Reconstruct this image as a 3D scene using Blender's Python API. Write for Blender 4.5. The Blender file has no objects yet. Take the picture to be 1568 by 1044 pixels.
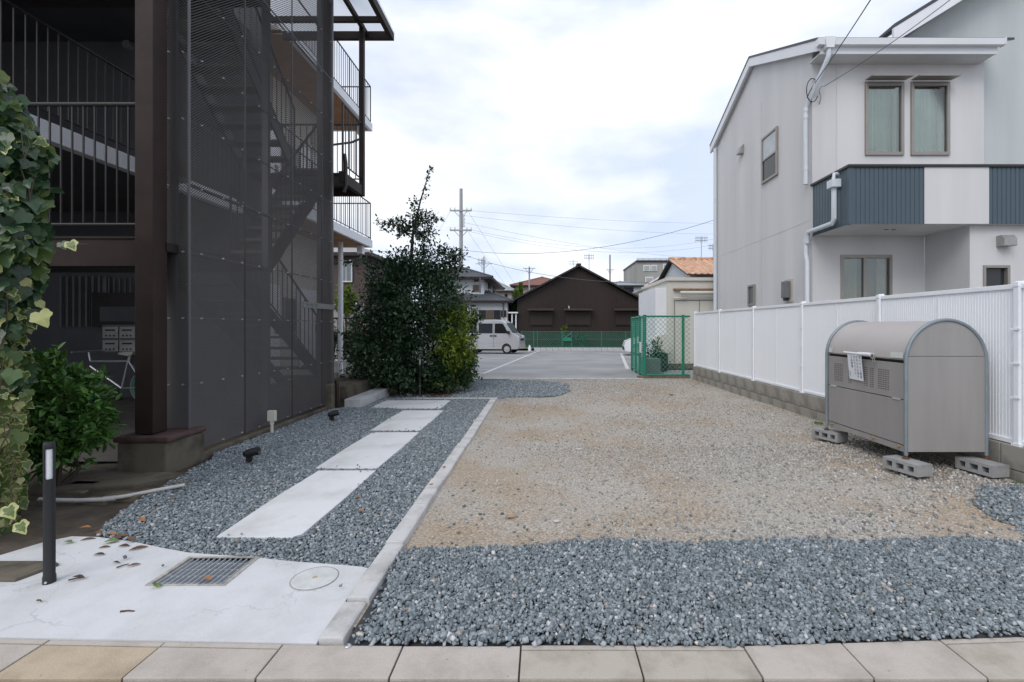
import bpy, bmesh, math, random
import numpy as np
from mathutils import Vector, Matrix
R = math.radians
random.seed(7)
rng = np.random.default_rng(7)
scene = bpy.context.scene
COL = scene.collection

# ------------------------------------------------------------------ camera
FPX, CX, CY, EYE = 730.0, 832.0, 500.0, 1.3
cam_d = bpy.data.cameras.new('camera')
cam_d.sensor_width = 36.0
cam_d.lens = FPX / 1568 * 36
cam_d.shift_x = (784 - CX) / 1568
cam_d.shift_y = (CY - 522) / 1568
cam_d.clip_start = 0.05
cam_d.clip_end = 1000
cam = bpy.data.objects.new('camera', cam_d)
cam.location = (0, 0, EYE)
cam.rotation_euler = (R(90), 0, 0)
COL.objects.link(cam)
scene.camera = cam

# ------------------------------------------------------------------ sky
SUN_EL, SUN_AZ = 46.0, 208.0        # azimuth clockwise from +Y
world = bpy.data.worlds.new('World')
scene.world = world
world.use_nodes = True
wn = world.node_tree.nodes
wl = world.node_tree.links
wn.clear()
w_out = wn.new('ShaderNodeOutputWorld')
w_mix = wn.new('ShaderNodeMixShader')
bg_sky = wn.new('ShaderNodeBackground')
bg_cl = wn.new('ShaderNodeBackground')
sky = wn.new('ShaderNodeTexSky')
sky.sky_type = 'NISHITA'
sky.sun_disc = False
sky.sun_elevation = R(SUN_EL)
sky.sun_rotation = R(SUN_AZ)
wl.new(sky.outputs[0], bg_sky.inputs[0])
bg_sky.inputs[1].default_value = 0.14
tc = wn.new('ShaderNodeTexCoord')
mp = wn.new('ShaderNodeMapping')
mp.inputs['Scale'].default_value = (1.0, 1.0, 2.6)
mp.inputs['Location'].default_value = (0.35, 0.2, 0.1)
n1 = wn.new('ShaderNodeTexNoise')
n1.inputs['Scale'].default_value = 2.3
n1.inputs['Detail'].default_value = 7
n1.inputs['Roughness'].default_value = 0.52
n1.inputs['Distortion'].default_value = 0.35
n2 = wn.new('ShaderNodeTexNoise')
n2.inputs['Scale'].default_value = 2.0
n2.inputs['Detail'].default_value = 5
wl.new(tc.outputs['Generated'], mp.inputs[0])
wl.new(mp.outputs[0], n1.inputs[0])
wl.new(mp.outputs[0], n2.inputs[0])
r1 = wn.new('ShaderNodeValToRGB')
r1.color_ramp.elements[0].position = 0.36
r1.color_ramp.elements[0].color = (0.78, 0.78, 0.78, 1)
r1.color_ramp.elements[1].position = 0.56
r1.color_ramp.elements[1].color = (0.97, 0.97, 0.97, 1)
wl.new(n1.outputs[0], r1.inputs[0])
r2 = wn.new('ShaderNodeValToRGB')
r2.color_ramp.elements[0].position = 0.42
r2.color_ramp.elements[0].color = (0.66, 0.75, 0.95, 1)
r2.color_ramp.elements[1].position = 0.56
r2.color_ramp.elements[1].color = (0.955, 0.985, 1.03, 1)
wl.new(n2.outputs[0], r2.inputs[0])
wl.new(r2.outputs[0], bg_cl.inputs[0])
bg_cl.inputs[1].default_value = 1.15
wl.new(r1.outputs[0], w_mix.inputs[0])
wl.new(bg_sky.outputs[0], w_mix.inputs[1])
wl.new(bg_cl.outputs[0], w_mix.inputs[2])
wl.new(w_mix.outputs[0], w_out.inputs[0])

# ------------------------------------------------------------------ sun (soft, behind cloud)
sun_d = bpy.data.lights.new('sun', 'SUN')
sun_d.energy = 1.45
sun_d.angle = R(35)
sun_d.color = (1.0, 0.965, 0.92)
sun = bpy.data.objects.new('sun', sun_d)
COL.objects.link(sun)
_az = R(SUN_AZ)
_sd = Vector((math.sin(_az) * math.cos(R(SUN_EL)), math.cos(_az) * math.cos(R(SUN_EL)), math.sin(R(SUN_EL))))
sun.rotation_euler = _sd.to_track_quat('Z', 'Y').to_euler()
sun.location = _sd * 30

vs = scene.view_settings
vs.view_transform = 'Standard'
vs.look = 'None'
vs.exposure = 0.0
vs.gamma = 1.0
vs.use_curve_mapping = False
scene.cycles.max_bounces = 8
scene.cycles.transparent_max_bounces = 24
scene.cycles.use_denoising = True
scene.cycles.denoiser = 'OPENIMAGEDENOISE'

# ------------------------------------------------------------------ helpers
def W(px, py, d):
    """a point seen at photo pixel (px, py) standing d metres in front of the camera"""
    return Vector(((px - CX) * d / FPX, d, EYE - (py - CY) * d / FPX))

def WX(px, d):
    return (px - CX) * d / FPX

def WZ(py, d):
    return EYE - (py - CY) * d / FPX

def GD(py):
    return EYE * FPX / (py - CY)

_mats = {}
def _new(name):
    m = bpy.data.materials.new(name)
    m.use_nodes = True
    nt = m.node_tree
    b = nt.nodes['Principled BSDF']
    return m, nt, nt.nodes, nt.links, b

def mat(name, col, rough=0.7, var=0.12, scale=6.0, bump=0.0, bscale=80.0, metal=0.0, spec=0.4,
        col2=None, island=0.0, detail=6, streak=False, lo=0.3, hi=0.7):
    """noise-varied paint / stone / metal"""
    if name in _mats:
        return _mats[name]
    m, nt, N, L, b = _new(name)
    tcn = N.new('ShaderNodeTexCoord')
    ns = N.new('ShaderNodeTexNoise')
    ns.inputs['Scale'].default_value = scale
    ns.inputs['Detail'].default_value = detail
    ns.inputs['Roughness'].default_value = 0.6
    src = tcn.outputs['Object']
    if streak:
        mpn = N.new('ShaderNodeMapping')
        mpn.inputs['Scale'].default_value = (1, 1, 0.12)
        L.new(src, mpn.inputs[0])
        L.new(mpn.outputs[0], ns.inputs[0])
    else:
        L.new(src, ns.inputs[0])
    rp = N.new('ShaderNodeValToRGB')
    c = Vector(col)
    if col2 is None:
        a_, b_ = c * (1 - var), c * (1 + var)
    else:
        a_, b_ = Vector(col2), c
    rp.color_ramp.elements[0].position = lo
    rp.color_ramp.elements[0].color = (*a_, 1)
    rp.color_ramp.elements[1].position = hi
    rp.color_ramp.elements[1].color = (*b_, 1)
    L.new(ns.outputs[0], rp.inputs[0])
    out = rp.outputs[0]
    if island > 0:
        g = N.new('ShaderNodeNewGeometry')
        oi = N.new('ShaderNodeObjectInfo')
        ad = N.new('ShaderNodeMath'); ad.operation = 'ADD'
        L.new(g.outputs['Random Per Island'], ad.inputs[0]); L.new(oi.outputs['Random'], ad.inputs[1])
        fr = N.new('ShaderNodeMath'); fr.operation = 'FRACT'
        L.new(ad.outputs[0], fr.inputs[0])
        mr = N.new('ShaderNodeMapRange')
        mr.inputs['To Min'].default_value = 1 - island
        mr.inputs['To Max'].default_value = 1 + island
        L.new(fr.outputs[0], mr.inputs[0])
        mx = N.new('ShaderNodeVectorMath'); mx.operation = 'SCALE'
        L.new(out, mx.inputs[0]); L.new(mr.outputs[0], mx.inputs['Scale'])
        out = mx.outputs[0]
    L.new(out, b.inputs['Base Color'])
    b.inputs['Roughness'].default_value = rough
    b.inputs['Metallic'].default_value = metal
    b.inputs['Specular IOR Level'].default_value = spec
    if bump > 0:
        nb = N.new('ShaderNodeTexNoise')
        nb.inputs['Scale'].default_value = bscale
        nb.inputs['Detail'].default_value = 5
        L.new(tcn.outputs['Object'], nb.inputs[0])
        bp = N.new('ShaderNodeBump')
        bp.inputs['Strength'].default_value = bump
        bp.inputs['Distance'].default_value = 0.01
        L.new(nb.outputs[0], bp.inputs['Height'])
        L.new(bp.outputs[0], b.inputs['Normal'])
    _mats[name] = m
    return m

def mat_ramp_island(name, stops, rough=0.75, bump=0.25, bscale=120, spec=0.35, noise=0.25):
    """each loose piece takes its own colour from a ramp"""
    m, nt, N, L, b = _new(name)
    g = N.new('ShaderNodeNewGeometry')
    rp = N.new('ShaderNodeValToRGB')
    el = rp.color_ramp.elements
    while len(el) < len(stops):
        el.new(0.5)
    for e, (p, c) in zip(el, stops):
        e.position = p
        e.color = (*c, 1)
    L.new(g.outputs['Random Per Island'], rp.inputs[0])
    tcn = N.new('ShaderNodeTexCoord')
    ns = N.new('ShaderNodeTexNoise')
    ns.inputs['Scale'].default_value = bscale
    ns.inputs['Detail'].default_value = 4
    L.new(tcn.outputs['Object'], ns.inputs[0])
    mr = N.new('ShaderNodeMapRange')
    mr.inputs['To Min'].default_value = 1 - noise
    mr.inputs['To Max'].default_value = 1 + noise
    L.new(ns.outputs[0], mr.inputs[0])
    mx = N.new('ShaderNodeVectorMath'); mx.operation = 'SCALE'
    L.new(rp.outputs[0], mx.inputs[0]); L.new(mr.outputs[0], mx.inputs['Scale'])
    L.new(mx.outputs[0], b.inputs['Base Color'])
    b.inputs['Roughness'].default_value = rough
    b.inputs['Specular IOR Level'].default_value = spec
    if bump:
        bp = N.new('ShaderNodeBump')
        bp.inputs['Strength'].default_value = bump
        bp.inputs['Distance'].default_value = 0.004
        L.new(ns.outputs[0], bp.inputs['Height'])
        L.new(bp.outputs[0], b.inputs['Normal'])
    return m

def mat_leaf(name, stops, rough=0.4, trans=0.25, objrand=False):
    m, nt, N, L, b = _new(name)
    rp = N.new('ShaderNodeValToRGB')
    el = rp.color_ramp.elements
    while len(el) < len(stops):
        el.new(0.5)
    for e, (p, c) in zip(el, stops):
        e.position = p
        e.color = (*c, 1)
    if objrand:
        src = N.new('ShaderNodeObjectInfo').outputs['Random']
    else:
        src = N.new('ShaderNodeNewGeometry').outputs['Random Per Island']
    L.new(src, rp.inputs[0])
    L.new(rp.outputs[0], b.inputs['Base Color'])
    b.inputs['Roughness'].default_value = rough
    b.inputs['Specular IOR Level'].default_value = 0.45
    tr = N.new('ShaderNodeBsdfTranslucent')
    L.new(rp.outputs[0], tr.inputs[0])
    ms = N.new('ShaderNodeMixShader')
    ms.inputs[0].default_value = trans
    L.new(b.outputs[0], ms.inputs[1])
    L.new(tr.outputs[0], ms.inputs[2])
    L.new(ms.outputs[0], N['Material Output'].inputs[0])
    return m

def mat_glass(name, tint=(0.03, 0.035, 0.04), rough=0.06):
    """window pane: dark room behind a reflecting sheet"""
    m, nt, N, L, b = _new(name)
    b.inputs['Base Color'].default_value = (*tint, 1)
    b.inputs['Roughness'].default_value = rough
    b.inputs['Specular IOR Level'].default_value = 0.3
    return m

def mat_clear(name, tint=(0.8, 0.86, 0.84), fac=0.25):
    """clear pane one can look through"""
    m, nt, N, L, b = _new(name)
    t = N.new('ShaderNodeBsdfTransparent'); t.inputs[0].default_value = (*tint, 1)
    g = N.new('ShaderNodeBsdfGlossy'); g.inputs['Roughness'].default_value = 0.04
    fr = N.new('ShaderNodeFresnel'); fr.inputs[0].default_value = 1.45
    ms = N.new('ShaderNodeMixShader')
    ad = N.new('ShaderNodeMath'); ad.operation = 'ADD'; ad.inputs[1].default_value = fac * 0.2
    L.new(fr.outputs[0], ad.inputs[0]); L.new(ad.outputs[0], ms.inputs[0])
    L.new(t.outputs[0], ms.inputs[1]); L.new(g.outputs[0], ms.inputs[2])
    L.new(ms.outputs[0], N['Material Output'].inputs[0])
    return m

def mat_frosted(name, tint=(0.8, 0.82, 0.84), clear=0.4):
    """cloudy sheet that lets daylight through"""
    m, nt, N, L, b = _new(name)
    t = N.new('ShaderNodeBsdfTransparent'); t.inputs[0].default_value = (*tint, 1)
    tl_ = N.new('ShaderNodeBsdfTranslucent'); tl_.inputs[0].default_value = (*tint, 1)
    ms = N.new('ShaderNodeMixShader'); ms.inputs[0].default_value = 1 - clear
    L.new(t.outputs[0], ms.inputs[1]); L.new(tl_.outputs[0], ms.inputs[2])
    L.new(ms.outputs[0], N['Material Output'].inputs[0])
    return m

def mat_siding(name, col, pitch=0.018, strength=0.35, axis='Z', var=0.07, panel=0.0):
    """fine ribbed wall board"""
    m, nt, N, L, b = _new(name)
    tcn = N.new('ShaderNodeTexCoord')
    wv = N.new('ShaderNodeTexWave')
    wv.wave_type = 'BANDS'
    wv.bands_direction = axis
    wv.inputs['Scale'].default_value = 0.314 / pitch
    wv.inputs['Distortion'].default_value = 1.2
    wv.inputs['Detail'].default_value = 2
    wv.inputs['Detail Scale'].default_value = 6
    L.new(tcn.outputs['Object'], wv.inputs[0])
    ns = N.new('ShaderNodeTexNoise')
    ns.inputs['Scale'].default_value = 0.9
    ns.inputs['Detail'].default_value = 8
    mpn = N.new('ShaderNodeMapping'); mpn.inputs['Scale'].default_value = (2.2, 2.2, 0.22)
    L.new(tcn.outputs['Object'], mpn.inputs[0]); L.new(mpn.outputs[0], ns.inputs[0])
    rp = N.new('ShaderNodeValToRGB')
    c = Vector(col)
    rp.color_ramp.elements[0].position = 0.3; rp.color_ramp.elements[0].color = (*(c * (1 - var)), 1)
    rp.color_ramp.elements[1].position = 0.7; rp.color_ramp.elements[1].color = (*(c * (1 + var)), 1)
    L.new(ns.outputs[0], rp.inputs[0])
    L.new(rp.outputs[0], b.inputs['Base Color'])
    b.inputs['Roughness'].default_value = 0.72
    bp = N.new('ShaderNodeBump'); bp.inputs['Strength'].default_value = strength; bp.inputs['Distance'].default_value = 0.006
    L.new(wv.outputs[0], bp.inputs['Height']); L.new(bp.outputs[0], b.inputs['Normal'])
    return m

def tag(o, label=None, cat=None, group=None, kind=None):
    if label: o['label'] = label
    if cat: o['category'] = cat
    if group: o['group'] = group
    if kind: o['kind'] = kind
    return o

def thing(name, loc=(0, 0, 0), label=None, cat=None, group=None, kind=None, rz=0.0):
    o = bpy.data.objects.new(name, None)
    o.empty_display_size = 0.1
    COL.objects.link(o)
    o.location = loc
    o.rotation_euler = (0, 0, rz)
    return tag(o, label, cat, group, kind)

def world_of(o):
    p = Vector((0, 0, 0))
    while o is not None:
        p += Vector(o.location)
        o = o.parent
    return p

class MB:
    """collects shapes, then links them as ONE mesh object"""
    def __init__(self):
        self.v, self.f, self.mi = [], [], []
        self.m = 0
    def add(self, vs_, fs_):
        n = len(self.v)
        self.v.extend([tuple(x) for x in vs_])
        for f in fs_:
            self.f.append([i + n for i in f])
            self.mi.append(self.m)
        return self
    def box(self, x0, x1, y0, y1, z0, z1):
        return self.add([(x0, y0, z0), (x1, y0, z0), (x1, y1, z0), (x0, y1, z0), (x0, y0, z1), (x1, y0, z1), (x1, y1, z1), (x0, y1, z1)],
                        [(3, 2, 1, 0), (4, 5, 6, 7), (0, 1, 5, 4), (1, 2, 6, 5), (2, 3, 7, 6), (3, 0, 4, 7)])
    def cbox(self, c, s, rz=0.0, rx=0.0, ry=0.0):
        M_ = Matrix.Rotation(rz, 3, 'Z') @ Matrix.Rotation(ry, 3, 'Y') @ Matrix.Rotation(rx, 3, 'X')
        vs_ = []
        for z in (-.5, .5):
            for x, y in ((-.5, -.5), (.5, -.5), (.5, .5), (-.5, .5)):
                vs_.append(Vector(c) + M_ @ Vector((x * s[0], y * s[1], z * s[2])))
        return self.add(vs_, [(3, 2, 1, 0), (4, 5, 6, 7), (0, 1, 5, 4), (1, 2, 6, 5), (2, 3, 7, 6), (3, 0, 4, 7)])
    def prism(self, pts, off):
        """polygon pts (3-D) pushed along off"""
        n = len(pts)
        off = Vector(off)
        a = [Vector(p) for p in pts]
        return self.add(a + [p + off for p in a],
                        [tuple(range(n))[::-1], tuple(range(n, 2 * n))] + [(i, (i + 1) % n, n + (i + 1) % n, n + i) for i in range(n)])
    def face(self, pts):
        return self.add(pts, [tuple(range(len(pts)))])
    def tube(self, p0, p1, r0, r1=None, n=8, cap=True):
        r1 = r0 if r1 is None else r1
        p0, p1 = Vector(p0), Vector(p1)
        d = p1 - p0
        if d.length < 1e-6:
            return self
        q = d.to_track_quat('Z', 'Y')
        vs_ = []
        for p, r in ((p0, r0), (p1, r1)):
            for i in range(n):
                a = 2 * math.pi * i / n
                vs_.append(p + q @ Vector((r * math.cos(a), r * math.sin(a), 0)))
        fs_ = [(i, (i + 1) % n, n + (i + 1) % n, n + i) for i in range(n)]
        if cap:
            fs_ += [tuple(range(n))[::-1], tuple(range(n, 2 * n))]
        return self.add(vs_, fs_)
    def path(self, pts, r, n=8, r1=None):
        pts = [Vector(p) for p in pts]
        k = len(pts)
        vs_, fs_ = [], []
        ref = Vector((0.13, 0.21, 0.97)).normalized()
        for j, p in enumerate(pts):
            t = (pts[min(j + 1, k - 1)] - pts[max(j - 1, 0)]).normalized()
            if j == 0:
                rr = ref if abs(t.dot(ref)) < 0.9 else Vector((1, 0, 0))
                u = t.cross(rr).normalized()
            else:
                u = (u - t * u.dot(t)).normalized()
            w = t.cross(u).normalized()
            rad = r if r1 is None else r + (r1 - r) * j / (k - 1)
            for i in range(n):
                a = 2 * math.pi * i / n
                vs_.append(p + u * (rad * math.cos(a)) + w * (rad * math.sin(a)))
        for j in range(k - 1):
            for i in range(n):
                fs_.append((j * n + i, j * n + (i + 1) % n, (j + 1) * n + (i + 1) % n, (j + 1) * n + i))
        fs_ += [tuple(range(n))[::-1], tuple(range((k - 1) * n, k * n))]
        return self.add(vs_, fs_)
    def lathe(self, c, prof, n=20):
        """prof: (radius, z) from bottom to top, about a vertical axis through c"""
        c = Vector(c)
        vs_, fs_ = [], []
        for r, z in prof:
            for i in range(n):
                a = 2 * math.pi * i / n
                vs_.append(c + Vector((r * math.cos(a), r * math.sin(a), z)))
        for j in range(len(prof) - 1):
            for i in range(n):
                fs_.append((j * n + i, j * n + (i + 1) % n, (j + 1) * n + (i + 1) % n, (j + 1) * n + i))
        fs_ += [tuple(range(n))[::-1], tuple(range((len(prof) - 1) * n, len(prof) * n))]
        return self.add(vs_, fs_)
    def build(self, name, material, parent=None, bevel=0.0, smooth=False, local=False, segs=2):
        me = bpy.data.meshes.new(name)
        vv = np.array(self.v, dtype=float)
        o = bpy.data.objects.new(name, me)
        if parent is None and not local:
            lo, hi = vv.min(0), vv.max(0)
            loc = np.array([(lo[0] + hi[0]) / 2, (lo[1] + hi[1]) / 2, lo[2]])
            vv = vv - loc
            o.location = loc
        elif parent is not None and not local:
            vv = vv - np.array(world_of(parent))
        me.from_pydata([tuple(x) for x in vv], [], self.f)
        mats = material if isinstance(material, (list, tuple)) else [material]
        for m_ in mats:
            me.materials.append(m_)
        if len(mats) > 1:
            me.polygons.foreach_set('material_index', self.mi)
        bm = bmesh.new()
        bm.from_mesh(me)
        bmesh.ops.recalc_face_normals(bm, faces=bm.faces)
        if bevel > 0:
            es = [e for e in bm.edges if len(e.link_faces) == 2 and e.calc_face_angle(0) > 0.5]
            bmesh.ops.bevel(bm, geom=es, offset=bevel, segments=segs, affect='EDGES', profile=0.6, clamp_overlap=True)
        bm.to_mesh(me)
        bm.free()
        if smooth:
            me.polygons.foreach_set('use_smooth', [True] * len(me.polygons))
            try:
                me.set_sharp_from_angle(angle=R(38))
            except Exception:
                pass
        me.update()
        COL.objects.link(o)
        o.parent = parent
        return o

def mesh_np(name, verts, faces, material, parent=None, quads=True):
    """fast mesh from numpy arrays (faces all with the same corner count)"""
    me = bpy.data.meshes.new(name)
    nv, nf = len(verts), len(faces)
    k = faces.shape[1]
    me.vertices.add(nv)
    off = np.zeros(3) if parent is None else np.array(world_of(parent))
    me.vertices.foreach_set('co', (verts - off).astype(np.float32).ravel())
    me.loops.add(nf * k)
    me.loops.foreach_set('vertex_index', faces.astype(np.int32).ravel())
    me.polygons.add(nf)
    me.polygons.foreach_set('loop_start', (np.arange(nf) * k).astype(np.int32))
    me.polygons.foreach_set('loop_total', np.full(nf, k, dtype=np.int32))
    for m_ in (material if isinstance(material, (list, tuple)) else [material]):
        me.materials.append(m_)
    me.update(calc_edges=True)
    me.validate()
    o = bpy.data.objects.new(name, me)
    COL.objects.link(o)
    o.parent = parent
    return o

def copy_obj(o, parent=None, loc=None, name=None):
    c = o.copy()
    if name: c.name = name
    COL.objects.link(c)
    c.parent = parent
    if loc is not None:
        c.location = loc
    return c

def text_mesh(name, body, size, material, parent, matrix, align='CENTER', spacing=1.0):
    cu = bpy.data.curves.new(name + '_curve', 'FONT')
    cu.body = body
    cu.size = size
    cu.align_x = align
    cu.align_y = 'CENTER'
    cu.space_character = spacing
    cu.resolution_u = 2
    tmp = bpy.data.objects.new(name + '_tmp', cu)
    COL.objects.link(tmp)
    dg = bpy.context.evaluated_depsgraph_get()
    me = bpy.data.meshes.new_from_object(tmp.evaluated_get(dg))
    bpy.data.objects.remove(tmp)
    me.transform(Matrix.Translation(-world_of(parent)) @ matrix)
    me.materials.clear()
    me.materials.append(material)
    o = bpy.data.objects.new(name, me)
    COL.objects.link(o)
    o.parent = parent
    return o

def sag(p0, p1, s, n=14):
    p0, p1 = Vector(p0), Vector(p1)
    out = []
    for i in range(n + 1):
        t = i / n
        p = p0.lerp(p1, t)
        p.z -= s * 4 * t * (1 - t)
        out.append(p)
    return out

def fbm(x, y, seed=0):
    """cheap smooth 2-D noise, about -1..1"""
    r = np.random.default_rng(seed)
    s = np.zeros_like(x, dtype=float)
    amp, fr, tot = 1.0, 1.0, 0.0
    for o in range(4):
        for k in range(3):
            a = r.uniform(0, 2 * np.pi); ph = r.uniform(0, 6.28)
            s += amp * np.sin((x * np.cos(a) + y * np.sin(a)) * fr * r.uniform(.8, 1.3) + ph) / 3
        tot += amp; amp *= 0.55; fr *= 2.1
    return s / tot * 1.6

def ground_z(x, y):
    """height of the yard: nearly flat, a low rise by the block wall under the bin, gentle unevenness"""
    x = np.asarray(x, dtype=float); y = np.asarray(y, dtype=float)
    t = np.clip((x - 2.2) / 1.1, 0, 1); t = t * t * (3 - 2 * t)
    u = np.clip((y - 3.0) / 0.7, 0, 1) * np.clip((6.6 - y) / 1.4, 0, 1)
    z = 0.06 * t * u
    inn = np.clip((x + 0.75) / 0.3, 0, 1) * np.clip((y - 2.0) / 0.3, 0, 1) * np.clip((11.8 - y) / 0.6, 0, 1)
    return z + inn * 0.010 * fbm(x * 1.7, y * 1.7, 3)

def in_poly(x, y, poly):
    inside = np.zeros(len(x), dtype=bool)
    n = len(poly)
    j = n - 1
    for i in range(n):
        xi, yi = poly[i]; xj, yj = poly[j]
        c = ((yi > y) != (yj > y)) & (x < (xj - xi) * (y - yi) / (yj - yi + 1e-12) + xi)
        inside ^= c
        j = i
    return inside

# ================================================================== SETTING
def mat_yard():
    m, nt, N, L, b = _new('trodden_sand')
    t = N.new('ShaderNodeTexCoord')
    big = N.new('ShaderNodeTexNoise'); big.inputs['Scale'].default_value = 0.75; big.inputs['Detail'].default_value = 6; big.inputs['Roughness'].default_value = 0.6
    fine = N.new('ShaderNodeTexVoronoi'); fine.inputs['Scale'].default_value = 95
    fine2 = N.new('ShaderNodeTexNoise'); fine2.inputs['Scale'].default_value = 60; fine2.inputs['Detail'].default_value = 8
    for n_ in (big, fine, fine2):
        L.new(t.outputs['Object'], n_.inputs['Vector'])
    r = N.new('ShaderNodeValToRGB')
    r.color_ramp.elements[0].position = 0.36; r.color_ramp.elements[0].color = (0.36, 0.275, 0.19, 1)
    r.color_ramp.elements[1].position = 0.56; r.color_ramp.elements[1].color = (0.40, 0.365, 0.32, 1)
    L.new(big.outputs[0], r.inputs[0])
    r2 = N.new('ShaderNodeValToRGB')
    r2.color_ramp.elements[0].position = 0.25; r2.color_ramp.elements[0].color = (0.55, 0.55, 0.55, 1)
    r2.color_ramp.elements[1].position = 0.75; r2.color_ramp.elements[1].color = (1.35, 1.35, 1.35, 1)
    L.new(fine2.outputs[0], r2.inputs[0])
    mu = N.new('ShaderNodeMix'); mu.data_type = 'RGBA'; mu.blend_type = 'MULTIPLY'; mu.inputs[0].default_value = 1
    L.new(r.outputs[0], mu.inputs[6]); L.new(r2.outputs[0], mu.inputs[7])
    hs = N.new('ShaderNodeMix'); hs.data_type = 'RGBA'; hs.blend_type = 'SOFT_LIGHT'; hs.inputs[0].default_value = 0.45
    bwn = N.new('ShaderNodeRGBToBW'); L.new(fine.outputs['Color'], bwn.inputs[0])
    L.new(mu.outputs[2], hs.inputs[6]); L.new(bwn.outputs[0], hs.inputs[7])
    L.new(hs.outputs[2], b.inputs['Base Color'])
    b.inputs['Roughness'].default_value = 0.95
    bp = N.new('ShaderNodeBump'); bp.inputs['Strength'].default_value = 0.7; bp.inputs['Distance'].default_value = 0.012
    L.new(fine2.outputs[0], bp.inputs['Height']); L.new(bp.outputs[0], b.inputs['Normal'])
    return m

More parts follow.
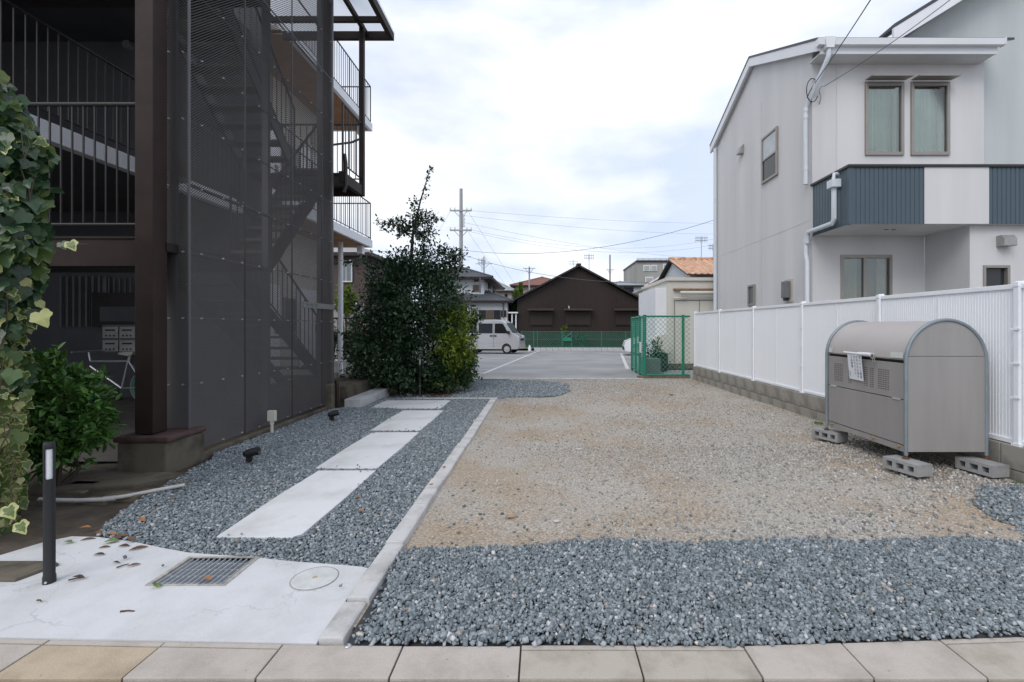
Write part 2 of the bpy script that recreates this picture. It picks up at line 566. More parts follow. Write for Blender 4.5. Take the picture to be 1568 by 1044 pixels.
def mat_concrete(name, col, crack=0.0, stain=0.25, bump=0.15, scale=2.2):
    m, nt, N, L, b = _new(name)
    t = N.new('ShaderNodeTexCoord')
    a = N.new('ShaderNodeTexNoise'); a.inputs['Scale'].default_value = scale; a.inputs['Detail'].default_value = 9; a.inputs['Roughness'].default_value = 0.62
    f = N.new('ShaderNodeTexNoise'); f.inputs['Scale'].default_value = 130; f.inputs['Detail'].default_value = 4
    L.new(t.outputs['Object'], a.inputs['Vector']); L.new(t.outputs['Object'], f.inputs['Vector'])
    r = N.new('ShaderNodeValToRGB')
    c = Vector(col)
    r.color_ramp.elements[0].position = 0.28
    r.color_ramp.elements[0].color = (c[0] * (1 - stain) * 1.0, c[1] * (1 - stain) * 0.985, c[2] * (1 - stain) * 0.95, 1)
    r.color_ramp.elements[1].position = 0.55; r.color_ramp.elements[1].color = (*c, 1)
    L.new(a.outputs[0], r.inputs[0])
    mr = N.new('ShaderNodeMapRange'); mr.inputs['To Min'].default_value = 0.9; mr.inputs['To Max'].default_value = 1.08
    L.new(f.outputs[0], mr.inputs[0])
    sc = N.new('ShaderNodeVectorMath'); sc.operation = 'SCALE'
    L.new(r.outputs[0], sc.inputs[0]); L.new(mr.outputs[0], sc.inputs['Scale'])
    out = sc.outputs[0]
    # dirt specks and brushed smears
    vs_ = N.new('ShaderNodeTexVoronoi'); vs_.inputs['Scale'].default_value = 16; vs_.inputs['Randomness'].default_value = 1
    L.new(t.outputs['Object'], vs_.inputs['Vector'])
    sp_ = N.new('ShaderNodeMapRange'); sp_.inputs['From Min'].default_value = 0.03; sp_.inputs['From Max'].default_value = 0.10
    sp_.inputs['To Min'].default_value = 0.55; sp_.inputs['To Max'].default_value = 0.0
    L.new(vs_.outputs['Distance'], sp_.inputs[0])
    sr_ = N.new('ShaderNodeSeparateColor'); L.new(vs_.outputs['Color'], sr_.inputs[0])
    th_ = N.new('ShaderNodeMath'); th_.operation = 'GREATER_THAN'; th_.inputs[1].default_value = 0.80
    L.new(sr_.outputs[0], th_.inputs[0])
    sm_ = N.new('ShaderNodeMath'); sm_.operation = 'MULTIPLY'
    L.new(sp_.outputs[0], sm_.inputs[0]); L.new(th_.outputs[0], sm_.inputs[1])
    mp_ = N.new('ShaderNodeMapping'); mp_.inputs['Scale'].default_value = (9, 2.2, 2); mp_.inputs['Rotation'].default_value = (0, 0, 0.9)
    L.new(t.outputs['Object'], mp_.inputs[0])
    n5 = N.new('ShaderNodeTexNoise'); n5.inputs['Scale'].default_value = 1.6; n5.inputs['Detail'].default_value = 9; n5.inputs['Roughness'].default_value = 0.7
    L.new(mp_.outputs[0], n5.inputs['Vector'])
    s5 = N.new('ShaderNodeMapRange'); s5.inputs['From Min'].default_value = 0.60; s5.inputs['From Max'].default_value = 0.78
    s5.inputs['To Max'].default_value = 0.38
    L.new(n5.outputs[0], s5.inputs[0])
    mx5 = N.new('ShaderNodeMath'); mx5.operation = 'MAXIMUM'
    L.new(sm_.outputs[0], mx5.inputs[0]); L.new(s5.outputs[0], mx5.inputs[1])
    dm5 = N.new('ShaderNodeMix'); dm5.data_type = 'RGBA'; dm5.inputs[7].default_value = (c[0] * .42, c[1] * .36, c[2] * .28, 1)
    L.new(mx5.outputs[0], dm5.inputs[0]); L.new(out, dm5.inputs[6])
    out = dm5.outputs[2]
    if crack > 0:
        wob = N.new('ShaderNodeTexNoise'); wob.inputs['Scale'].default_value = 6; wob.inputs['Detail'].default_value = 4
        L.new(t.outputs['Object'], wob.inputs['Vector'])
        mixv = N.new('ShaderNodeMix'); mixv.data_type = 'RGBA'; mixv.blend_type = 'LINEAR_LIGHT'; mixv.inputs[0].default_value = 0.12
        L.new(t.outputs['Object'], mixv.inputs[6]); L.new(wob.outputs['Color'], mixv.inputs[7])
        v = N.new('ShaderNodeTexVoronoi'); v.feature = 'DISTANCE_TO_EDGE'; v.inputs['Scale'].default_value = 1.6
        L.new(mixv.outputs[2], v.inputs['Vector'])
        lt = N.new('ShaderNodeMapRange'); lt.inputs['From Min'].default_value = 0.002; lt.inputs['From Max'].default_value = 0.008
        lt.inputs['To Min'].default_value = 1.0; lt.inputs['To Max'].default_value = 0.0
        L.new(v.outputs['Distance'], lt.inputs[0])
        mk = N.new('ShaderNodeTexNoise'); mk.inputs['Scale'].default_value = 0.9
        L.new(t.outputs['Object'], mk.inputs['Vector'])
        mk2 = N.new('ShaderNodeMapRange'); mk2.inputs['From Min'].default_value = 0.46; mk2.inputs['From Max'].default_value = 0.56
        L.new(mk.outputs[0], mk2.inputs[0])
        mm = N.new('ShaderNodeMath'); mm.operation = 'MULTIPLY'
        L.new(lt.outputs[0], mm.inputs[0]); L.new(mk2.outputs[0], mm.inputs[1])
        m3 = N.new('ShaderNodeMath'); m3.operation = 'MULTIPLY'; m3.inputs[1].default_value = crack
        L.new(mm.outputs[0], m3.inputs[0])
        dk = N.new('ShaderNodeMix'); dk.data_type = 'RGBA'; dk.inputs[7].default_value = (0.12, 0.11, 0.10, 1)
        L.new(m3.outputs[0], dk.inputs[0]); L.new(out, dk.inputs[6])
        out = dk.outputs[2]
    L.new(out, b.inputs['Base Color'])
    b.inputs['Roughness'].default_value = 0.85
    bp = N.new('ShaderNodeBump'); bp.inputs['Strength'].default_value = bump; bp.inputs['Distance'].default_value = 0.006
    L.new(f.outputs[0], bp.inputs['Height']); L.new(bp.outputs[0], b.inputs['Normal'])
    return m

M_yard = mat_yard()
M_white_conc = mat_concrete('pale_fresh_concrete', (0.67, 0.672, 0.68), crack=0.0, stain=0.24)
M_pad = mat_concrete('pale_pad_concrete', (0.60, 0.603, 0.615), crack=0.22, stain=0.2)
M_kerb = mat_concrete('worn_kerb_concrete', (0.55, 0.54, 0.53), stain=0.4, bump=0.35, scale=5)
M_step = mat_concrete('grey_step_concrete', (0.52, 0.52, 0.52), stain=0.4, bump=0.3, scale=3)
M_old = mat_concrete('mossy_old_concrete', (0.135, 0.115, 0.085), stain=0.8, bump=0.6, scale=4)
M_block = mat_concrete('stained_block_concrete', (0.32, 0.30, 0.265), stain=0.82, bump=0.4, scale=3)
M_cblock = mat_concrete('hollow_block_concrete', (0.33, 0.33, 0.33), stain=0.3, bump=0.5, scale=8)
M_asphalt = mat('worn_asphalt', (0.30, 0.30, 0.30), rough=0.9, var=0.22, scale=0.55, bump=0.4, bscale=140, detail=9)
M_dirt = mat('dark_soil', (0.075, 0.06, 0.045), rough=0.97, var=0.45, scale=5, bump=0.8, bscale=45)
M_gbase = mat('gravel_bed_soil', (0.05, 0.053, 0.058), rough=0.95, var=0.3, scale=20, bump=0.5, bscale=60)
M_grey_stone = mat_ramp_island('crushed_bluestone', [
    (0.0, (0.11, 0.13, 0.14)), (0.3, (0.17, 0.20, 0.215)), (0.65, (0.24, 0.272, 0.292)), (0.9, (0.315, 0.345, 0.365)), (0.97, (0.42, 0.44, 0.455)), (0.99, (0.60, 0.59, 0.57)), (1.0, (0.33, 0.23, 0.15))])
M_tan_stone = mat_ramp_island('tan_grit', [
    (0.0, (0.19, 0.175, 0.16)), (0.3, (0.32, 0.30, 0.27)), (0.6, (0.41, 0.39, 0.36)), (0.9, (0.49, 0.475, 0.45)), (1.0, (0.60, 0.59, 0.575))])

def sheet(name, x0, x1, y0, y1, zf, material, nx, ny, kind='structure', parent=None):
    xs = np.linspace(x0, x1, nx + 1); ys = np.linspace(y0, y1, ny + 1)
    X, Y = np.meshgrid(xs, ys)
    X, Y = X.ravel(), Y.ravel()
    Z = zf(X, Y)
    i, j = np.meshgrid(np.arange(nx), np.arange(ny)); i, j = i.ravel(), j.ravel()
    a = j * (nx + 1) + i
    F = np.stack([a, a + 1, a + nx + 2, a + nx + 1], 1)
    o = mesh_np(name, np.stack([X, Y, Z], 1), F, material, parent)
    if kind: o['kind'] = kind
    o.data.polygons.foreach_set('use_smooth', [True] * len(o.data.polygons))
    return o

# the big ground sheet, out to the horizon
def _gz(x, y):
    return np.interp(y, [-60, 1.74, 1.75, 11.9, 31, 800], [-0.09, -0.09, -0.07, -0.07, -0.36, -0.6])
gx = [-600, -80, -30, -12, -6, 0, 6, 12, 30, 80, 600]
gy = [-60, 0, 1.74, 1.75, 6, 11.9, 16, 24, 31, 50, 100, 250, 800]
gv = np.array([(x, y, float(_gz(0, y))) for y in gy for x in gx])
gf = np.array([(j * len(gx) + i, j * len(gx) + i + 1, (j + 1) * len(gx) + i + 1, (j + 1) * len(gx) + i) for j in range(len(gy) - 1) for i in range(len(gx) - 1)])
M_land = mat('distant_town_ground', (0.16, 0.155, 0.14), rough=0.95, var=0.25, scale=0.4, bump=0.3, bscale=30)
mesh_np('ground', gv, gf, M_land)['kind'] = 'structure'

# road in front of the pavement
sheet('road', -9, 9, -6, 1.75, lambda x, y: np.full_like(x, -0.05), M_asphalt, 4, 4)

# parking lot sloping gently away
def lot_z(d):
    return -0.0143 * (d - 12.0) + 0.004
lot = MB()
lot.face([(-14, 11.95, lot_z(11.95)), (9, 11.95, lot_z(11.95)), (12, 31.2, lot_z(31.2)), (-22, 31.2, lot_z(31.2))])
lot = lot.build('parking_lot', M_asphalt); lot['kind'] = 'structure'
M_line = mat('worn_white_road_paint', (0.62, 0.62, 0.62), rough=0.8, var=0.2, scale=9, col2=(0.26, 0.26, 0.26), lo=0.32, hi=0.5)
def lot_line(p0, p1, w=0.12):
    a = Vector((p0[0], p0[1], 0)); b_ = Vector((p1[0], p1[1], 0))
    n_ = (b_ - a).normalized().cross(Vector((0, 0, 1))) * (w / 2)
    pts = []
    for p in (a - n_, b_ - n_, b_ + n_, a + n_):
        pts.append((p.x, p.y, lot_z(p.y) + 0.006))
    o = MB().face(pts).build('parking_line', M_line, lot)
    return o
def LG(px, py):
    """point of the sloping lot seen at a photo pixel"""
    k = (py - CY) / FPX
    d = (EYE - 0.0143 * 12.0 - 0.004) / (k - 0.0143)
    return (WX(px, d), d)
lot_line(LG(740, 572), LG(828, 536))
lot_line(LG(951, 541), LG(961, 565))
lot_line(LG(722, 566), LG(748, 566.5), 0.1)
lot_line(LG(700, 548), LG(786, 549), 0.1)
lot_line(LG(716, 571), LG(744, 571.5), 0.08)

# yard of trodden sand and grit
sheet('yard', -0.83, 3.80, 2.06, 12.0, lambda x, y: ground_z(x, y), M_yard, 70, 150)
sheet('gravel_soil', -4.0, -0.88, 1.93, 12.0, lambda x, y: -0.012 + 0 * x, M_gbase, 10, 30)
# soil and floor under the apartment stair
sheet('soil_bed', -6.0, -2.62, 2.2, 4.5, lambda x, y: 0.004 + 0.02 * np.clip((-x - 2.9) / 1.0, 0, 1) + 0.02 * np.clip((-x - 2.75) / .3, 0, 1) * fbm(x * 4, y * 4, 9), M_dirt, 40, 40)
M_floor = mat('dark_floor_concrete', (0.085, 0.078, 0.07), rough=0.8, var=0.3, scale=2.5, bump=0.2)  # dark brownish grey concrete with mottled tone
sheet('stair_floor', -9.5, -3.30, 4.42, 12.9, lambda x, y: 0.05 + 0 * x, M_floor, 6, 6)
# concrete strip at the edge of the lot
MB().box(-6, 2.5, 11.86, 11.98, -0.1, 0.012).build('edge_strip', M_kerb, bevel=0.01)['kind'] = 'structure'

# ---- pavement slabs along the street
def back_edge(x):
    if x < -0.83: return 1.945 + 0.028 * (-0.83 - x)
    if x > 0.82: return 1.945 + 0.046 * (x - 0.82)
    return 1.945
pave = thing('pavement', (0, 1.85, 0), kind='structure')
M_pv = [mat_concrete('pavement_slab_tan', (0.48, 0.385, 0.28), stain=0.3, bump=0.4, scale=5),
        mat_concrete('pavement_slab_grey', (0.48, 0.43, 0.38), stain=0.28, bump=0.4, scale=4),
        mat_concrete('pavement_slab_ochre', (0.44, 0.395, 0.335), stain=0.3, bump=0.4, scale=6)]
jx = [-3.52, -3.03, -2.54, -2.05, -1.56, -1.066, -0.572, -0.091, 0.372, 0.814, 1.225, 1.646, 2.07, 2.5, 2.95, 3.4]
jm = [1, 0, 1, 0, 1, 1, 1, 2, 2, 1, 1, 2, 1, 2, 1]
full = {5, 6, 9, 10, 12}
g_ = 0.0035
MB().box(-3.6, 3.5, 1.765, 1.93, -0.07, -0.012).build('mortar_bed', mat('dark_joint', (0.06, 0.05, 0.04), rough=0.95), pave)
for i in range(len(jx) - 1):
    x0, x1 = jx[i] + g_, jx[i + 1] - g_
    sk = 0.0
    t0, t1 = (0.0, 0.0) if i in full else (0.028, 0.028)
    zt = 0.0 + random.uniform(-0.0015, 0.0015)
    MB().prism([(x0, 1.764, zt - 0.05), (x1, 1.764, zt - 0.05), (x1, back_edge(x1) - t1 - 0.003, zt - 0.05), (x0, back_edge(x0) - t0 - 0.003, zt - 0.05)], (0, 0, 0.05)).build('paving_slab', M_pv[jm[i]], pave, bevel=0.003)
    if i not in full:
        MB().prism([(x0, back_edge(x0) - 0.025, zt - 0.051), (x1, back_edge(x1) - 0.025, zt - 0.051), (x1, back_edge(x1), zt - 0.051), (x0, back_edge(x0), zt - 0.051)], (0, 0, 0.05)).build('edge_strip', M_pv[1], pave)
    MB().prism([(x0 + .2, 1.36, -0.055), (x1 + .2, 1.36, -0.055), (x1 + .2, 1.752, -0.055), (x0 + .2, 1.752, -0.055)], (0, 0, 0.045)).build('gutter_slab', M_pv[(i + 1) % 2 + 1], pave, bevel=0.003)

# ---- kerb blocks
kerb = thing('kerb', (-0.87, 5, 0), kind='structure')
kj = [1.96, 2.228, 2.794, 3.41, 3.98, 4.58, 5.21, 5.82, 6.5, 7.19, 7.9, 8.47]
for i in range(len(kj) - 1):
    a_, b_ = kj[i] + 0.004, kj[i + 1] - 0.004
    dx = random.uniform(-0.006, 0.006)
    xl, xr = -0.925 + dx, -0.822 + dx
    zt = (0.018 if i == 0 else 0.034) + random.uniform(-0.004, 0.004)
    o = MB().prism([(xl, a_, -0.08), (xr + 0.015, a_, -0.08), (xr, a_, zt - 0.006), (xr - 0.012, a_, zt), (xl, a_, zt)], (0, b_ - a_, 0)).build('kerb_block', M_kerb, kerb, bevel=0.006)
    o.rotation_euler = (0, 0, 0)
MB().box(-2.9, -0.82, 8.478, 8.53, -0.06, 0.03).build('edging_strip', M_white_conc, kerb, bevel=0.004)

# ---- stepping slabs
slabs = [((-2.0, -1.485), (2.90, 4.24), 'longest and nearest pale concrete stepping slab in the bluestone gravel'),
         ((-2.07, -1.50), (4.31, 5.77), 'second pale concrete stepping slab from the street'),
         ((-2.14, -1.52), (5.87, 7.28), 'third pale concrete stepping slab, just before the wide cross slab'),
         ((-2.73, -1.61), (7.46, 8.28), 'wide pale concrete slab beside the grey entrance step')]
for k, ((x0, x1), (y0, y1), lab) in enumerate(slabs):
    c = 0.045 if k == 0 else 0.02
    poly = [(x0 + 0.01, y0), (x1 - c * 0.9, y0 - 0.01), (x1, y0 + c), (x1 + 0.006, (y0 + y1) / 2), (x1 - 0.004, y1), (x0 + 0.004, y1 - 0.006), (x0 - 0.008, (y0 + y1) / 2)]
    o = MB().prism([(x, y, -0.06) for x, y in poly], (0, 0, 0.06 + 0.024)).build('stepping_slab', M_white_conc, bevel=0.005)
    tag(o, lab, 'concrete slab', 'slabs of the garden path')

# ---- concrete pad with openings
def pad_pt(px, py, z=0.02):
    d = (EYE - z) * FPX / (py - CY)
    return (WX(px, d), d)
pad_outer = [(-4.6, 1.99 + 0.07), (-2.26, back_edge(-2.26) + 0.004), (-0.93, back_edge(-0.93) + 0.004), (-0.93, 2.53)]
for q in [(545, 866.5), (450, 859.5), (396, 854), (290, 846), (245, 838), (205, 829), (150, 822), (110, 821), (70, 829), (0, 850)]:
    pad_outer.append(pad_pt(*q))
pad_outer.append((-4.6, 2.5))
gx0, gx1, gy0, gy1 = -1.955, -1.585, 2.365, 2.635
hole = [(gx0, gy0), (gx1, gy0), (gx1, gy1), (gx0, gy1)]
bm = bmesh.new()
def _loop(pts):
    v = [bm.verts.new((x, y, 0.02)) for x, y in pts]
    return [bm.edges.new((v[i], v[(i + 1) % len(v)])) for i in range(len(v))]
es = _loop(pad_outer) + _loop(hole)
res = bmesh.ops.triangle_fill(bm, use_beauty=True, use_dissolve=False, edges=es)
fs = [f for f in bm.faces]
ext = bmesh.ops.extrude_face_region(bm, geom=fs)
bmesh.ops.translate(bm, verts=[v for v in ext['geom'] if isinstance(v, bmesh.types.BMVert)], vec=(0, 0, -0.14))
for v in bm.verts:
    v.co.z -= 0.017 * min(1, max(0, (2.36 - v.co.y) / 0.4))
bmesh.ops.recalc_face_normals(bm, faces=bm.faces)
me = bpy.data.meshes.new('concrete_pad')
bm.to_mesh(me); bm.free()
me.materials.append(M_pad)
pad = bpy.data.objects.new('concrete_pad', me)
COL.objects.link(pad)
pad['kind'] = 'structure'
# old mossy kerb stub set in the pad
tag(MB().prism([(-2.72, 2.40, 0.01), (-2.66, 2.40, 0.01), (-2.60, 2.56, 0.01), (-2.66, 2.585, 0.01), (-3.0, 2.585, 0.01), (-3.2, 2.40, 0.01)], (0, 0, 0.022)).build('kerb_stub', M_old, bevel=0.006),
    'mossy brown kerb stub set flush in white concrete pad at left edge', 'kerb stub')

# drain grate
M_galv = mat('galvanised_steel', (0.50, 0.53, 0.56), rough=0.45, var=0.15, scale=14, metal=0.3)
M_drain = mat('drain_sump', (0.012, 0.014, 0.017), rough=0.9)
gr = thing('drain_grate', ((gx0 + gx1) / 2, (gy0 + gy1) / 2, -0.1), 'square galvanised drain grate set in white concrete pad', 'drain grate')
mb = MB()
for x0, x1, y0, y1 in ((gx0 - .012, gx0 + .008, gy0, gy1), (gx1 - .008, gx1 + .012, gy0, gy1), (gx0 - .012, gx1 + .012, gy0 - .012, gy0), (gx0 - .012, gx1 + .012, gy1, gy1 + .012)):
    mb.box(x0, x1, y0, y1, -0.02, 0.0245)
mb.build('frame', mat('rusty_frame', (0.36, 0.345, 0.31), rough=0.8, var=0.35, scale=25), gr)
for i in range(12):
    x = gx0 + 0.022 + i * (gx1 - gx0 - 0.044) / 11
    MB().box(x - 0.0026, x + 0.0026, gy0, gy1, -0.018, 0.019).build('bar', M_galv, gr)
for i in range(4):
    y = gy0 + 0.035 + i * (gy1 - gy0 - 0.07) / 3
    MB().box(gx0, gx1, y - 0.002, y + 0.002, -0.006, 0.010).build('cross_bar', M_galv, gr)
mb = MB()
mb.box(gx0 + .001, gx1 - .001, gy0 + .001, gy1 - .001, -0.118, -0.112)
mb.build('sump', M_drain, gr)

# round inspection cover
M_cover = mat('worn_cover_plastic', (0.55, 0.56, 0.545), rough=0.6, var=0.14, scale=10, bump=0.2, bscale=40)
mc = thing('inspection_cover', (-1.165, 2.43, 0.02), 'round pale inspection cover with radial cracks in white concrete pad', 'inspection cover')
MB().lathe((-1.165, 2.43, 0.0118), [(0.108, 0), (0.110, 0.0085), (0.104, 0.0105), (0.0, 0.0105)], 40).build('cover', M_cover, mc)
mb = MB()
for i in range(40):
    a0, a1 = 2 * math.pi * i / 40, 2 * math.pi * (i + 1) / 40
    p = lambda r, a: (-1.165 + r * math.cos(a), 2.43 + r * math.sin(a))
    mb.face([(*p(.1105, a0), 0.0206), (*p(.1135, a0), 0.0206), (*p(.1135, a1), 0.0206), (*p(.1105, a1), 0.0206)])
mb.build('joint_ring', mat('cover_joint_dirt', (0.20, 0.19, 0.16), rough=0.9, var=0.4, scale=30), mc)
MB().lathe((-1.165, 2.43, 0.0224), [(0.012, 0), (0.012, 0.0015), (0.0, 0.0015)], 16).build('key_boss', mat('ochre_boss', (0.45, 0.37, 0.20), rough=0.7, var=0.3, scale=40), mc)

# ------------------------------------------------------------------ gravel
_cub = np.array([(-1, -1, -1), (1, -1, -1), (1, 1, -1), (-1, 1, -1), (-1, -1, 1), (1, -1, 1), (1, 1, 1), (-1, 1, 1)], float)
_cf = np.array([(3, 2, 1, 0), (4, 5, 6, 7), (0, 1, 5, 4), (1, 2, 6, 5), (2, 3, 7, 6), (3, 0, 4, 7)])
def stone_mesh(name, x, y, z, half, material, flat=0.62, tilt=0.7):
    n = len(x)
    s = half[:, None] * np.stack([rng.uniform(.75, 1.35, n), rng.uniform(.65, 1.05, n), rng.uniform(.5, .9, n) * flat / .62], 1)
    V = _cub[None] * (1 + rng.uniform(-.42, .12, (n, 8, 3))) * s[:, None, :]
    az = rng.uniform(0, 6.283, n); ax = rng.normal(0, tilt, n); ay = rng.normal(0, tilt, n)
    def rot(a, i, j):
        m_ = np.tile(np.eye(3), (n, 1, 1)); c, s_ = np.cos(a), np.sin(a)
        m_[:, i, i] = c; m_[:, j, j] = c; m_[:, i, j] = -s_; m_[:, j, i] = s_
        return m_
    Mx = rot(az, 0, 1) @ rot(ax, 1, 2) @ rot(ay, 0, 2)
    V = np.einsum('nij,nkj->nki', Mx, V) + np.stack([x, y, z], 1)[:, None, :]
    F = (np.arange(n)[:, None, None] * 8 + _cf[None]).reshape(-1, 4)
    o = mesh_np(name, V.reshape(-1, 3), F, material)
    o['kind'] = 'stuff'
    return o
def scatter(polys, spacing, excl=(), ragged=0.0, seed=1):
    X, Y = [], []
    for poly in polys:
        p = np.array(poly)
        x0, y0 = p.min(0) - ragged; x1, y1 = p.max(0) + ragged
        gx_, gy_ = np.meshgrid(np.arange(x0, x1, spacing), np.arange(y0, y1, spacing))
        x = gx_.ravel() + rng.uniform(-.6, .6, gx_.size) * spacing
        y = gy_.ravel() + rng.uniform(-.6, .6, gx_.size) * spacing
        wx = x + ragged * fbm(x * 3.1, y * 3.1, seed) + rng.normal(0, ragged * .35, x.size)
        wy = y + ragged * fbm(x * 2.7, y * 2.7, seed + 1) + rng.normal(0, ragged * .35, x.size)
        k = in_poly(wx, wy, poly)
        X.append(x[k]); Y.append(y[k])
    x = np.concatenate(X); y = np.concatenate(Y)
    keep = np.ones(len(x), bool)
    for e in excl:
        keep &= ~in_poly(x, y, e)
    return x[keep], y[keep]
def rect(x0, x1, y0, y1):
    return [(x0, y0), (x1, y0), (x1, y1), (x0, y1)]
slab_ex = [rect(x0 - .004, x1 + .004, y0 + .004, y1 - .004) for (x0, x1), (y0, y1), _ in slabs]
kerb_ex = rect(-0.93, -0.815, 1.9, 8.54)
edge_ex = rect(-2.9, -0.8, 8.47, 8.54)
# front strip along the street
front_poly = [(-0.80, 1.935), (0.82, 1.935), (3.72, 2.065), (3.72, 2.84), (2.4, 2.86), (1.5, 2.87), (0.9, 2.84), (0.5, 2.88), (0.2, 2.89), (-0.1, 2.80), (-0.45, 2.76), (-0.80, 2.74)]
def fz(x, y):
    return ground_z(x, y) + 0.010 * np.clip((y - 1.95) / 0.12, 0, 1)
X1, Y1 = scatter([front_poly], 0.0118, [kerb_ex], ragged=0.055, seed=4)
k = Y1 > np.interp(X1, [-.83, .82, 4], [1.941, 1.941, 2.087])
X1, Y1 = X1[k], Y1[k]
front_base = sheet('gravel_soil', -0.81, 3.7, 1.90, 2.70, lambda x, y: ground_z(x, y) + 0.004 - 0.02 * (y < 2.02), M_gbase, 40, 10)
stone_mesh('gravel', X1, Y1, fz(X1, Y1) + rng.uniform(0.000, 0.012, len(X1)), .0042 + .0082 * rng.uniform(0, 1, len(X1)) ** 1.4, M_grey_stone)
# small drift of the same stone by the wall on the right
X2, Y2 = scatter([[(2.95, 2.98), (3.7, 2.9), (3.7, 3.75), (3.35, 3.7), (2.98, 3.42)]], 0.019, (), ragged=0.10, seed=8)
stone_mesh('gravel', X2, Y2, ground_z(X2, Y2) + rng.uniform(.0, .014, len(X2)), rng.uniform(.008, .015, len(X2)), M_grey_stone)
# bed around the stepping slabs
bed = [(-0.92, 2.54), (-1.36, 2.605), (-1.60, 2.645), (-1.99, 2.70), (-2.25, 2.78), (-2.72, 2.91), (-2.80, 3.05), (-2.95, 3.5), (-3.08, 4.1), (-3.17, 4.55), (-3.26, 4.7), (-3.24, 7.3), (-3.10, 7.4), (-2.83, 7.45), (-2.83, 8.47), (-0.92, 8.47)]
near = [p for p in bed]
X3, Y3 = scatter([near], 0.0132, slab_ex + [kerb_ex], ragged=0.012, seed=12)
k = (Y3 < 5.0)
k2 = (~k) & (rng.uniform(0, 1, len(X3)) < 0.8)
s3 = np.where(k, rng.uniform(.0048, .0112, len(X3)), rng.uniform(.006, .0126, len(X3)))
kk = k | k2
padk = ~in_poly(X3, Y3, pad_outer)
kk &= padk
X3, Y3, s3 = X3[kk], Y3[kk], s3[kk]
hump = 0.030 * np.clip((-2.15 - X3) / 0.9, 0, 1)
stone_mesh('gravel', X3, Y3, 0.002 + hump + rng.uniform(0, .015, len(X3)), s3, M_grey_stone)
# far patch
far = [(-2.6, 8.55), (-0.80, 8.55), (-0.40, 8.75), (0.2, 8.9), (0.50, 9.4), (0.55, 10.2), (0.4, 11.0), (0.0, 11.35), (-1.6, 11.45), (-2.9, 11.3), (-2.9, 8.6)]
X4, Y4 = scatter([far], 0.027, [edge_ex], ragged=0.06, seed=21)
stone_mesh('gravel', X4, Y4, np.maximum(ground_z(X4, Y4), 0) + rng.uniform(0, .012, len(X4)), rng.uniform(.012, .021, len(X4)), M_grey_stone)
# tan grit over the yard
X5, Y5 = scatter([rect(-0.80, 3.75, 2.72, 5.2)], 0.021, [kerb_ex], seed=31)
dens = 0.40 + 0.9 * fbm(X5 * 1.3, Y5 * 1.3, 40) + 0.45 * np.clip((X5 - 0.6) / 1.6, -0.5, 1)
k = rng.uniform(0, 1, len(X5)) < np.clip(dens, 0.06, 1)
X5, Y5 = X5[k], Y5[k]
X6, Y6 = scatter([rect(-0.80, 3.75, 5.2, 11.85)], 0.036, [kerb_ex], seed=32)
dens = 0.5 + 0.8 * fbm(X6 * 1.1, Y6 * 1.1, 41) + 0.35 * np.clip((X6 - 0.6) / 1.6, -0.5, 1)
k = rng.uniform(0, 1, len(X6)) < np.clip(dens, 0.15, 1)
X6, Y6 = X6[k], Y6[k]
xx = np.concatenate([X5, X6]); yy = np.concatenate([Y5, Y6])
ss = np.concatenate([rng.uniform(.003, .0085, len(X5)) * (1 + 0.35 * np.clip(X5 - 1.5, 0, 1.5)), rng.uniform(.005, .0105, len(X6))])
stone_mesh('gravel', xx, yy, ground_z(xx, yy) + ss * 0.2, ss, M_tan_stone)
# stray grey stones kicked over the sand, the slabs and the pad
n = 260
xs_ = rng.uniform(-0.7, 3.6, n); ys_ = 2.8 + rng.exponential(0.55, n)
stone_mesh('stray_stones', xs_, ys_, ground_z(xs_, ys_) + .006, rng.uniform(.005, .011, n), M_grey_stone)
xs_, ys_ = [], []
for (x0, x1), (y0, y1), _ in slabs:
    for _k in range(8):
        e = random.choice('lrbt')
        t_ = random.random()
        q = abs(random.gauss(0, 0.03))
        if e == 'l': xs_.append(x0 + q); ys_.append(y0 + t_ * (y1 - y0))
        if e == 'r': xs_.append(x1 - q); ys_.append(y0 + t_ * (y1 - y0))
        if e == 'b': ys_.append(y0 + q); xs_.append(x0 + t_ * (x1 - x0))
        if e == 't': ys_.append(y1 - q); xs_.append(x0 + t_ * (x1 - x0))
xs_ += [-2.02, -0.99, -1.45, -2.3]; ys_ += [2.53, 2.33, 2.7, 2.62]
stone_mesh('stray_stones', np.array(xs_), np.array(ys_), np.full(len(xs_), .034), rng.uniform(.004, .009, len(xs_)), M_grey_stone)

# ================================================================== STAIR TOWER (left)
M_brown = mat('brown_painted_steel', (0.030, 0.019, 0.016), rough=0.6, var=0.3, scale=3, bump=0.06, bscale=40, spec=0.2)
M_mesh = mat('bronze_expanded_metal', (0.108, 0.100, 0.098), rough=0.5, var=0.1, scale=2, metal=0.2)
M_frame = mat('grey_screen_post', (0.105, 0.105, 0.112), rough=0.5, var=0.12, scale=2)
M_rail = mat('dark_rail_steel', (0.022, 0.018, 0.018), rough=0.45, var=0.2, scale=4)
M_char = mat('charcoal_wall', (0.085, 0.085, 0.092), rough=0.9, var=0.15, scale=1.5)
M_fascia = mat('white_fascia', (0.76, 0.77, 0.80), rough=0.6, var=0.04, scale=1.5, streak=True)
M_wood = mat('brown_soffit_boards', (0.32, 0.16, 0.075), rough=0.6, var=0.25, scale=3, streak=False)
M_cream = mat('cream_render', (0.55, 0.51, 0.44), rough=0.85, var=0.08, scale=2, bump=0.15)
M_tread = mat('worn_tread', (0.12, 0.115, 0.11), rough=0.75, var=0.2, scale=6)
M_bolt = mat('zinc_bolt', (0.55, 0.56, 0.57), rough=0.4, metal=0.6, var=0.1)

tw = thing('stair_tower', (-3.5, 4.4, 0), 'brown steel outside stair tower behind a perforated metal screen', 'stair tower')
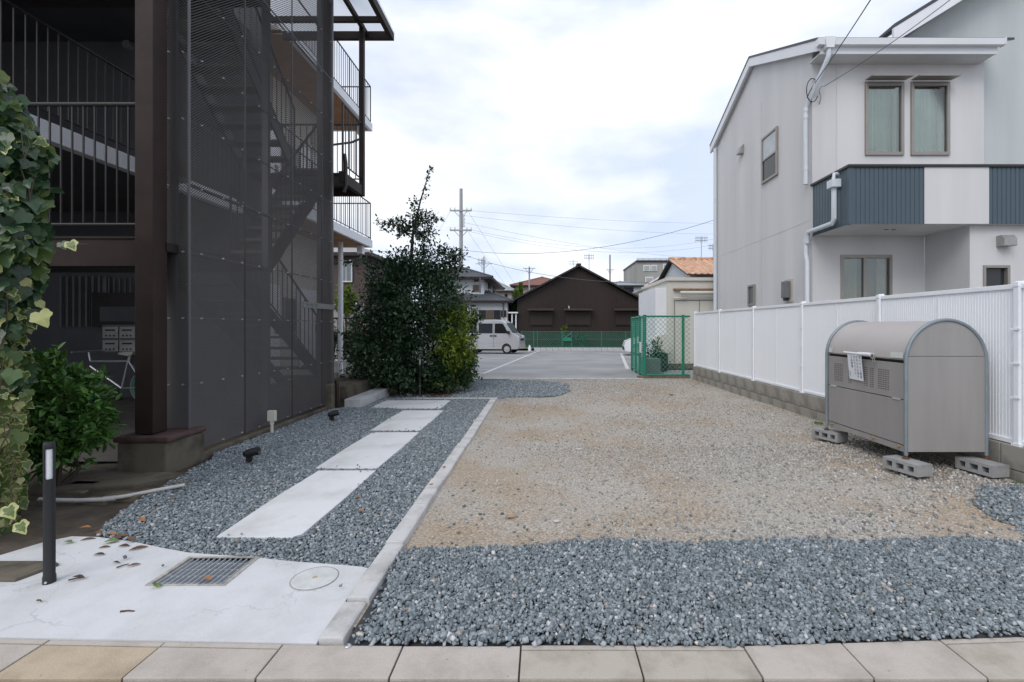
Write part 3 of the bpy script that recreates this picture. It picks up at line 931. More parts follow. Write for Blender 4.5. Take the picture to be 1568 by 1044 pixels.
# near column on its concrete foot
MB().box(-3.575, -3.415, 4.17, 4.33, 0.36, 8.2).build('column', M_brown, tw, bevel=0.006)
foot = MB().prism([(-3.67, 4.10, 0.0), (-3.245, 4.10, 0.0), (-3.235, 4.56, 0.0), (-3.68, 4.56, 0.0)], (0, 0, 0.30)).build('column_foot', M_old, tw, bevel=0.02)
MB().prism([(-3.695, 4.085, 0.30), (-3.22, 4.085, 0.30), (-3.225, 4.57, 0.30), (-3.70, 4.57, 0.30)], (0, 0, 0.05)).build('rusty_cap', mat('rusty_base_plate', (0.075, 0.045, 0.038), rough=0.75, var=0.35, scale=9, bump=0.5, bscale=30), tw, bevel=0.018)
# far foot
MB().box(-3.47, -3.20, 7.22, 7.5, 0.0, 0.42).build('column_foot', M_old, tw, bevel=0.015)
MB().box(-3.43, -3.33, 7.40, 7.5, 0.42, 8.2).build('column', M_brown, tw, bevel=0.006)
# plinth under the screen
MB().box(-3.42, -3.27, 4.56, 7.22, 0.0, 0.085).build('plinth', M_old, tw, bevel=0.01)

# expanded-metal panels: every strand is a tilted strip
def strand_panel(w, h, pitch=0.0135, L_=0.030, tilt=(0.006, 0.0108)):
    rows = int(h / pitch); segs = int(w / (L_ / 2))
    j = np.arange(segs + 1); yy_ = j * (w / segs)
    V, F = [], []
    base = 0
    for r_ in range(rows):
        zc = (r_ + .5) * h / rows
        zz = zc + (pitch / 2) * 0.92 * np.where((j + r_) % 2 == 0, 1, -1)
        a = np.stack([np.full(segs + 1, tilt[0] / 2), yy_, zz - tilt[1] / 2], 1)
        b_ = np.stack([np.full(segs + 1, -tilt[0] / 2), yy_, zz + tilt[1] / 2], 1)
        V.append(a); V.append(b_)
        i0 = base + np.arange(segs)
        F.append(np.stack([i0, i0 + 1, i0 + segs + 2, i0 + segs + 1], 1))
        base += 2 * (segs + 1)
    return np.concatenate(V), np.concatenate(F)
scr = MB().box(-3.315, -3.309, 4.45, 7.46, 0.12, 0.15)
XS = -3.30
cols = [4.45, 5.27, 6.26, 7.10, 7.46]
rowsz = [0.12, 2.63, 5.14, 7.65]
scr = MB()
for z in [0.14 + 0.62 * k for k in range(13)]:
    scr.box(XS - 0.026, XS - 0.008, 4.46, 7.45, z - 0.006, z + 0.006)
scr = scr.build('mesh_screen', M_frame, tw)
pc = {}
for r_ in range(3):
    for c_ in range(4):
        w_ = cols[c_ + 1] - cols[c_] - 0.012
        if c_ not in pc:
            V, F = strand_panel(w_, rowsz[1] - rowsz[0] - 0.012)
            o = mesh_np('mesh_panel', V, F, M_mesh)
            o.parent = scr
            pc[c_] = o
        else:
            o = copy_obj(pc[c_], scr)
        o.location = Vector((XS, cols[c_] + 0.006, rowsz[r_] + 0.006)) - world_of(scr)
V, F = strand_panel(0.235, rowsz[1] - rowsz[0] - 0.012)
V = np.stack([V[:, 1], -V[:, 0], V[:, 2]], 1)
for r_ in range(3):
    if r_ == 0:
        fo = mesh_np('mesh_panel', V, F, M_mesh); fo.parent = scr
        o = fo
    else:
        o = copy_obj(fo, scr)
    z0 = 0.37 if r_ == 0 else rowsz[r_] + 0.006
    o.location = Vector((-3.535, 4.445, rowsz[r_] + (0.236 if r_ == 0 else 0.006))) - world_of(scr)
# panel edge strips and posts behind
for y in cols[1:4]:
    MB().box(XS - 0.006, XS + 0.004, y - 0.008, y + 0.008, 0.12, 7.65).build('seam_strip', M_rail, scr)
MB().box(XS - 0.012, XS + 0.006, 4.437, 4.452, 0.13, 7.65).build('corner_strip', M_frame, scr)
for z in rowsz[1:3]:
    MB().box(XS - 0.006, XS + 0.0035, 4.455, 7.455, z - 0.008, z + 0.008).build('seam_strip', M_rail, scr)
for y, w_ in ((5.80, 0.055), (7.2, 0.05)):
    MB().box(XS - 0.11, XS - 0.035, y - w_ / 2, y + w_ / 2, 0.1, 7.7).build('screen_post', M_frame, scr)
MB().box(-3.50, -3.44, 4.46, 4.50, 0.37, 7.7).build('screen_post', M_frame, scr)
MB().box(XS - 0.08, XS - 0.022, 7.462, 7.55, 0.40, 8.0).build('screen_post', M_frame, scr)
mb = MB()
for k in range(13):
    z = 0.14 + 0.62 * k
    for y in np.arange(4.60, 7.45, 0.31):
        mb.tube((XS - 0.004, y, z), (XS + 0.012, y, z), 0.009, 0.006, 6)
    for x in (-3.49, -3.36):
        if z > 0.6:
            mb.tube((x, 4.452, z), (x, 4.432, z), 0.009, 0.006, 6)
bo = mb.build('bolts', M_bolt, scr); bo['kind'] = 'stuff'
# name plate
pl = MB()
pl.box(XS + 0.010, XS + 0.018, 6.52, 7.50, WZ(463, 6.75), WZ(471.5, 6.75))
MB_PL = pl.build('name_plate', mat('grey_name_plate', (0.21, 0.215, 0.21), rough=0.5, var=0.06, metal=0.2), scr)
zc_ = (WZ(463, 6.75) + WZ(471.5, 6.75)) / 2
mtx = Matrix(((0, 0, 1, XS + 0.0195), (1, 0, 0, 6.74), (0, 1, 0, zc_), (0, 0, 0, 1)))
for i_, ch_ in enumerate('TWIN\u30fb\u5b9d'):
    mtx = Matrix(((0, 0, 1, XS + 0.0195), (1, 0, 0, 6.58 + i_ * 0.062), (0, 1, 0, zc_), (0, 0, 0, 1)))
    text_mesh('letter', ch_, 0.062, M_rail, MB_PL, mtx)

# beams, landings and flights
def steel_beam(p0, p1, h, w_, name='beam', m_=None):
    (x0, y0, z0), (x1, y1, z1) = p0, p1
    return MB().box(min(x0, x1) - (w_ / 2 if x0 == x1 else 0), max(x0, x1) + (w_ / 2 if x0 == x1 else 0),
                    min(y0, y1) - (w_ / 2 if y0 == y1 else 0), max(y0, y1) + (w_ / 2 if y0 == y1 else 0), z0 - h, z0).build(name, m_ or M_brown, tw)
def railing(parent, p0, p1, h, step=0.1, r=0.009, top=0.019, low=0.12, post_every=0, m_=None, name='railing', flat=False):
    """one railing: top rail, bottom rail and every bar of its own"""
    m_ = m_ or M_rail
    p0, p1 = Vector(p0), Vector(p1)
    up = Vector((0, 0, 1))
    rl = MB().tube(p0 + up * h, p1 + up * h, top, n=8).build('handrail' if flat else name, m_, parent)
    if flat: rl = parent
    MB().tube(p0 + up * low, p1 + up * low, top * .7, n=6).build('bottom_rail', m_, rl)
    L_ = (p1 - p0).length
    n_ = max(1, int(L_ / step))
    for i in range(n_ + 1):
        p = p0.lerp(p1, i / n_)
        thick = i in (0, n_) or (post_every and i % post_every == 0)
        rr = r * 2.0 if thick else r
        MB().tube(p + up * (0.0 if thick else low), p + up * h, rr, n=5, cap=False).build('bar', m_, rl)
    return rl
# mid landing (2.07 m) at the street end
steel_beam((-3.58, 4.25, 2.07), (-7.6, 4.25, 2.07), 0.235, 0.10)
MB().box(-3.58, -7.6, 4.19, 4.31, 2.075, 2.095).build('flange', M_brown, tw)
MB().box(-7.6, -3.40, 4.31, 6.0, 1.98, 2.06).build('landing', M_rail, tw)
railing(tw, (-7.6, 4.25, 2.09), (-3.60, 4.25, 2.09), 1.19, step=0.1, r=0.0085, top=0.02)
# street-end landing (5.4 m)
MB().box(-7.6, -3.40, 4.31, 5.9, 5.25, 5.38).build('landing', M_rail, tw)
steel_beam((-3.58, 4.25, 5.40), (-7.6, 4.25, 5.40), 0.235, 0.10)
# far landings (3.77 m and 7.1 m) standing on the free post
for z in (3.77,):
    MB().box(-4.7, -3.20, 7.62, 8.42, z - 0.07, z - 0.01).build('landing', M_rail, tw)
    MB().box(-3.25, -3.17, 7.56, 8.44, z - 0.17, z).build('edge_beam', M_brown, tw, bevel=0.004)
    MB().box(-4.7, -3.25, 8.38, 8.44, z - 0.17, z).build('edge_beam', M_brown, tw, bevel=0.004)
railing(tw, (-3.2, 7.60, 3.78), (-3.2, 8.40, 3.78), 1.08, step=0.1, r=0.008, top=0.018)
railing(tw, (-3.2, 8.40, 3.78), (-4.6, 8.40, 3.78), 1.08, step=0.1, r=0.008, top=0.018)
MB().box(-3.235, -3.155, 8.36, 8.44, 3.60, 6.62).build('free_post', M_brown, tw, bevel=0.005)
MB().tube((-3.355, 7.575, 0.1), (-3.355, 7.575, 7.4), 0.020, n=10).build('rain_pipe', M_rail, tw, smooth=True)
MB().path([(-3.17, 7.60, 4.05), (-3.15, 7.60, 3.9), (-3.15, 7.60, 3.55), (-3.18, 7.60, 3.45)], 0.028, 10).build('drain_elbow', M_rail, tw, smooth=True)
MB().path([(-3.235, 7.43, 0.44), (-3.19, 7.36, 0.44), (-3.17, 7.34, 0.40), (-3.17, 7.34, 0.02)], 0.026, 10).build('drain_elbow', M_brown, tw, smooth=True)

def flight(x0, x1, y0, z0, y1, z1, n_, rail_x=None):
    fl = MB()
    for x in (x0, x1):
        dy = 0.02
        fl.prism([(x - 0.015, y0, z0 - 0.06), (x - 0.015, y0, z0 + 0.16), (x - 0.015, y1, z1 + 0.10), (x - 0.015, y1, z1 - 0.14)], (0.03, 0, 0))
    fl = fl.build('stair_flight', M_rail, tw)
    td = None
    dy = (y1 - y0) / n_
    for i in range(n_):
        z = z0 + (z1 - z0) * (i + 1) / n_
        c = Vector(((x0 + x1) / 2, y0 + dy * (i + .5), z))
        if td is None:
            td = MB().box(x0 + .016, x1 - .016, c.y - abs(dy) * .55, c.y + abs(dy) * .55, z - 0.035, z).build('tread', M_tread, fl)
            base = c
            base_loc = Vector(td.location)
        else:
            copy_obj(td, fl, base_loc + c - base)
    if rail_x is not None:
        a = Vector((rail_x, y0, z0 + .05)); b_ = Vector((rail_x, y1, z1 + .05))
        railing(fl, a, b_, 0.95, step=0.16, r=0.008, top=0.018, flat=True)
    return fl
flight(-4.75, -3.98, 9.0, 0.05, 6.05, 2.07, 11, rail_x=-3.97)
flight(-3.95, -3.42, 6.0, 2.07, 7.62, 3.77, 9, rail_x=-3.43)
flight(-4.75, -3.98, 7.6, 3.77, 5.85, 5.38, 9, rail_x=-3.97)
# canopy over the stair head
M_poly = mat_frosted('cloudy_polycarbonate', (0.82, 0.84, 0.87), 0.35)
cz = 6.60
can = MB()
can.box(-2.79, -2.71, 5.5, 8.66, cz - 0.11, cz + 0.02)
can.box(-4.7, -2.79, 8.58, 8.66, cz - 0.11, cz + 0.02)
can.box(-4.7, -2.79, 8.16, 8.22, cz - 0.07, cz + 0.018)
can.box(-4.7, -2.79, 7.2, 7.26, cz - 0.07, cz + 0.018)
can.box(-3.22, -3.16, 5.5, 8.58, cz - 0.06, cz + 0.017)
can = can.build('canopy_frame', M_brown, tw)
MB().box(-4.7, -2.70, 5.5, 8.67, cz + 0.024, cz + 0.03).build('canopy_sheet', M_poly, can)

# ---- dark hall behind the column
ap = thing('apartment_building', (-5.5, 9, 0), 'three storey apartment block with white edged balconies behind the stair tower', 'apartment building')
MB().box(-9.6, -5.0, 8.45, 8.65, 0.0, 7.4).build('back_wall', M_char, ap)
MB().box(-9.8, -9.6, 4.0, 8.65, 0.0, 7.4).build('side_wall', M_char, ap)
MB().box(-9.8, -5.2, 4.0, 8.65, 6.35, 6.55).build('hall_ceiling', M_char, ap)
# first-floor corridor edge seen in the hall
MB().box(-5.42, -5.30, 4.55, 8.44, 3.30, 3.50).build('corridor_edge', M_fascia, ap)
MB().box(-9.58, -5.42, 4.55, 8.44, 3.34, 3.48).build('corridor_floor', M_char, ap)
railing(ap, (-5.36, 4.6, 3.50), (-5.36, 8.4, 3.50), 1.05, step=0.11, r=0.008, top=0.016)
# round wall lamps (unlit)
M_lamp = mat('unlit_opal_glass', (0.17, 0.17, 0.17), rough=0.3, var=0.05)
for px, py in ((84, 41), (180, 58)):
    p = W(px, py, 8.2)
    MB().tube((p.x, 8.44, p.z), (p.x, 8.36, p.z), 0.095, 0.07, 16).build('wall_lamp', M_lamp, ap, smooth=True)
p = W(14, 14, 8.2)
MB().box(p.x - .3, p.x + .3, 8.38, 8.44, p.z - .1, p.z + .12).build('notice_panel', mat('pale_panel', (0.25, 0.25, 0.25), var=0.1), ap)
# steel bars and a notice board at ground level
for i in range(8):
    x = WX(78 + i * 10, 8.2)
    MB().box(x - 0.02, x + 0.02, 8.36, 8.39, WZ(500, 8.2), WZ(421, 8.2)).build('window_bar', mat('pale_bar', (0.12, 0.12, 0.125), var=0.1), ap)
for i in range(6):
    x = WX(145 + i * 8.4, 8.2)
    MB().box(x - 0.012, x + 0.012, 8.36, 8.39, WZ(468, 8.2), WZ(424, 8.2)).build('window_bar', mat('pale_bar', (0.12, 0.12, 0.125), var=0.1), ap)
bd = MB().box(WX(132, 8.2), WX(222, 8.2), 8.30, 8.35, WZ(500, 8.2), WZ(447, 8.2)).build('notice_board', M_rail, ap)
MB().box(WX(145, 8.2), WX(216, 8.2), 8.292, 8.299, WZ(492, 8.2), WZ(469, 8.2)).build('board_face', M_char, bd)

# balconies with white fascia
ZF = [WZ(368, 13.0), WZ(190, 13.0)]
for z in ZF:
    MB().box(-4.74, -4.66, 8.7, 13.0, z - 0.20, z).build('balcony_fascia', M_fascia, ap)
    MB().box(-6.3, -4.74, 12.93, 13.0, z - 0.20, z).build('balcony_fascia', M_fascia, ap)
    MB().box(-6.3, -4.74, 8.7, 12.93, z - 0.10, z - 0.02).build('balcony_floor', M_cream, ap)
    sf = MB()
    for k in range(10):
        y0 = 8.7 + k * 0.423
        MB().box(-6.3, -4.745, y0 + 0.003, y0 + 0.42, z - 0.185, z - 0.165).build('soffit_board', M_wood, ap)
    railing(ap, (-4.70, 8.75, z), (-4.70, 12.96, z), 1.0, step=0.115, r=0.007, top=0.016, low=0.06, post_every=12)
    railing(ap, (-4.70, 12.96, z), (-6.2, 12.96, z), 1.0, step=0.115, r=0.007, top=0.016, low=0.06)
    # rainwater hopper under the far end
    MB().box(-4.93, -4.78, 12.6, 12.75, z - 0.42, z - 0.20).build('rain_hopper', M_fascia, ap, bevel=0.01)
    MB().path([(-4.86, 12.68, z - 0.42), (-4.86, 12.68, z - 0.52), (-5.1, 12.68, z - 0.62), (-6.1, 12.68, z - 0.75)], 0.03, 8).build('rain_pipe', M_frame, ap)
MB().box(-10, -5.75, 8.66, 12.9, 0, 9.6).build('block_wall', M_cream, ap)
# deep eaves with boarded soffit over the top floor
zr = 9.55
for k in range(10):
    y0 = 7.9 + k * 0.55
    MB().box(-6.3, -4.35, y0 + 0.003, y0 + 0.547, zr, zr + 0.03).build('eaves_board', M_wood, ap)
MB().box(-4.35, -4.28, 7.9, 13.4, zr - 0.05, zr + 0.22).build('gutter', M_fascia, ap)
MB().box(-10, -4.35, 7.9, 13.4, zr + 0.035, zr + 0.2).build('roof', M_rail, ap)
# windows of the flats on the side wall
M_glassdk = mat_glass('dark_glass')
M_alum = mat('bronze_aluminium', (0.20, 0.175, 0.155), rough=0.4, var=0.06, metal=0.5)
M_white = mat('white_paint', (0.74, 0.75, 0.77), rough=0.5, var=0.03, scale=1.5)
for z in (ZF[0], ZF[1], 0.25):
    for y in (9.4, 11.2):
        w_ = MB().box(-5.76, -5.72, y, y + 0.95, z + 0.05, z + 1.95).build('door', M_fascia, ap)
        MB().box(-5.72, -5.69, y + .75, y + .85, z + 0.9, z + 1.1).build('handle', M_alum, w_)
    w_ = MB().box(-5.76, -5.70, 10.5, 11.0, z + 0.9, z + 1.7).build('window_frame', M_alum, ap)
    MB().box(-5.70, -5.694, 10.54, 10.96, z + 0.94, z + 1.66).build('pane', M_glassdk, w_)
MB().tube((-5.19, 12.2, 0.0), (-5.19, 12.2, ZF[0] - .1), 0.062, n=12).build('rain_pipe', M_white, ap, smooth=True)
MB().tube((-5.55, 12.4, 0.0), (-5.55, 12.4, ZF[0] - .1), 0.035, n=10).build('rain_pipe', M_cream, ap, smooth=True)

# mailboxes
mbx = thing('mailbox_bank', (WX(190, 8.1), 8.15, 0.9), 'bank of six steel mailboxes on dark wall behind the bicycle', 'mailboxes')
M_steel = mat('brushed_steel', (0.34, 0.34, 0.33), rough=0.4, var=0.15, scale=8, metal=0.5)
x0, x1 = WX(155, 8.1), WX(236, 8.1)
z0, z1 = WZ(540, 8.1), WZ(497, 8.1)
MB().box(x0, x1, 8.12, 8.36, z0, z1).build('case', M_frame, mbx)
for r_ in range(2):
    for c_ in range(3):
        a = x0 + .02 + c_ * (x1 - x0 - .04) / 3; b_ = a + (x1 - x0 - .04) / 3 - 0.025
        c = z0 + .02 + r_ * (z1 - z0 - .02) / 2; d = c + (z1 - z0 - .02) / 2 - 0.035
        dr = MB().box(a, b_, 8.10, 8.119, c, d).build('mailbox_door', M_steel, mbx, bevel=0.004)
        MB().box(a + .05, b_ - .05, 8.094, 8.099, d - .07, d - .045).build('slot', M_rail, dr)
        for q in range(3):
            xx_ = a + (b_ - a) * (0.25 + .25 * q)
            MB().box(xx_ - .012, xx_ + .012, 8.092, 8.099, c + .03, c + .055).build('dial', M_rail, dr)

# bicycle (seen from its left side, front wheel behind the shrub)
bk = thing('bicycle', (WX(180, 7.75), 7.75, 0.05), 'silver bicycle with pale saddle parked under the mailboxes', 'bicycle')
M_tyre = mat('black_tyre', (0.02, 0.02, 0.02), rough=0.8)
M_tyre_g = mat('grey_tyre', (0.20, 0.20, 0.19), rough=0.8)
M_teal = mat('teal_rim', (0.05, 0.28, 0.22), rough=0.4)
M_silver = mat('silver_tube', (0.45, 0.46, 0.48), rough=0.3, metal=0.6, var=0.05)
yb = 7.75
def wheel(cx, cz, r):
    t_ = MB()
    n_ = 28
    pts = [(cx + r * math.cos(2 * math.pi * i / n_), yb, cz + r * math.sin(2 * math.pi * i / n_)) for i in range(n_ + 1)]
    wh = MB().path(pts, 0.02, 8).build('wheel', M_tyre_g, bk, smooth=True)
    pts = [(cx + (r - .032) * math.cos(2 * math.pi * i / n_), yb, cz + (r - .032) * math.sin(2 * math.pi * i / n_)) for i in range(n_ + 1)]
    MB().path(pts, 0.012, 6).build('rim', M_teal, wh)
    sp = MB()
    for i in range(14):
        a = 2 * math.pi * i / 14
        sp.tube((cx, yb, cz), (cx + (r - .03) * math.cos(a), yb, cz + (r - .03) * math.sin(a)), 0.002, n=4)
    sp.tube((cx, yb - .05, cz), (cx, yb + .05, cz), 0.02, n=10)
    sp.build('spokes', M_silver, wh)
xw = WX(226, yb); zw = 0.05 + 0.27
wheel(xw, zw, 0.265)
wheel(xw - 1.02, zw, 0.265)
bb = (xw - 0.42, yb, zw - 0.02)
seat_t = (xw - 0.31, yb, WZ(553, yb))
head = (xw - 0.93, yb, WZ(553, yb))
fr = MB()
fr.tube(bb, (xw - 0.30, yb, WZ(546, yb)), 0.016)
fr.tube(seat_t, head, 0.016)
fr.tube(bb, (head[0], yb, head[2] - .08), 0.018)
for s in (-.05, .05):
    fr.tube(bb, (xw, yb + s, zw), 0.010)
    fr.tube(seat_t, (xw, yb + s, zw), 0.009)
    fr.tube((head[0], yb + s, head[2] - .12), (xw - 1.02, yb + s, zw), 0.011)
fr.build('frame', M_silver, bk, smooth=True)
MB().prism([(xw - 0.47, yb - .03, WZ(542, yb)), (xw - 0.44, yb - .03, WZ(539.5, yb)), (xw - 0.2, yb - .08, WZ(538, yb)), (xw - 0.17, yb - .08, WZ(540, yb)), (xw - 0.22, yb - .06, WZ(544, yb)), (xw - 0.3, yb - .04, WZ(545, yb))], (0, 0.12, 0)).build('saddle', mat('pale_saddle', (0.50, 0.49, 0.46), rough=0.5), bk, bevel=0.01)
MB().tube((xw - .28, yb, WZ(545, yb)), (xw - .30, yb, WZ(553, yb)), 0.013).build('seat_post', M_silver, bk)
MB().tube(head, (head[0] - .03, yb, head[2] + .15), 0.014).tube((head[0] - .03, yb - .28, head[2] + .16), (head[0] - .03, yb + .28, head[2] + .16), 0.013).build('handlebar', M_silver, bk)
MB().tube((bb[0], yb - .06, bb[2]), (bb[0], yb - .06, bb[2] - .16), 0.011).box(bb[0] - .05, bb[0] + .05, yb - .14, yb - .05, bb[2] - .18, bb[2] - .155).build('pedal', M_rail, bk)

# ---- entrance steps
tag(MB().box(-3.10, -2.845, 7.42, 8.80, -0.05, 0.17).build('entrance_step', M_step, bevel=0.012),
    'grey concrete entrance step at the gravel edge beside the screen', 'step')
tag(MB().box(-4.6, -3.16, 7.70, 9.6, -0.05, 0.335).build('entrance_platform', M_old, bevel=0.015),
    'mossy concrete platform above the entrance step', 'platform')

# ================================================================== RIGHT SIDE: block wall, white fence, bin, house
def fx(d):
    return 3.83 - 0.0196 * (d - 4.04)
FR = math.atan(0.0196)                      # the boundary runs a touch off the camera axis
def along(d, off=0.0):
    return Vector((fx(d) + off, d, 0))
# ---- block wall: every block its own piece
bw = thing('block_wall', (3.8, 8, 0), 'low stained concrete block wall under the white panel fence', 'block wall')
d0, d1 = 2.4, 11.72
core = MB().prism([(fx(d0) + .03, d0, -.1), (fx(d1) + .03, d1, -.1), (fx(d1) + .12, d1, -.1), (fx(d0) + .12, d0, -.1)], (0, 0, .425)).build('mortar_core', M_cblock, bw)
for c_ in range(3):
    zb = -0.265 + c_ * 0.2
    d = d0 + (0.2 if c_ % 2 else 0)
    blk = None
    while d < d1 - 0.1:
        L_ = min(0.394, d1 - d)
        if blk is None:
            blk = MB().box(0, 0.155, 0, 0.392, 0, 0.194).build('concrete_block', M_block, None, bevel=0.006, local=True)
            o = blk
        else:
            o = copy_obj(blk)
        o.parent = bw
        o.location = Vector((fx(d) - 0.002 + random.uniform(-.002, .002), d, zb)) - world_of(bw)
        o.rotation_euler = (0, 0, FR)
        if L_ < 0.39: o.scale = (1, L_ / 0.392, 1)
        d += 0.4
# ---- white panel fence
M_fpanel = mat('white_fence_sheet', (0.84, 0.86, 0.89), rough=0.5, var=0.025, scale=1.2, streak=True)
M_fpost = mat('white_fence_post', (0.82, 0.84, 0.87), rough=0.4, var=0.03)
pf = thing('panel_fence', (3.85, 8, 0.34), 'tall white ribbed panel fence on the low block wall', 'fence')
ZB, ZT = 0.345, 1.655
posts = [3.88 + 1.56 * k for k in range(-1, 6)]
pan = None
for k in range(len(posts) - 1):
    for h in range(2):
        a = posts[k] + h * 0.78 + 0.006
        if pan is None:
            w_ = 0.768; nr = 28; mb = MB()
            pr = []
            for i in range(nr):
                y0 = i * w_ / nr; pw = w_ / nr
                pr += [(0, y0), (0, y0 + pw * .62), (0.0035, y0 + pw * .72), (0.0035, y0 + pw * .9)]
            pr.append((0, w_))
            for i in range(len(pr) - 1):
                mb.face([(pr[i][0], pr[i][1], 0), (pr[i + 1][0], pr[i + 1][1], 0), (pr[i + 1][0], pr[i + 1][1], ZT - ZB - .06), (pr[i][0], pr[i][1], ZT - ZB - .06)])
            mb.box(0.010, 0.016, 0.001, w_ - .001, 0.001, ZT - ZB - .061)
            pan = mb.build('fence_panel', M_fpanel, None, local=True)
            o = pan
        else:
            o = copy_obj(pan)
        o.parent = pf
        o.location = Vector((fx(a) + 0.045, a, ZB + 0.02)) - world_of(pf)
        o.rotation_euler = (0, 0, FR)
    # rails of this bay
    a, b_ = posts[k], posts[k + 1]
    for z0, z1 in ((ZT - .045, ZT - .005), (ZB - .008, ZB + .03)):
        MB().prism([(fx(a) + .03, a + .02, z0), (fx(b_) + .03, b_ - .02, z0), (fx(b_) + .075, b_ - .02, z0), (fx(a) + .075, a + .02, z0)], (0, 0, z1 - z0)).build('rail', M_fpost, pf, bevel=0.004)
    m_ = (a + b_) / 2
    MB().box(fx(m_) + .038, fx(m_) + .044, m_ - 0.008, m_ + 0.008, ZB + .03, ZT - .05).build('joint_strip', M_frame if False else M_fpost, pf)
for d in posts:
    x = fx(d)
    po = MB().box(x + .012, x + .04, d - 0.022, d + 0.022, ZB - 0.02, ZT).build('fence_post', M_fpost, pf, bevel=0.004)
    cp = MB()
    cp.tube((x + .05, d - .035, ZT - .002), (x + .05, d + .035, ZT - .002), 0.020, n=8)
    cp.box(x + .006, x + .04, d - .025, d + .025, ZT - .03, ZT + .008)
    cp.build('post_cap', M_fpost, po, bevel=0.003)
    cl = MB()
    for z in (0.72, 1.0, 1.28):
        cl.box(x + .004, x + .012, d - .035, d + .035, z - .008, z + .008)
        for s in (-1, 1):
            cl.tube((x + .0, d + s * .036, z), (x + .012, d + s * .036, z), 0.007, n=6)
    cl.build('clamp', M_fpost, po)
    MB().box(x + .005, x + .06, d - .035, d + .035, ZB - 0.02, ZB + .005).build('foot', M_fpost, po)

# ---- refuse bin with arched lid
M_bin = mat('taupe_bin_sheet', (0.30, 0.285, 0.275), rough=0.42, var=0.10, scale=5, bump=0.12, bscale=3.5, streak=True)
M_binlid = mat('taupe_lid_sheet', (0.42, 0.39, 0.375), rough=0.45, var=0.05, scale=2.5)
M_binfr = mat('blue_grey_tube', (0.235, 0.275, 0.30), rough=0.45, var=0.12, scale=8, metal=0.3)
bx0, bx1, by0, by1 = 3.085, 3.765, 4.04, 5.20
bz0, bsp, btop = 0.235, 1.0, 1.355
bn = thing('refuse_bin', ((bx0 + bx1) / 2, (by0 + by1) / 2, 0.18), 'taupe steel refuse bin with arched lid on hollow blocks by white fence', 'refuse bin')
xc, hw = (bx0 + bx1) / 2, (bx1 - bx0) / 2
def arch(z0, shr=0.0, n_=18, front_from=0.0):
    """outline of the end plate, from the front foot over the top to the rear foot"""
    pts = [(bx0 + shr, z0)]
    for i in range(n_ + 1):
        a = math.pi - math.pi * i / n_
        pts.append((xc + (hw - shr) * math.cos(a), bsp + (btop - bsp - shr) * math.sin(a)))
    pts.append((bx1 - shr, z0))
    return pts
def plate(y, z0, z1, th, name):
    pts = [p for p in arch(bz0, 0.012)]
    MBp = MB()
    if z1 is None:
        pp = [(x, y, z) for x, z in pts if z >= z0 - 1e-6]
        pp = [(bx0 + .012, y, z0)] + [q for q in pp if q[2] > z0 + 1e-4] + [(bx1 - .012, y, z0)]
    else:
        pp = [(bx0 + .012, y, z0), (bx1 - .012, y, z0), (bx1 - .012, y, z1), (bx0 + .012, y, z1)]
    return MBp.prism(pp, (0, th, 0)).build(name, M_bin, bn)
for y in (by0 + .012, by1 - .03):
    plate(y, bz0, 1.046, 0.018, 'end_panel')
    plate(y, 1.050, None, 0.018, 'end_panel')
# curved lid and rear sheet
lid = MB()
ar = arch(0.93, 0.006, 20)
i0 = 1
fp = [(xc + (hw - .004) * math.cos(a), bsp + (btop - bsp - .004) * math.sin(a)) for a in [math.pi * (1 - t) for t in np.linspace(0.02, 1.0, 22)]]
pp = fp + [(x * 1.0 + (xc - x) * .03, z - .012) for x, z in fp[::-1]]
lid.prism([(x, by0 + .03, z) for x, z in pp], (0, by1 - by0 - .06, 0))
lid = lid.build('lid', M_binlid, bn, smooth=True)
MB().box(bx1 - .02, bx1 - .006, by0 + .03, by1 - .03, bz0, bsp + .01).build('back_panel', M_bin, bn)
MB().box(bx0 + .02, bx1 - .02, by0 + .03, by1 - .03, bz0 - .002, bz0 + .014).build('floor_panel', M_bin, bn)
MB().box(bx0 + .022, bx0 + .03, by0 + .03, by1 - .03, 0.95, 1.03).build('dark_gap', mat('bin_gap', (0.01, 0.01, 0.01)), bn)
# front flap doors
up = MB().box(bx0 + .004, bx0 + .018, by0 + .032, by1 - .032, 0.675, 0.985).build('upper_flap', M_bin, bn, bevel=0.003)
lo_ = MB().box(bx0 + .004, bx0 + .018, by0 + .032, by1 - .032, 0.285, 0.668).build('lower_flap', M_bin, bn, bevel=0.003)
MB().box(bx0 + .008, bx0 + .03, by0 + .032, by1 - .032, bz0 - .012, 0.278).build('sill', M_bin, bn, bevel=0.004)
for y in (by0 + .13, by1 - .13):
    MB().box(bx0 - .003, bx0 + .006, y - .045, y + .045, 0.664, 0.680).build('hinge', M_galv, up)
for y in (by0 + .10, by0 + .42, by1 - .10):
    MB().tube((bx0 + .01, y, 0.262), (bx0 - .012, y, 0.262), 0.012, 0.012, 8).build('stud', mat('brass_stud', (0.30, 0.22, 0.11), rough=0.5), lo_)
# ventilation slots, punched in four groups
sl = MB()
for g0, ncol in ((by1 - .28, 5), (by1 - .42, 2), (by0 + .50, 2), (by0 + .42, 2), (by0 + .22, 5)):
    for c_ in range(ncol):
        for r_ in range(10):
            y = g0 + c_ * 0.030 - (0 if ncol > 2 else 0); z = 0.735 + r_ * 0.019
            sl.box(bx0 + .0015, bx0 + .0045, y, y + .016, z, z + .0045)
sl = sl.build('vent_slots', mat('slot_dark', (0.02, 0.02, 0.02)), up); sl['kind'] = 'stuff'
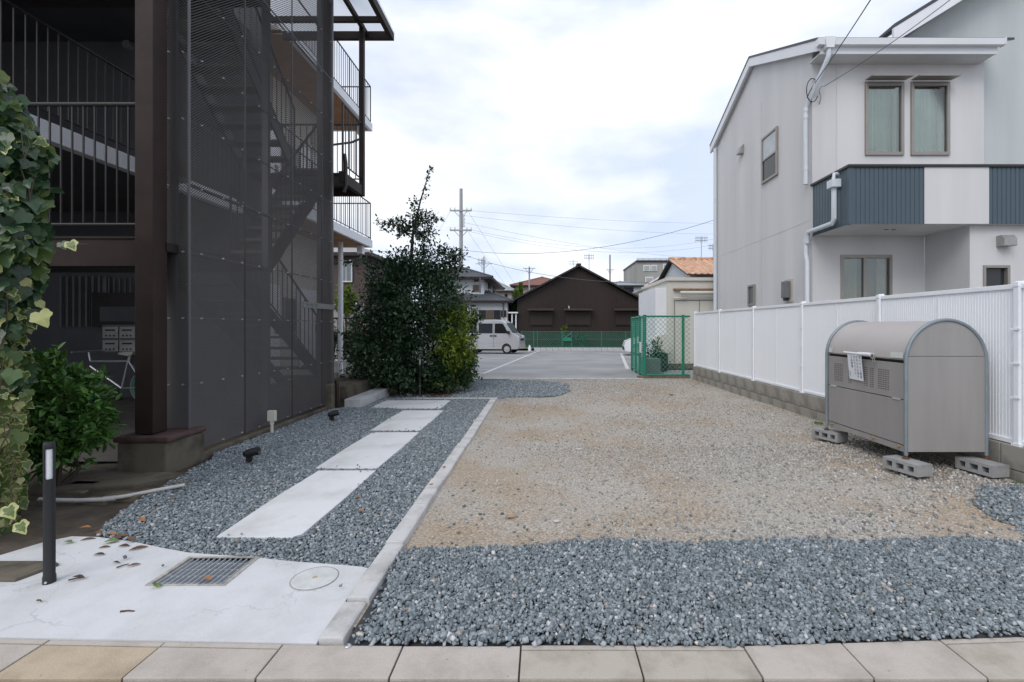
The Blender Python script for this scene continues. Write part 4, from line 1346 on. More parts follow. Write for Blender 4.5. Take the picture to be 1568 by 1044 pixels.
# tube frames at both ends with legs
for y in (by0, by1 - .028):
    pts = [(x, y + .014, z) for x, z in arch(0.205, -0.002, 22)]
    MB().path(pts, 0.0155, 10).build('end_frame', M_binfr, bn, smooth=True)
    for x in (bx0 - .002, bx1 + .002):
        MB().tube((x, y + .014, 0.185), (x, y + .014, 0.215), 0.012, n=8).tube((x, y + .014, 0.180), (x, y + .014, 0.187), 0.028, n=10).build('leg_bolt', mat('rusty_bolt', (0.13, 0.06, 0.03), rough=0.8, var=0.4, scale=40), bn)
# latch bar with padlock
ym = (by0 + by1) / 2
xb = bx0 - 0.012
MB().path([(xb, by1 - .33, 1.035), (xb - .02, by1 - .36, 1.04), (xb - .02, ym + .05, 1.038), (xb - .022, ym - .05, 1.04), (xb - .022, by0 + .40, 1.04)], 0.011, 8).build('lid_handle', M_white, lid, smooth=True)
MB().tube((xb - .024, by0 + .40, 1.04), (xb - .022, by0 + .58, 1.038), 0.017, n=8).build('handle_grip', M_white, lid, smooth=True)
pk = MB().box(xb - .045, xb - .02, by0 + .335, by0 + .375, 1.005, 1.055).build('padlock', mat('chrome', (0.7, 0.7, 0.7), rough=0.15, metal=0.9), lid, bevel=0.008)
MB().path([(xb - .03, by0 + .34, 1.005), (xb - .03, by0 + .34, .97), (xb - .03, by0 + .35, .955), (xb - .03, by0 + .365, .97), (xb - .03, by0 + .365, 1.005)], 0.004, 6).build('shackle', mat('chrome', (0.7, 0.7, 0.7)), pk)
M_tape = mat('pale_tape', (0.52, 0.55, 0.53), rough=0.6, var=0.06)
for a, b_ in ((by0 + .05, by0 + .20), (by1 - .11, by1 - .05)):
    q = [(xc + (hw + .001) * math.cos(t), bsp + (btop - bsp + .001) * math.sin(t)) for t in (math.pi * .975, math.pi * .93)]
    MB().prism([(q[0][0] - .003, a, q[0][1]), (q[0][0] - .003, b_, q[0][1]), (q[1][0] - .003, b_, q[1][1]), (q[1][0] - .003, a, q[1][1])], (0.003, 0, 0)).build('tape', M_tape, lid)
# handwritten notice hung from the handle
nt_ = thing('paper_notice', (bx0 - .03, by0 + .62, 0.84), 'white paper notice with handwritten columns hanging on the refuse bin', 'notice')
ny0, ny1, nz0, nz1 = by0 + .535, by0 + .745, 0.775, 1.035
MB().prism([(bx0 - .036, ny0, nz1 - .004), (bx0 - .036, ny1, nz1 + .002), (bx0 - .012, ny1, nz0 + .006), (bx0 - .012, ny0, nz0)], (0.001, 0, 0)).build('paper', mat('notice_paper', (0.72, 0.74, 0.78), rough=0.6, var=0.02), nt_)
M_ink = mat('black_ink', (0.015, 0.015, 0.02), rough=0.7)
colsx = ['\u5f53\u30cf\u30a4\u30e0\u5165\u5c45\u8005', '\u4ee5\u5916\u306e\u65b9\u306f\u7f6e\u304b', '\u306a\u3044\u3067\u4e0b\u3055\u3044', '\u3054\u307f\u5c02\u7528', '\u7ba1\u7406\u4eba']
ang = math.atan2(0.024, nz1 - nz0)
for c_, tx in enumerate(colsx):
    yc_ = ny0 + .028 + c_ * 0.040
    sz = 0.030 if c_ < 4 else 0.018
    for r_, ch in enumerate(tx):
        z_ = nz1 - .035 - r_ * 0.0315 if c_ < 4 else nz0 + .075 - r_ * .02
        t_ = (nz1 - z_) / (nz1 - nz0)
        x_ = bx0 - .036 + .024 * t_ - .0012
        # text x axis runs toward -Y as the reader stands on the -X side
        mt = Matrix(((0, -math.sin(ang), -1, x_), (-1, 0, 0, yc_ + random.uniform(-.002, .002)), (0, math.cos(ang), 0, z_), (0, 0, 0, 1)))
        text_mesh('writing', ch, sz * random.uniform(.9, 1.1), M_ink, nt_, mt)

# hollow concrete blocks under the bin
def hollow_block(x, y, zt, rz, label):
    """lying hollow block, three cores showing on the side toward the street"""
    root = thing('hollow_block', (x, y, zt - 0.1), label, 'concrete block', 'hollow blocks under the bin', rz=rz)
    bmx = MB()
    L_, D_, H_ = 0.30, 0.16, 0.095
    bmx.box(-L_ / 2, L_ / 2, -D_ / 2, D_ / 2, H_ - 0.024, H_)
    bmx.box(-L_ / 2, L_ / 2, -D_ / 2, D_ / 2, 0, 0.024)
    for cx_ in (-L_ / 2 + .016, -L_ / 6, L_ / 6, L_ / 2 - .016):
        bmx.box(cx_ - .016, cx_ + .016, -D_ / 2, D_ / 2, 0.0245, H_ - 0.0245)
    bmx.build('block_body', M_cblock, root, local=True)
    return root
hollow_block(bx0 - .02, by0 - .02, 0.181, R(-75), 'hollow concrete block under the near front leg of the bin')
hollow_block(bx1 - .09, by0 - .04, 0.181, R(-80), 'hollow concrete block under the bin leg beside the wall')
hollow_block(bx0 + .02, by1 - .03, 0.181, R(-68), 'hollow concrete block under the far front leg of the bin')
hollow_block(bx1 - .09, by1 - .03, 0.181, R(-70), 'hollow concrete block under the hidden far rear leg of the bin')

# ---- house on the right
M_sid = mat_siding('pale_grey_siding', (0.635, 0.625, 0.625), pitch=0.015, strength=0.45)
M_sid2 = mat_siding('pale_green_grey_siding', (0.52, 0.55, 0.55), pitch=0.015, strength=0.45)
M_blue = mat('blue_grey_metal', (0.066, 0.096, 0.118), rough=0.45, var=0.05, scale=2)
M_dkroof = mat('dark_roof_metal', (0.06, 0.062, 0.068), rough=0.5, var=0.1)
M_cap = mat('black_coping', (0.02, 0.02, 0.022), rough=0.4)
M_winfr = mat('taupe_window_frame', (0.29, 0.265, 0.24), rough=0.4, var=0.05, metal=0.3)
M_curt = mat('lace_curtain', (0.50, 0.55, 0.52), rough=0.8, var=0.12, scale=3)
M_pane = mat_clear('window_glass', (0.86, 0.92, 0.90), 0.3)
hs = thing('right_house', (6.5, 10, 0), 'pale two storey house with blue grey balcony behind the white fence', 'house')
HX = 5.15
DF, DB = 9.12, 14.2
XBG = HX - .12
DE, DRG, DBK = XBG * FPX / (1252 - CX), XBG * FPX / (1147 - CX), XBG * FPX / (1087 - CX)
zTe, zTr, zTb = WZ(57, DE), WZ(86, DRG), WZ(222, DBK)
def rtop(d):
    return float(np.interp(d, [DE, DRG, DBK], [zTe, zTr, zTb]))
zE, zRg, zBk = rtop(DF) - .10, zTr - .10, rtop(DB) - .10
XR = WX(1507, DF)
# side wall (gable) as a closed slab with thickness, front wall, back wall
g = MB()
g.prism([(HX, DF, 0.0), (HX, DF, zE), (HX, DRG, zRg), (HX, DB, zBk), (HX, DB, 0.0)], (0.16, 0, 0))
g.build('gable_wall', M_sid, hs)
ZBB = WZ(342, HX * FPX / (1300 - CX))      # balcony underside
DBF = HX * FPX / (1300 - CX)
# front wall upper storey with two window openings
wz0, wz1 = WZ(238, DF), WZ(126, DF)
wins = [(WX(1324, DF), WX(1383, DF)), (WX(1394, DF), WX(1453, DF))]
fw = MB()
y0, y1 = DF + 0.002, DF + .16
fw.box(HX + .161, wins[0][0], y0, y1, ZBB, zE)
fw.box(wins[0][1], wins[1][0], y0, y1, wz0, wz1)
fw.box(wins[1][1], XR, y0, y1, ZBB, zE)
fw.box(wins[0][0], wins[1][1], y0, y1, ZBB, wz0)
fw.box(wins[0][0], wins[1][1], y0, y1, wz1, zE)
fw.build('front_wall', M_sid, hs)
# ground floor: front wall behind the recess, side pier, right-hand block
XG = WX(1485, 8.15)
dz1, dz0 = WZ(390, DF), 0.5
dwx0, dwx1 = WX(1287, DF), WX(1366, DF)
lw = MB()
lw.box(HX + .161, dwx0, y0, y1, 0, ZBB - .001)
lw.box(dwx1, XG, y0, y1, 0, ZBB - .001)
lw.box(dwx0, dwx1, y0, y1, dz1, ZBB - .001)
lw.build('recess_wall', M_sid, hs)
sw0, sw1 = WX(1505, 8.15), WX(1546, 8.15)
swz1, swz0 = WZ(406, 8.15), 1.55
rb = MB()
rb.box(XG, sw0, 8.15, 8.31, 0, ZBB - .002)
rb.box(sw1, 12.5, 8.15, 8.31, 0, ZBB - .002)
rb.box(sw0, sw1, 8.15, 8.31, 0, swz0)
rb.box(sw0, sw1, 8.15, 8.31, swz1, ZBB - .002)
rb.box(XG, XG + .16, 8.311, DF, 0, ZBB - .002)
rb.build('entrance_block', M_sid, hs)
MB().box(sw0 + .004, sw1 - .004, 8.20, 8.22, swz0, swz1).build('pane', M_glassdk, hs)
wf = MB()
t_ = .045
wf.box(sw0, sw0 + t_, 8.135, 8.20, swz0, swz1).box(sw1 - t_, sw1, 8.135, 8.20, swz0, swz1).box(sw0 + t_, sw1 - t_, 8.135, 8.20, swz1 - t_, swz1).box(sw0 + t_, sw1 - t_, 8.135, 8.20, swz0, swz0 + t_)
wf.build('window_frame', M_winfr, hs)
# sliding window in the recess
dw = MB()
dw.box(dwx0, dwx0 + .05, DF - .01, DF + .08, dz0, dz1).box(dwx1 - .05, dwx1, DF - .01, DF + .08, dz0, dz1).box(dwx0 + .05, dwx1 - .05, DF - .01, DF + .08, dz1 - .06, dz1)
mx_ = (dwx0 + dwx1) / 2
dw.box(mx_ - .05, mx_ + .0, DF + .0, DF + .05, dz0, dz1 - .06)
dw = dw.build('sliding_window', M_winfr, hs)
MB().box(dwx0 + .05, mx_ - .05, DF + .03, DF + .04, dz0, dz1 - .06).build('pane', M_pane, dw)
MB().box(mx_, dwx1 - .05, DF + .02, DF + .03, dz0, dz1 - .06).build('pane', M_pane, dw)
cu = MB()
for a, b_ in ((dwx0 + .06, mx_ - .12), (mx_ + .26, dwx1 - .06)):
    n_ = 14
    for i in range(n_):
        xa = a + (b_ - a) * i / n_; xb_ = a + (b_ - a) * (i + 1) / n_
        ya = DF + .10 + .02 * (i % 2); yb_ = DF + .10 + .02 * ((i + 1) % 2)
        cu.face([(xa, ya, dz0), (xb_, yb_, dz0), (xb_, yb_, dz1), (xa, ya, dz1)])
cu.build('curtain', mat('taupe_curtain', (0.30, 0.28, 0.25), rough=0.9), dw)
MB().box(dwx0 - .1, dwx1 + .1, DF + .19, DF + .24, 0.3, dz1 + .1).build('dark_room_panel', M_char, dw)  # dark panel added close behind the curtains, stands in for the unlit room
# upper windows
for wi, (a, b_) in enumerate(wins):
    f = MB()
    t_ = .055
    f.box(a, a + t_, DF - .035, DF + .06, wz0, wz1).box(b_ - t_, b_, DF - .035, DF + .06, wz0, wz1)
    f.box(a + t_, b_ - t_, DF - .035, DF + .06, wz0, wz0 + t_ * 1.1).box(a + t_, b_ - t_, DF - .035, DF + .06, wz1 - t_ * 1.4, wz1)
    f = f.build('window_frame', M_winfr, hs, bevel=0.006)
    MB().box(a + t_, b_ - t_, DF + .0, DF + .006, wz0 + t_, wz1 - t_).build('pane', M_pane, f)
    MB().box(b_ - t_ - .16, b_ - t_ - .13, DF + .01, DF + .03, wz0 + t_, wz1 - t_).build('sash_bar', M_winfr, f)
    MB().prism([(a - .01, DF - .036, wz1 + .02), (b_ + .01, DF - .036, wz1 + .02), (b_ + .02, DF - .25, wz1 + .0), (a - .02, DF - .25, wz1 + .0)], (0, 0, 0.02)).build('window_hood', M_winfr, f)
    c_ = MB(); n_ = 26
    for i in range(n_):
        xa = a + t_ + (b_ - a - 2 * t_) * i / n_; xb_ = a + t_ + (b_ - a - 2 * t_) * (i + 1) / n_
        ya = DF + .11 + .022 * math.sin(i * 1.9); yb_ = DF + .11 + .022 * math.sin((i + 1) * 1.9)
        c_.face([(xa, ya, wz0), (xb_, yb_, wz0), (xb_, yb_, wz1), (xa, ya, wz1)])
    c_.build('curtain', M_curt, f)
MB().box(wins[0][0] - .3, wins[1][1] + .3, DF + .7, DF + .75, wz0 - .3, wz1 + .3).build('dark_room_panel', M_char, hs)  # dark panel added behind the upper windows for the unlit rooms
# side wall small windows
def side_win(px0, px1, py_top, py_bot, two=False):
    a = HX * FPX / (px1 - CX); b_ = HX * FPX / (px0 - CX)
    dm = (a + b_) / 2
    z1_, z0_ = WZ(py_top, dm), WZ(py_bot, dm)
    t_ = .05
    f = MB()
    f.box(HX - .045, HX + .01, a, a + t_, z0_, z1_).box(HX - .045, HX + .01, b_ - t_, b_, z0_, z1_)
    f.box(HX - .045, HX + .01, a + t_, b_ - t_, z1_ - t_, z1_).box(HX - .045, HX + .01, a + t_, b_ - t_, z0_, z0_ + t_)
    f = f.build('window_frame', M_winfr, hs, bevel=0.005)
    zm = (z0_ + z1_) / 2
    if two:
        MB().box(HX - .035, HX - .004, a + t_, b_ - t_, zm - .02, zm + .02).build('sash_bar', M_winfr, f)
        MB().box(HX - .022, HX - .016, a + t_, b_ - t_, zm + .02, z1_ - t_).build('pane', mat('frosted_pane', (0.40, 0.44, 0.47), rough=0.15), f)
        MB().box(HX - .016, HX - .010, a + t_, b_ - t_, z0_ + t_, zm - .02).build('pane', M_glassdk, f)
    else:
        MB().box(HX - .016, HX - .010, a + t_, b_ - t_, z0_ + t_, z1_ - t_).build('pane', mat_glass('green_glass', (0.09, 0.12, 0.12)), f)
    return f
side_win(1168, 1192, 203, 275, True)
side_win(1147, 1157, 436, 468)
# siding joints on the gable wall: thin recessed strips
for px in (1166,):
    d = HX * FPX / (px - CX)
    MB().box(HX - .003, HX + .001, d - .006, d + .006, 0.3, 6.6).build('siding_joint', mat('grey_sealant', (0.50, 0.50, 0.51), rough=.8), hs)
for z in (3.35,):
    MB().box(HX - .003, HX + .0005, DF + .05, DB - .05, z - .004, z + .004).build('siding_joint', mat('grey_sealant', (0.50, 0.50, 0.51), rough=.8), hs)
MB().box(HX + .45, HX + .456, DF - .004, DF, 4.1, zE - .1).build('siding_joint', mat('grey_sealant', (0.50, 0.50, 0.51), rough=.8), hs)
# corner boards
MB().box(HX - .012, HX + .10, DF - .012, DF - .0005, ZBB, zE).build('corner_trim', M_sid, hs)
# roof of the main part: two pitches with white barge boards and dark sheet
for a, b_ in ((DE, DRG), (DRG, DBK)):
    za, zb = rtop(a), rtop(b_)
    MB().prism([(XBG - .01, a, za - .045), (XBG - .01, b_, zb - .045), (XBG - .01, b_, zb), (XBG - .01, a, za)], (XR + .22 - XBG, 0, 0)).build('roof_slope', M_dkroof, hs)
    MB().prism([(XBG, a, za - .25), (XBG, b_, zb - .25), (XBG, b_, zb - .047), (XBG, a, za - .047)], (.05, 0, 0)).build('barge_board', M_fascia, hs)
    MB().prism([(XBG + .052, a, za - .21), (XBG + .052, b_, zb - .21), (XBG + .052, b_, zb - .18), (XBG + .052, a, za - .18)], (HX - XBG - .053, 0, 0)).build('soffit', M_sid, hs)
# front eave: fascia, soffit, gutter
de = DE
ze = rtop(de) - .20
OV = HX - XBG
XG2 = WX(1532, de)
MB().box(XBG + .055, XG2 - .05, de + .002, de + .03, ze - .10, ze + .14).build('eave_fascia', M_fascia, hs)
MB().box(XBG + .055, XG2 - .05, de + .031, DF, ze - .085, ze - .06).build('soffit', M_sid, hs)
gt = MB()
gt.prism([(HX - OV - .02, de - .002, ze + .02), (HX - OV - .02, de - .09, ze + .02), (HX - OV - .02, de - .105, ze + .13), (HX - OV - .02, de - .09, ze + .13), (HX - OV - .02, de - .08, ze + .035), (HX - OV - .02, de - .002, ze + .035)], (XG2 - HX + OV + .02, 0, 0))
gt = gt.build('gutter', M_white, hs)
MB().cbox((XG2 + .004, de - .05, ze + .078), (.012, .13, .13)).build('gutter_end', M_white, gt)
MB().cbox((HX - OV - .026, de - .05, ze + .078), (.012, .13, .13)).build('gutter_end', M_white, gt)
# hopper and downpipe
hx_ = WX(1266, de)
MB().prism([(hx_ - .10, de - .13, ze + .15), (hx_ + .10, de - .13, ze + .15), (hx_ + .07, de - .12, ze - .05), (hx_ - .07, de - .12, ze - .05)], (0, .13, 0)).build('hopper', M_white, gt, bevel=0.006)
M_pvc = mat('white_pvc', (0.62, 0.66, 0.70), rough=0.4, var=0.04)
xp = HX - .075
MB().path([(hx_, de - .06, ze - .03), (hx_, de - .06, ze - .16), (hx_ - .02, de - .02, ze - .26), (xp + .03, DF + .06, ze - .78), (xp, DF + .10, ze - .9), (xp, DF + .10, 4.05)], 0.042, 12).build('downpipe', M_pvc, gt, smooth=True)
for z in (ze - .92, 5.35, 4.35):
    MB().tube((xp, DF + .10, z - .03), (xp, DF + .10, z + .03), 0.048, n=12).build('pipe_clip', M_pvc, gt, smooth=True)
# lower downpipe on the corner, and the far one at the back corner
MB().path([(xp, DF + .10, 3.0), (xp, DF + .10, 2.7), (xp, DF + .05, 2.55), (xp, DF + .05, 0)], 0.042, 12).build('downpipe', M_pvc, hs, smooth=True)
xq = HX - .06
MB().path([(xq, DB - .08, zBk - .2), (xq, DB - .08, 0)], 0.05, 10).build('downpipe', M_pvc, hs, smooth=True)
# balcony: ribbed blue sheet, pale middle bay, black coping
bal = MB().box(HX + .02, 12.6, DBF + .02, DF - .01, ZBB + .004, ZBB + .12).build('balcony', M_sid2, hs)
zBT = WZ(256, DBF)
MB().box(HX + .03, 12.6, DBF + .03, DBF + .09, ZBB + .12, zBT - .01).build('parapet_core', M_sid2, bal)
def ribbed(p0, p1, zlo, zhi, out, m_, pitch=0.075):
    p0, p1 = Vector(p0), Vector(p1)
    n_ = max(2, int((p1 - p0).length / pitch))
    mb = MB()
    out = Vector(out)
    for i in range(n_):
        a = p0.lerp(p1, i / n_); b_ = p0.lerp(p1, (i + .7) / n_); c = p0.lerp(p1, (i + .78) / n_); d = p0.lerp(p1, (i + .95) / n_); e = p0.lerp(p1, (i + 1) / n_)
        prof = [a, b_, c - out * .008, d - out * .008, e]
        for u, v in zip(prof[:-1], prof[1:]):
            mb.face([(u.x, u.y, zlo), (v.x, v.y, zlo), (v.x, v.y, zhi), (u.x, u.y, zhi)])
    return mb
xw0, xw1 = WX(1415, DBF), WX(1514, DBF)
ribbed((HX + .05, DBF, 0), (xw0, DBF, 0), ZBB - .01, zBT, (0, -1, 0), M_blue).build('front_sheet', M_blue, bal)
ribbed((xw1, DBF, 0), (12.6, DBF, 0), ZBB - .01, zBT, (0, -1, 0), M_blue).build('front_sheet', M_blue, bal)
ribbed((HX, DF + .02, 0), (HX, DBF + .05, 0), ZBB - .01, zBT, (-1, 0, 0), M_blue, 0.085).build('side_sheet', M_blue, bal)
MB().box(HX - .006, HX + .05, DBF - .006, DBF + .05, ZBB - .012, zBT).build('corner_trim', M_blue, bal)
MB().box(xw0 + .002, xw1 - .002, DBF - .008, DBF + .02, ZBB - .008, zBT).build('pale_bay', M_sid, bal)
MB().box(HX - .03, 12.6, DBF - .03, DBF + .12, zBT, zBT + .045).build('coping', M_cap, bal, bevel=0.004)
MB().box(HX - .03, HX + .09, DBF + .121, DF + .03, zBT + .001, zBT + .045).build('coping', M_cap, bal, bevel=0.004)
MB().box(HX + .02, 12.6, DBF + .03, DF - .02, ZBB - .006, ZBB + .003).build('underside', M_sid, bal)
for x_ in (WX(1357, 8.5), WX(1368, 8.5)):
    MB().box(x_ - .03, x_ + .03, 8.48, 8.52, ZBB - .012, ZBB - .006).build('vent_grille', M_cap, bal)
# balcony drain: box, pipe and elbow along the side
yd = DBF + .28
zd = WZ(280, yd)
xd = HX - .06
MB().prism([(xd - .10, yd - .09, zd - .09), (xd + .055, yd - .09, zd - .09), (xd + .055, yd + .09, zd - .09), (xd - .10, yd + .09, zd - .09)], (0, 0, .14)).build('drain_box', M_pvc, bal, bevel=0.012)
MB().path([(xd + .06, yd, zd + .16), (xd - .02, yd, zd + .16), (xd - .03, yd, zd + .05)], 0.03, 10).build('drain_spout', M_pvc, bal, smooth=True)
MB().path([(xd - .02, yd, zd - .09), (xd - .02, yd, WZ(335, yd)), (xd - .02, yd + .05, WZ(341, yd)), (xd - .01, DF + .0, WZ(355, DF)), (xd - .01, DF + .06, WZ(362, DF)), (xd - .01, DF + .06, 2.9)], 0.043, 12).build('drain_pipe', M_pvc, bal, smooth=True)
# vent hoods and the electricity meter
d = HX * FPX / (1137 - CX)
MB().prism([(HX, d - .09, WZ(236, d)), (HX - .14, d - .09, WZ(236, d)), (HX - .10, d - .09, WZ(226, d)), (HX, d - .09, WZ(221, d))], (0, .18, 0)).build('vent_hood', M_steel, hs, bevel=0.01)
vx, vz = WX(1535, 8.15), WZ(370, 8.15)
MB().prism([(vx - .11, 8.149, vz - .09), (vx - .11, 8.149, vz + .10), (vx - .11, 8.06, vz + .10), (vx - .11, 8.0, vz + .04), (vx - .11, 8.0, vz - .09)], (.22, 0, 0)).build('vent_hood', M_steel, hs, bevel=0.01)
dm = HX * FPX / (1211 - CX)
mt_ = MB().box(HX - .02, HX, dm - .12, dm + .22, WZ(462, dm), WZ(427, dm)).build('electricity_meter', M_cream, hs)
MB().box(HX - .13, HX - .021, dm - .03, dm + .16, WZ(456, dm), WZ(430, dm)).build('meter_body', mat('meter_grey', (0.16, 0.16, 0.165), rough=0.3), mt_, bevel=0.015)
MB().tube((HX - .08, dm + .06, WZ(460, dm)), (HX - .08, dm + .06, WZ(455, dm)), 0.05, n=10).build('meter_gland', M_cap, mt_)
# taller right wing with its own gable
DW = DF + .3
wing = MB()
xa = WX(1372, DW); za = WZ(72, DW)
slope = 0.62
xe = 16.0
wing.prism([(XR + .0, DW, 0), (xe, DW, 0), (xe, DW, za + (xe - xa) * slope + .2), (xa, DW, za + .2), (xa, DW, za - .8), (XR + .0, DW, za - .8)], (0, .2, 0))
wing.build('wing_wall', M_sid2, hs)
for lo2, hi2, th, nm, m_, yo in ((.06, .34, .05, 'barge_board', M_fascia, -.42), (.345, .41, .7, 'roof_slope', M_dkroof, -.43)):
    MB().prism([(xa - .35, DW + yo, za - .35 * slope + lo2), (xe, DW + yo, za + (xe - xa) * slope + lo2), (xe, DW + yo, za + (xe - xa) * slope + hi2), (xa - .35, DW + yo, za - .35 * slope + hi2)], (0, th, 0)).build(nm, m_, hs)
MB().prism([(xa - .3, DW - .36, za - .3 * slope + .07), (xe, DW - .36, za + (xe - xa) * slope + .07), (xe, DW - .36, za + (xe - xa) * slope + .10), (xa - .3, DW - .36, za - .3 * slope + .10)], (0, .36, 0)).build('soffit', M_sid2, hs)
# electric service cables at the corner
M_cable = mat('black_cable', (0.02, 0.025, 0.03), rough=0.5)
p0 = W(1247, 128, DF - .1); 
tag(MB().path(sag(p0, W(1352, -30, 5.2), 0.02, 10), 0.008, 6).build('service_cable', M_cable), 'thick dark service cable rising from the house corner pipe', 'cable', 'cables at the house corner')
p1 = W(1262, 132, DF - .06)
tag(MB().path([W(1253, 163, DF + .02), W(1257, 150, DF - .05), W(1254, 138, DF - .08), W(1258, 132, DF - .08)] + sag(p1, W(1470, -12, 6.6), 0.05, 12), 0.006, 6).build('service_cable', mat('grey_cable', (0.13, 0.13, 0.14), rough=0.5)),
    'thin grey cable crossing the upper house wall', 'cable', 'cables at the house corner')
loop = [W(1244 + 9 * math.cos(a), 138 + 18 * math.sin(a), DF - .06 - .02 * math.sin(2 * a)) for a in np.linspace(0.5, 5.6, 18)]
tag(MB().path(loop, 0.009, 6).path([W(1247, 128, DF - .1), W(1240, 140, DF - .08), W(1236, 150, DF - .06)], 0.009, 6).build('cable_loop', M_cable), 'black cable loop tied around the downpipe at the house corner', 'cable')

# ================================================================== BACKGROUND
M_green = mat('green_fence_paint', (0.02, 0.20, 0.13), rough=0.45, var=0.12, scale=5)
M_greenw = mat('green_wire', (0.06, 0.27, 0.19), rough=0.5, var=0.05)
def chain_link(parent, p0, p1, z0, z1, s=0.07, r=0.0035, name='wire_mesh', off=(0, 0)):
    """woven wire between two points: diagonal wires, each a thin bar"""
    p0, p1 = Vector((p0[0], p0[1], 0)), Vector((p1[0], p1[1], 0))
    L_ = (p1 - p0).length; u = (p1 - p0) / L_; H_ = z1 - z0
    mb = MB()
    k = -H_
    while k < L_:
        for sg in (1, -1):
            a0, b0 = max(k, 0), min(k + H_, L_)
            if b0 - a0 > 0.01:
                za, zb = (a0 - k), (b0 - k)
                if sg < 0: za, zb = H_ - za, H_ - zb
                A = p0 + u * a0; B = p0 + u * b0
                mb.tube((A.x, A.y, z0 + za), (B.x, B.y, z0 + zb), r, n=3, cap=False)
        k += s * 1.414
    o = mb.build(name, M_greenw, parent)
    o['kind'] = 'stuff'
    return o
# ---- tall green cage by the cream shed
cg = thing('green_cage_fence', (3.1, 12.2, 0), 'tall green chain link enclosure beside the white panel fence', 'fence')
cA, cB, cC = (WX(987, 12.1), 12.1), (3.72, 12.1), (WX(968, 14.5), 14.5)
zt = WZ(483, 12.1)
for (a, b_) in ((cA, cB), (cA, cC)):
    for z in (0.07, zt - .02):
        MB().tube((a[0], a[1], z), (b_[0], b_[1], z), 0.024, n=8).build('rail', M_green, cg, smooth=True)
    chain_link(cg, a, b_, 0.08, zt - .03, 0.085, 0.005)
for (x, y), r_ in ((cA, .045), ((WX(1046, 12.1), 12.1), .036), (cC, .04), ((2.60, 12.85), .03), ((2.64, 13.6), .03)):
    MB().tube((x, y, -0.05), (x, y, zt + .02), r_, n=12).build('fence_post', M_green, cg, smooth=True)
gate = MB().tube((cA[0] + .02, 12.16, .08), (cA[0] + .02, 12.16, zt - .03), .022, n=8).tube((2.60, 12.78, .08), (2.60, 12.78, zt - .03), .022, n=8).tube((cA[0] + .02, 12.16, .86), (2.60, 12.78, .86), .018, n=8).build('gate_frame', M_green, cg)
MB().box(2.53, 2.545, 12.36, 12.56, 0.62, 0.90).build('white_tag', M_white, gate)
MB().box(2.4, 3.7, 12.0, 12.2, -0.05, 0.05).build('sleeper', mat('old_timber_sleeper', (0.16, 0.12, 0.08), rough=0.9, var=0.4, scale=8), cg)
# equipment inside
tag(MB().box(WX(985, 12.9), WX(1012, 12.9), 12.9, 13.4, 0.0, WZ(549, 12.9)).build('utility_box', mat('grey_green_box', (0.13, 0.155, 0.145), rough=0.6, var=0.15), bevel=0.015), 'small grey green box inside the green cage', 'utility box')
tk = thing('cooling_unit', (WX(1012, 14), 14, 0), 'white round topped unit standing inside the green cage', 'unit')
pts = [(WX(1003, 14), 14, WZ(540, 14)), (WX(1003, 14), 14, WZ(524, 14))]
for i in range(9):
    a = math.pi - math.pi / 2 * i / 8
    pts.append((WX(1015 + 12 * math.cos(a), 14), 14, WZ(524 - 12 * math.sin(a), 14)))
pts += [(WX(1024, 14), 14, WZ(512, 14)), (WX(1024, 14), 14, WZ(540, 14))]
M_shed = mat('cream_shed_panel', (0.60, 0.575, 0.52), rough=0.6, var=0.07, scale=1.5, streak=True)
MB().prism(pts, (0, .5, 0)).build('casing', M_shed, tk, bevel=0.01)
MB().box(WX(1004, 14), WX(1023, 14), 14.02, 14.45, 0.0, WZ(541, 14)).build('stand', M_rail, tk)
# ---- cream shed
sd = thing('cream_shed', (4.5, 15.6, 0), 'cream panelled shed with pipes behind the green cage', 'shed')
MB().box(WX(997, 15.5), WX(1021.5, 15.5), 14.9, 17.5, 0.1, WZ(441, 15.0)).build('side_block', M_white, sd, bevel=0.01)
X0 = WX(1022, 14.8)
MB().box(X0, 7.2, 14.8, 18.5, 0.15, WZ(430, 14.8)).build('shed_wall', M_shed, sd, bevel=0.01)
MB().box(X0 - .06, 7.25, 14.74, 18.5, WZ(430, 14.8), WZ(425, 14.8)).build('parapet', M_shed, sd, bevel=0.01)
MB().box(X0 + .02, 7.2, 14.7, 14.8, 0.0, 0.15).build('base_plinth', M_old, sd)
MB().box(WX(1032, 14.7), 7.0, 14.70, 14.79, WZ(444, 14.7), WZ(441.5, 14.7)).build('rusty_ledge', mat('rust_ledge', (0.27, 0.15, 0.08), rough=0.8, var=0.35, scale=12), sd)
MB().tube((WX(1042, 14.6), 14.62, WZ(448, 14.6)), (7.0, 14.62, WZ(448, 14.6)), .055, n=12).build('pipe', M_shed, sd, smooth=True)
MB().tube((WX(1032, 14.6), 14.70, WZ(456, 14.6)), (WX(1053, 14.6), 14.70, WZ(456, 14.6)), .025, n=8).tube((WX(1032, 14.6), 14.70, WZ(456, 14.6)), (WX(1032, 14.6), 14.70, 0.2), .012, n=8).build('pipe', M_shed, sd, smooth=True)
for px in (1033, 1071):
    MB().box(WX(px, 14.79) - .006, WX(px, 14.79) + .006, 14.788, 14.80, 0.2, WZ(459, 14.79)).build('panel_joint', M_frame, sd)
MB().box(WX(1033, 14.79), 7.0, 14.788, 14.799, WZ(460, 14.79), WZ(459, 14.79)).build('panel_joint', M_frame, sd)
MB().path([W(1017, 474, 15.4), W(1021, 478, 15.38), W(1018, 488, 15.38), W(1020, 500, 15.38), W(1019, 512, 15.4)], .025, 6).build('hose', M_rail, sd)

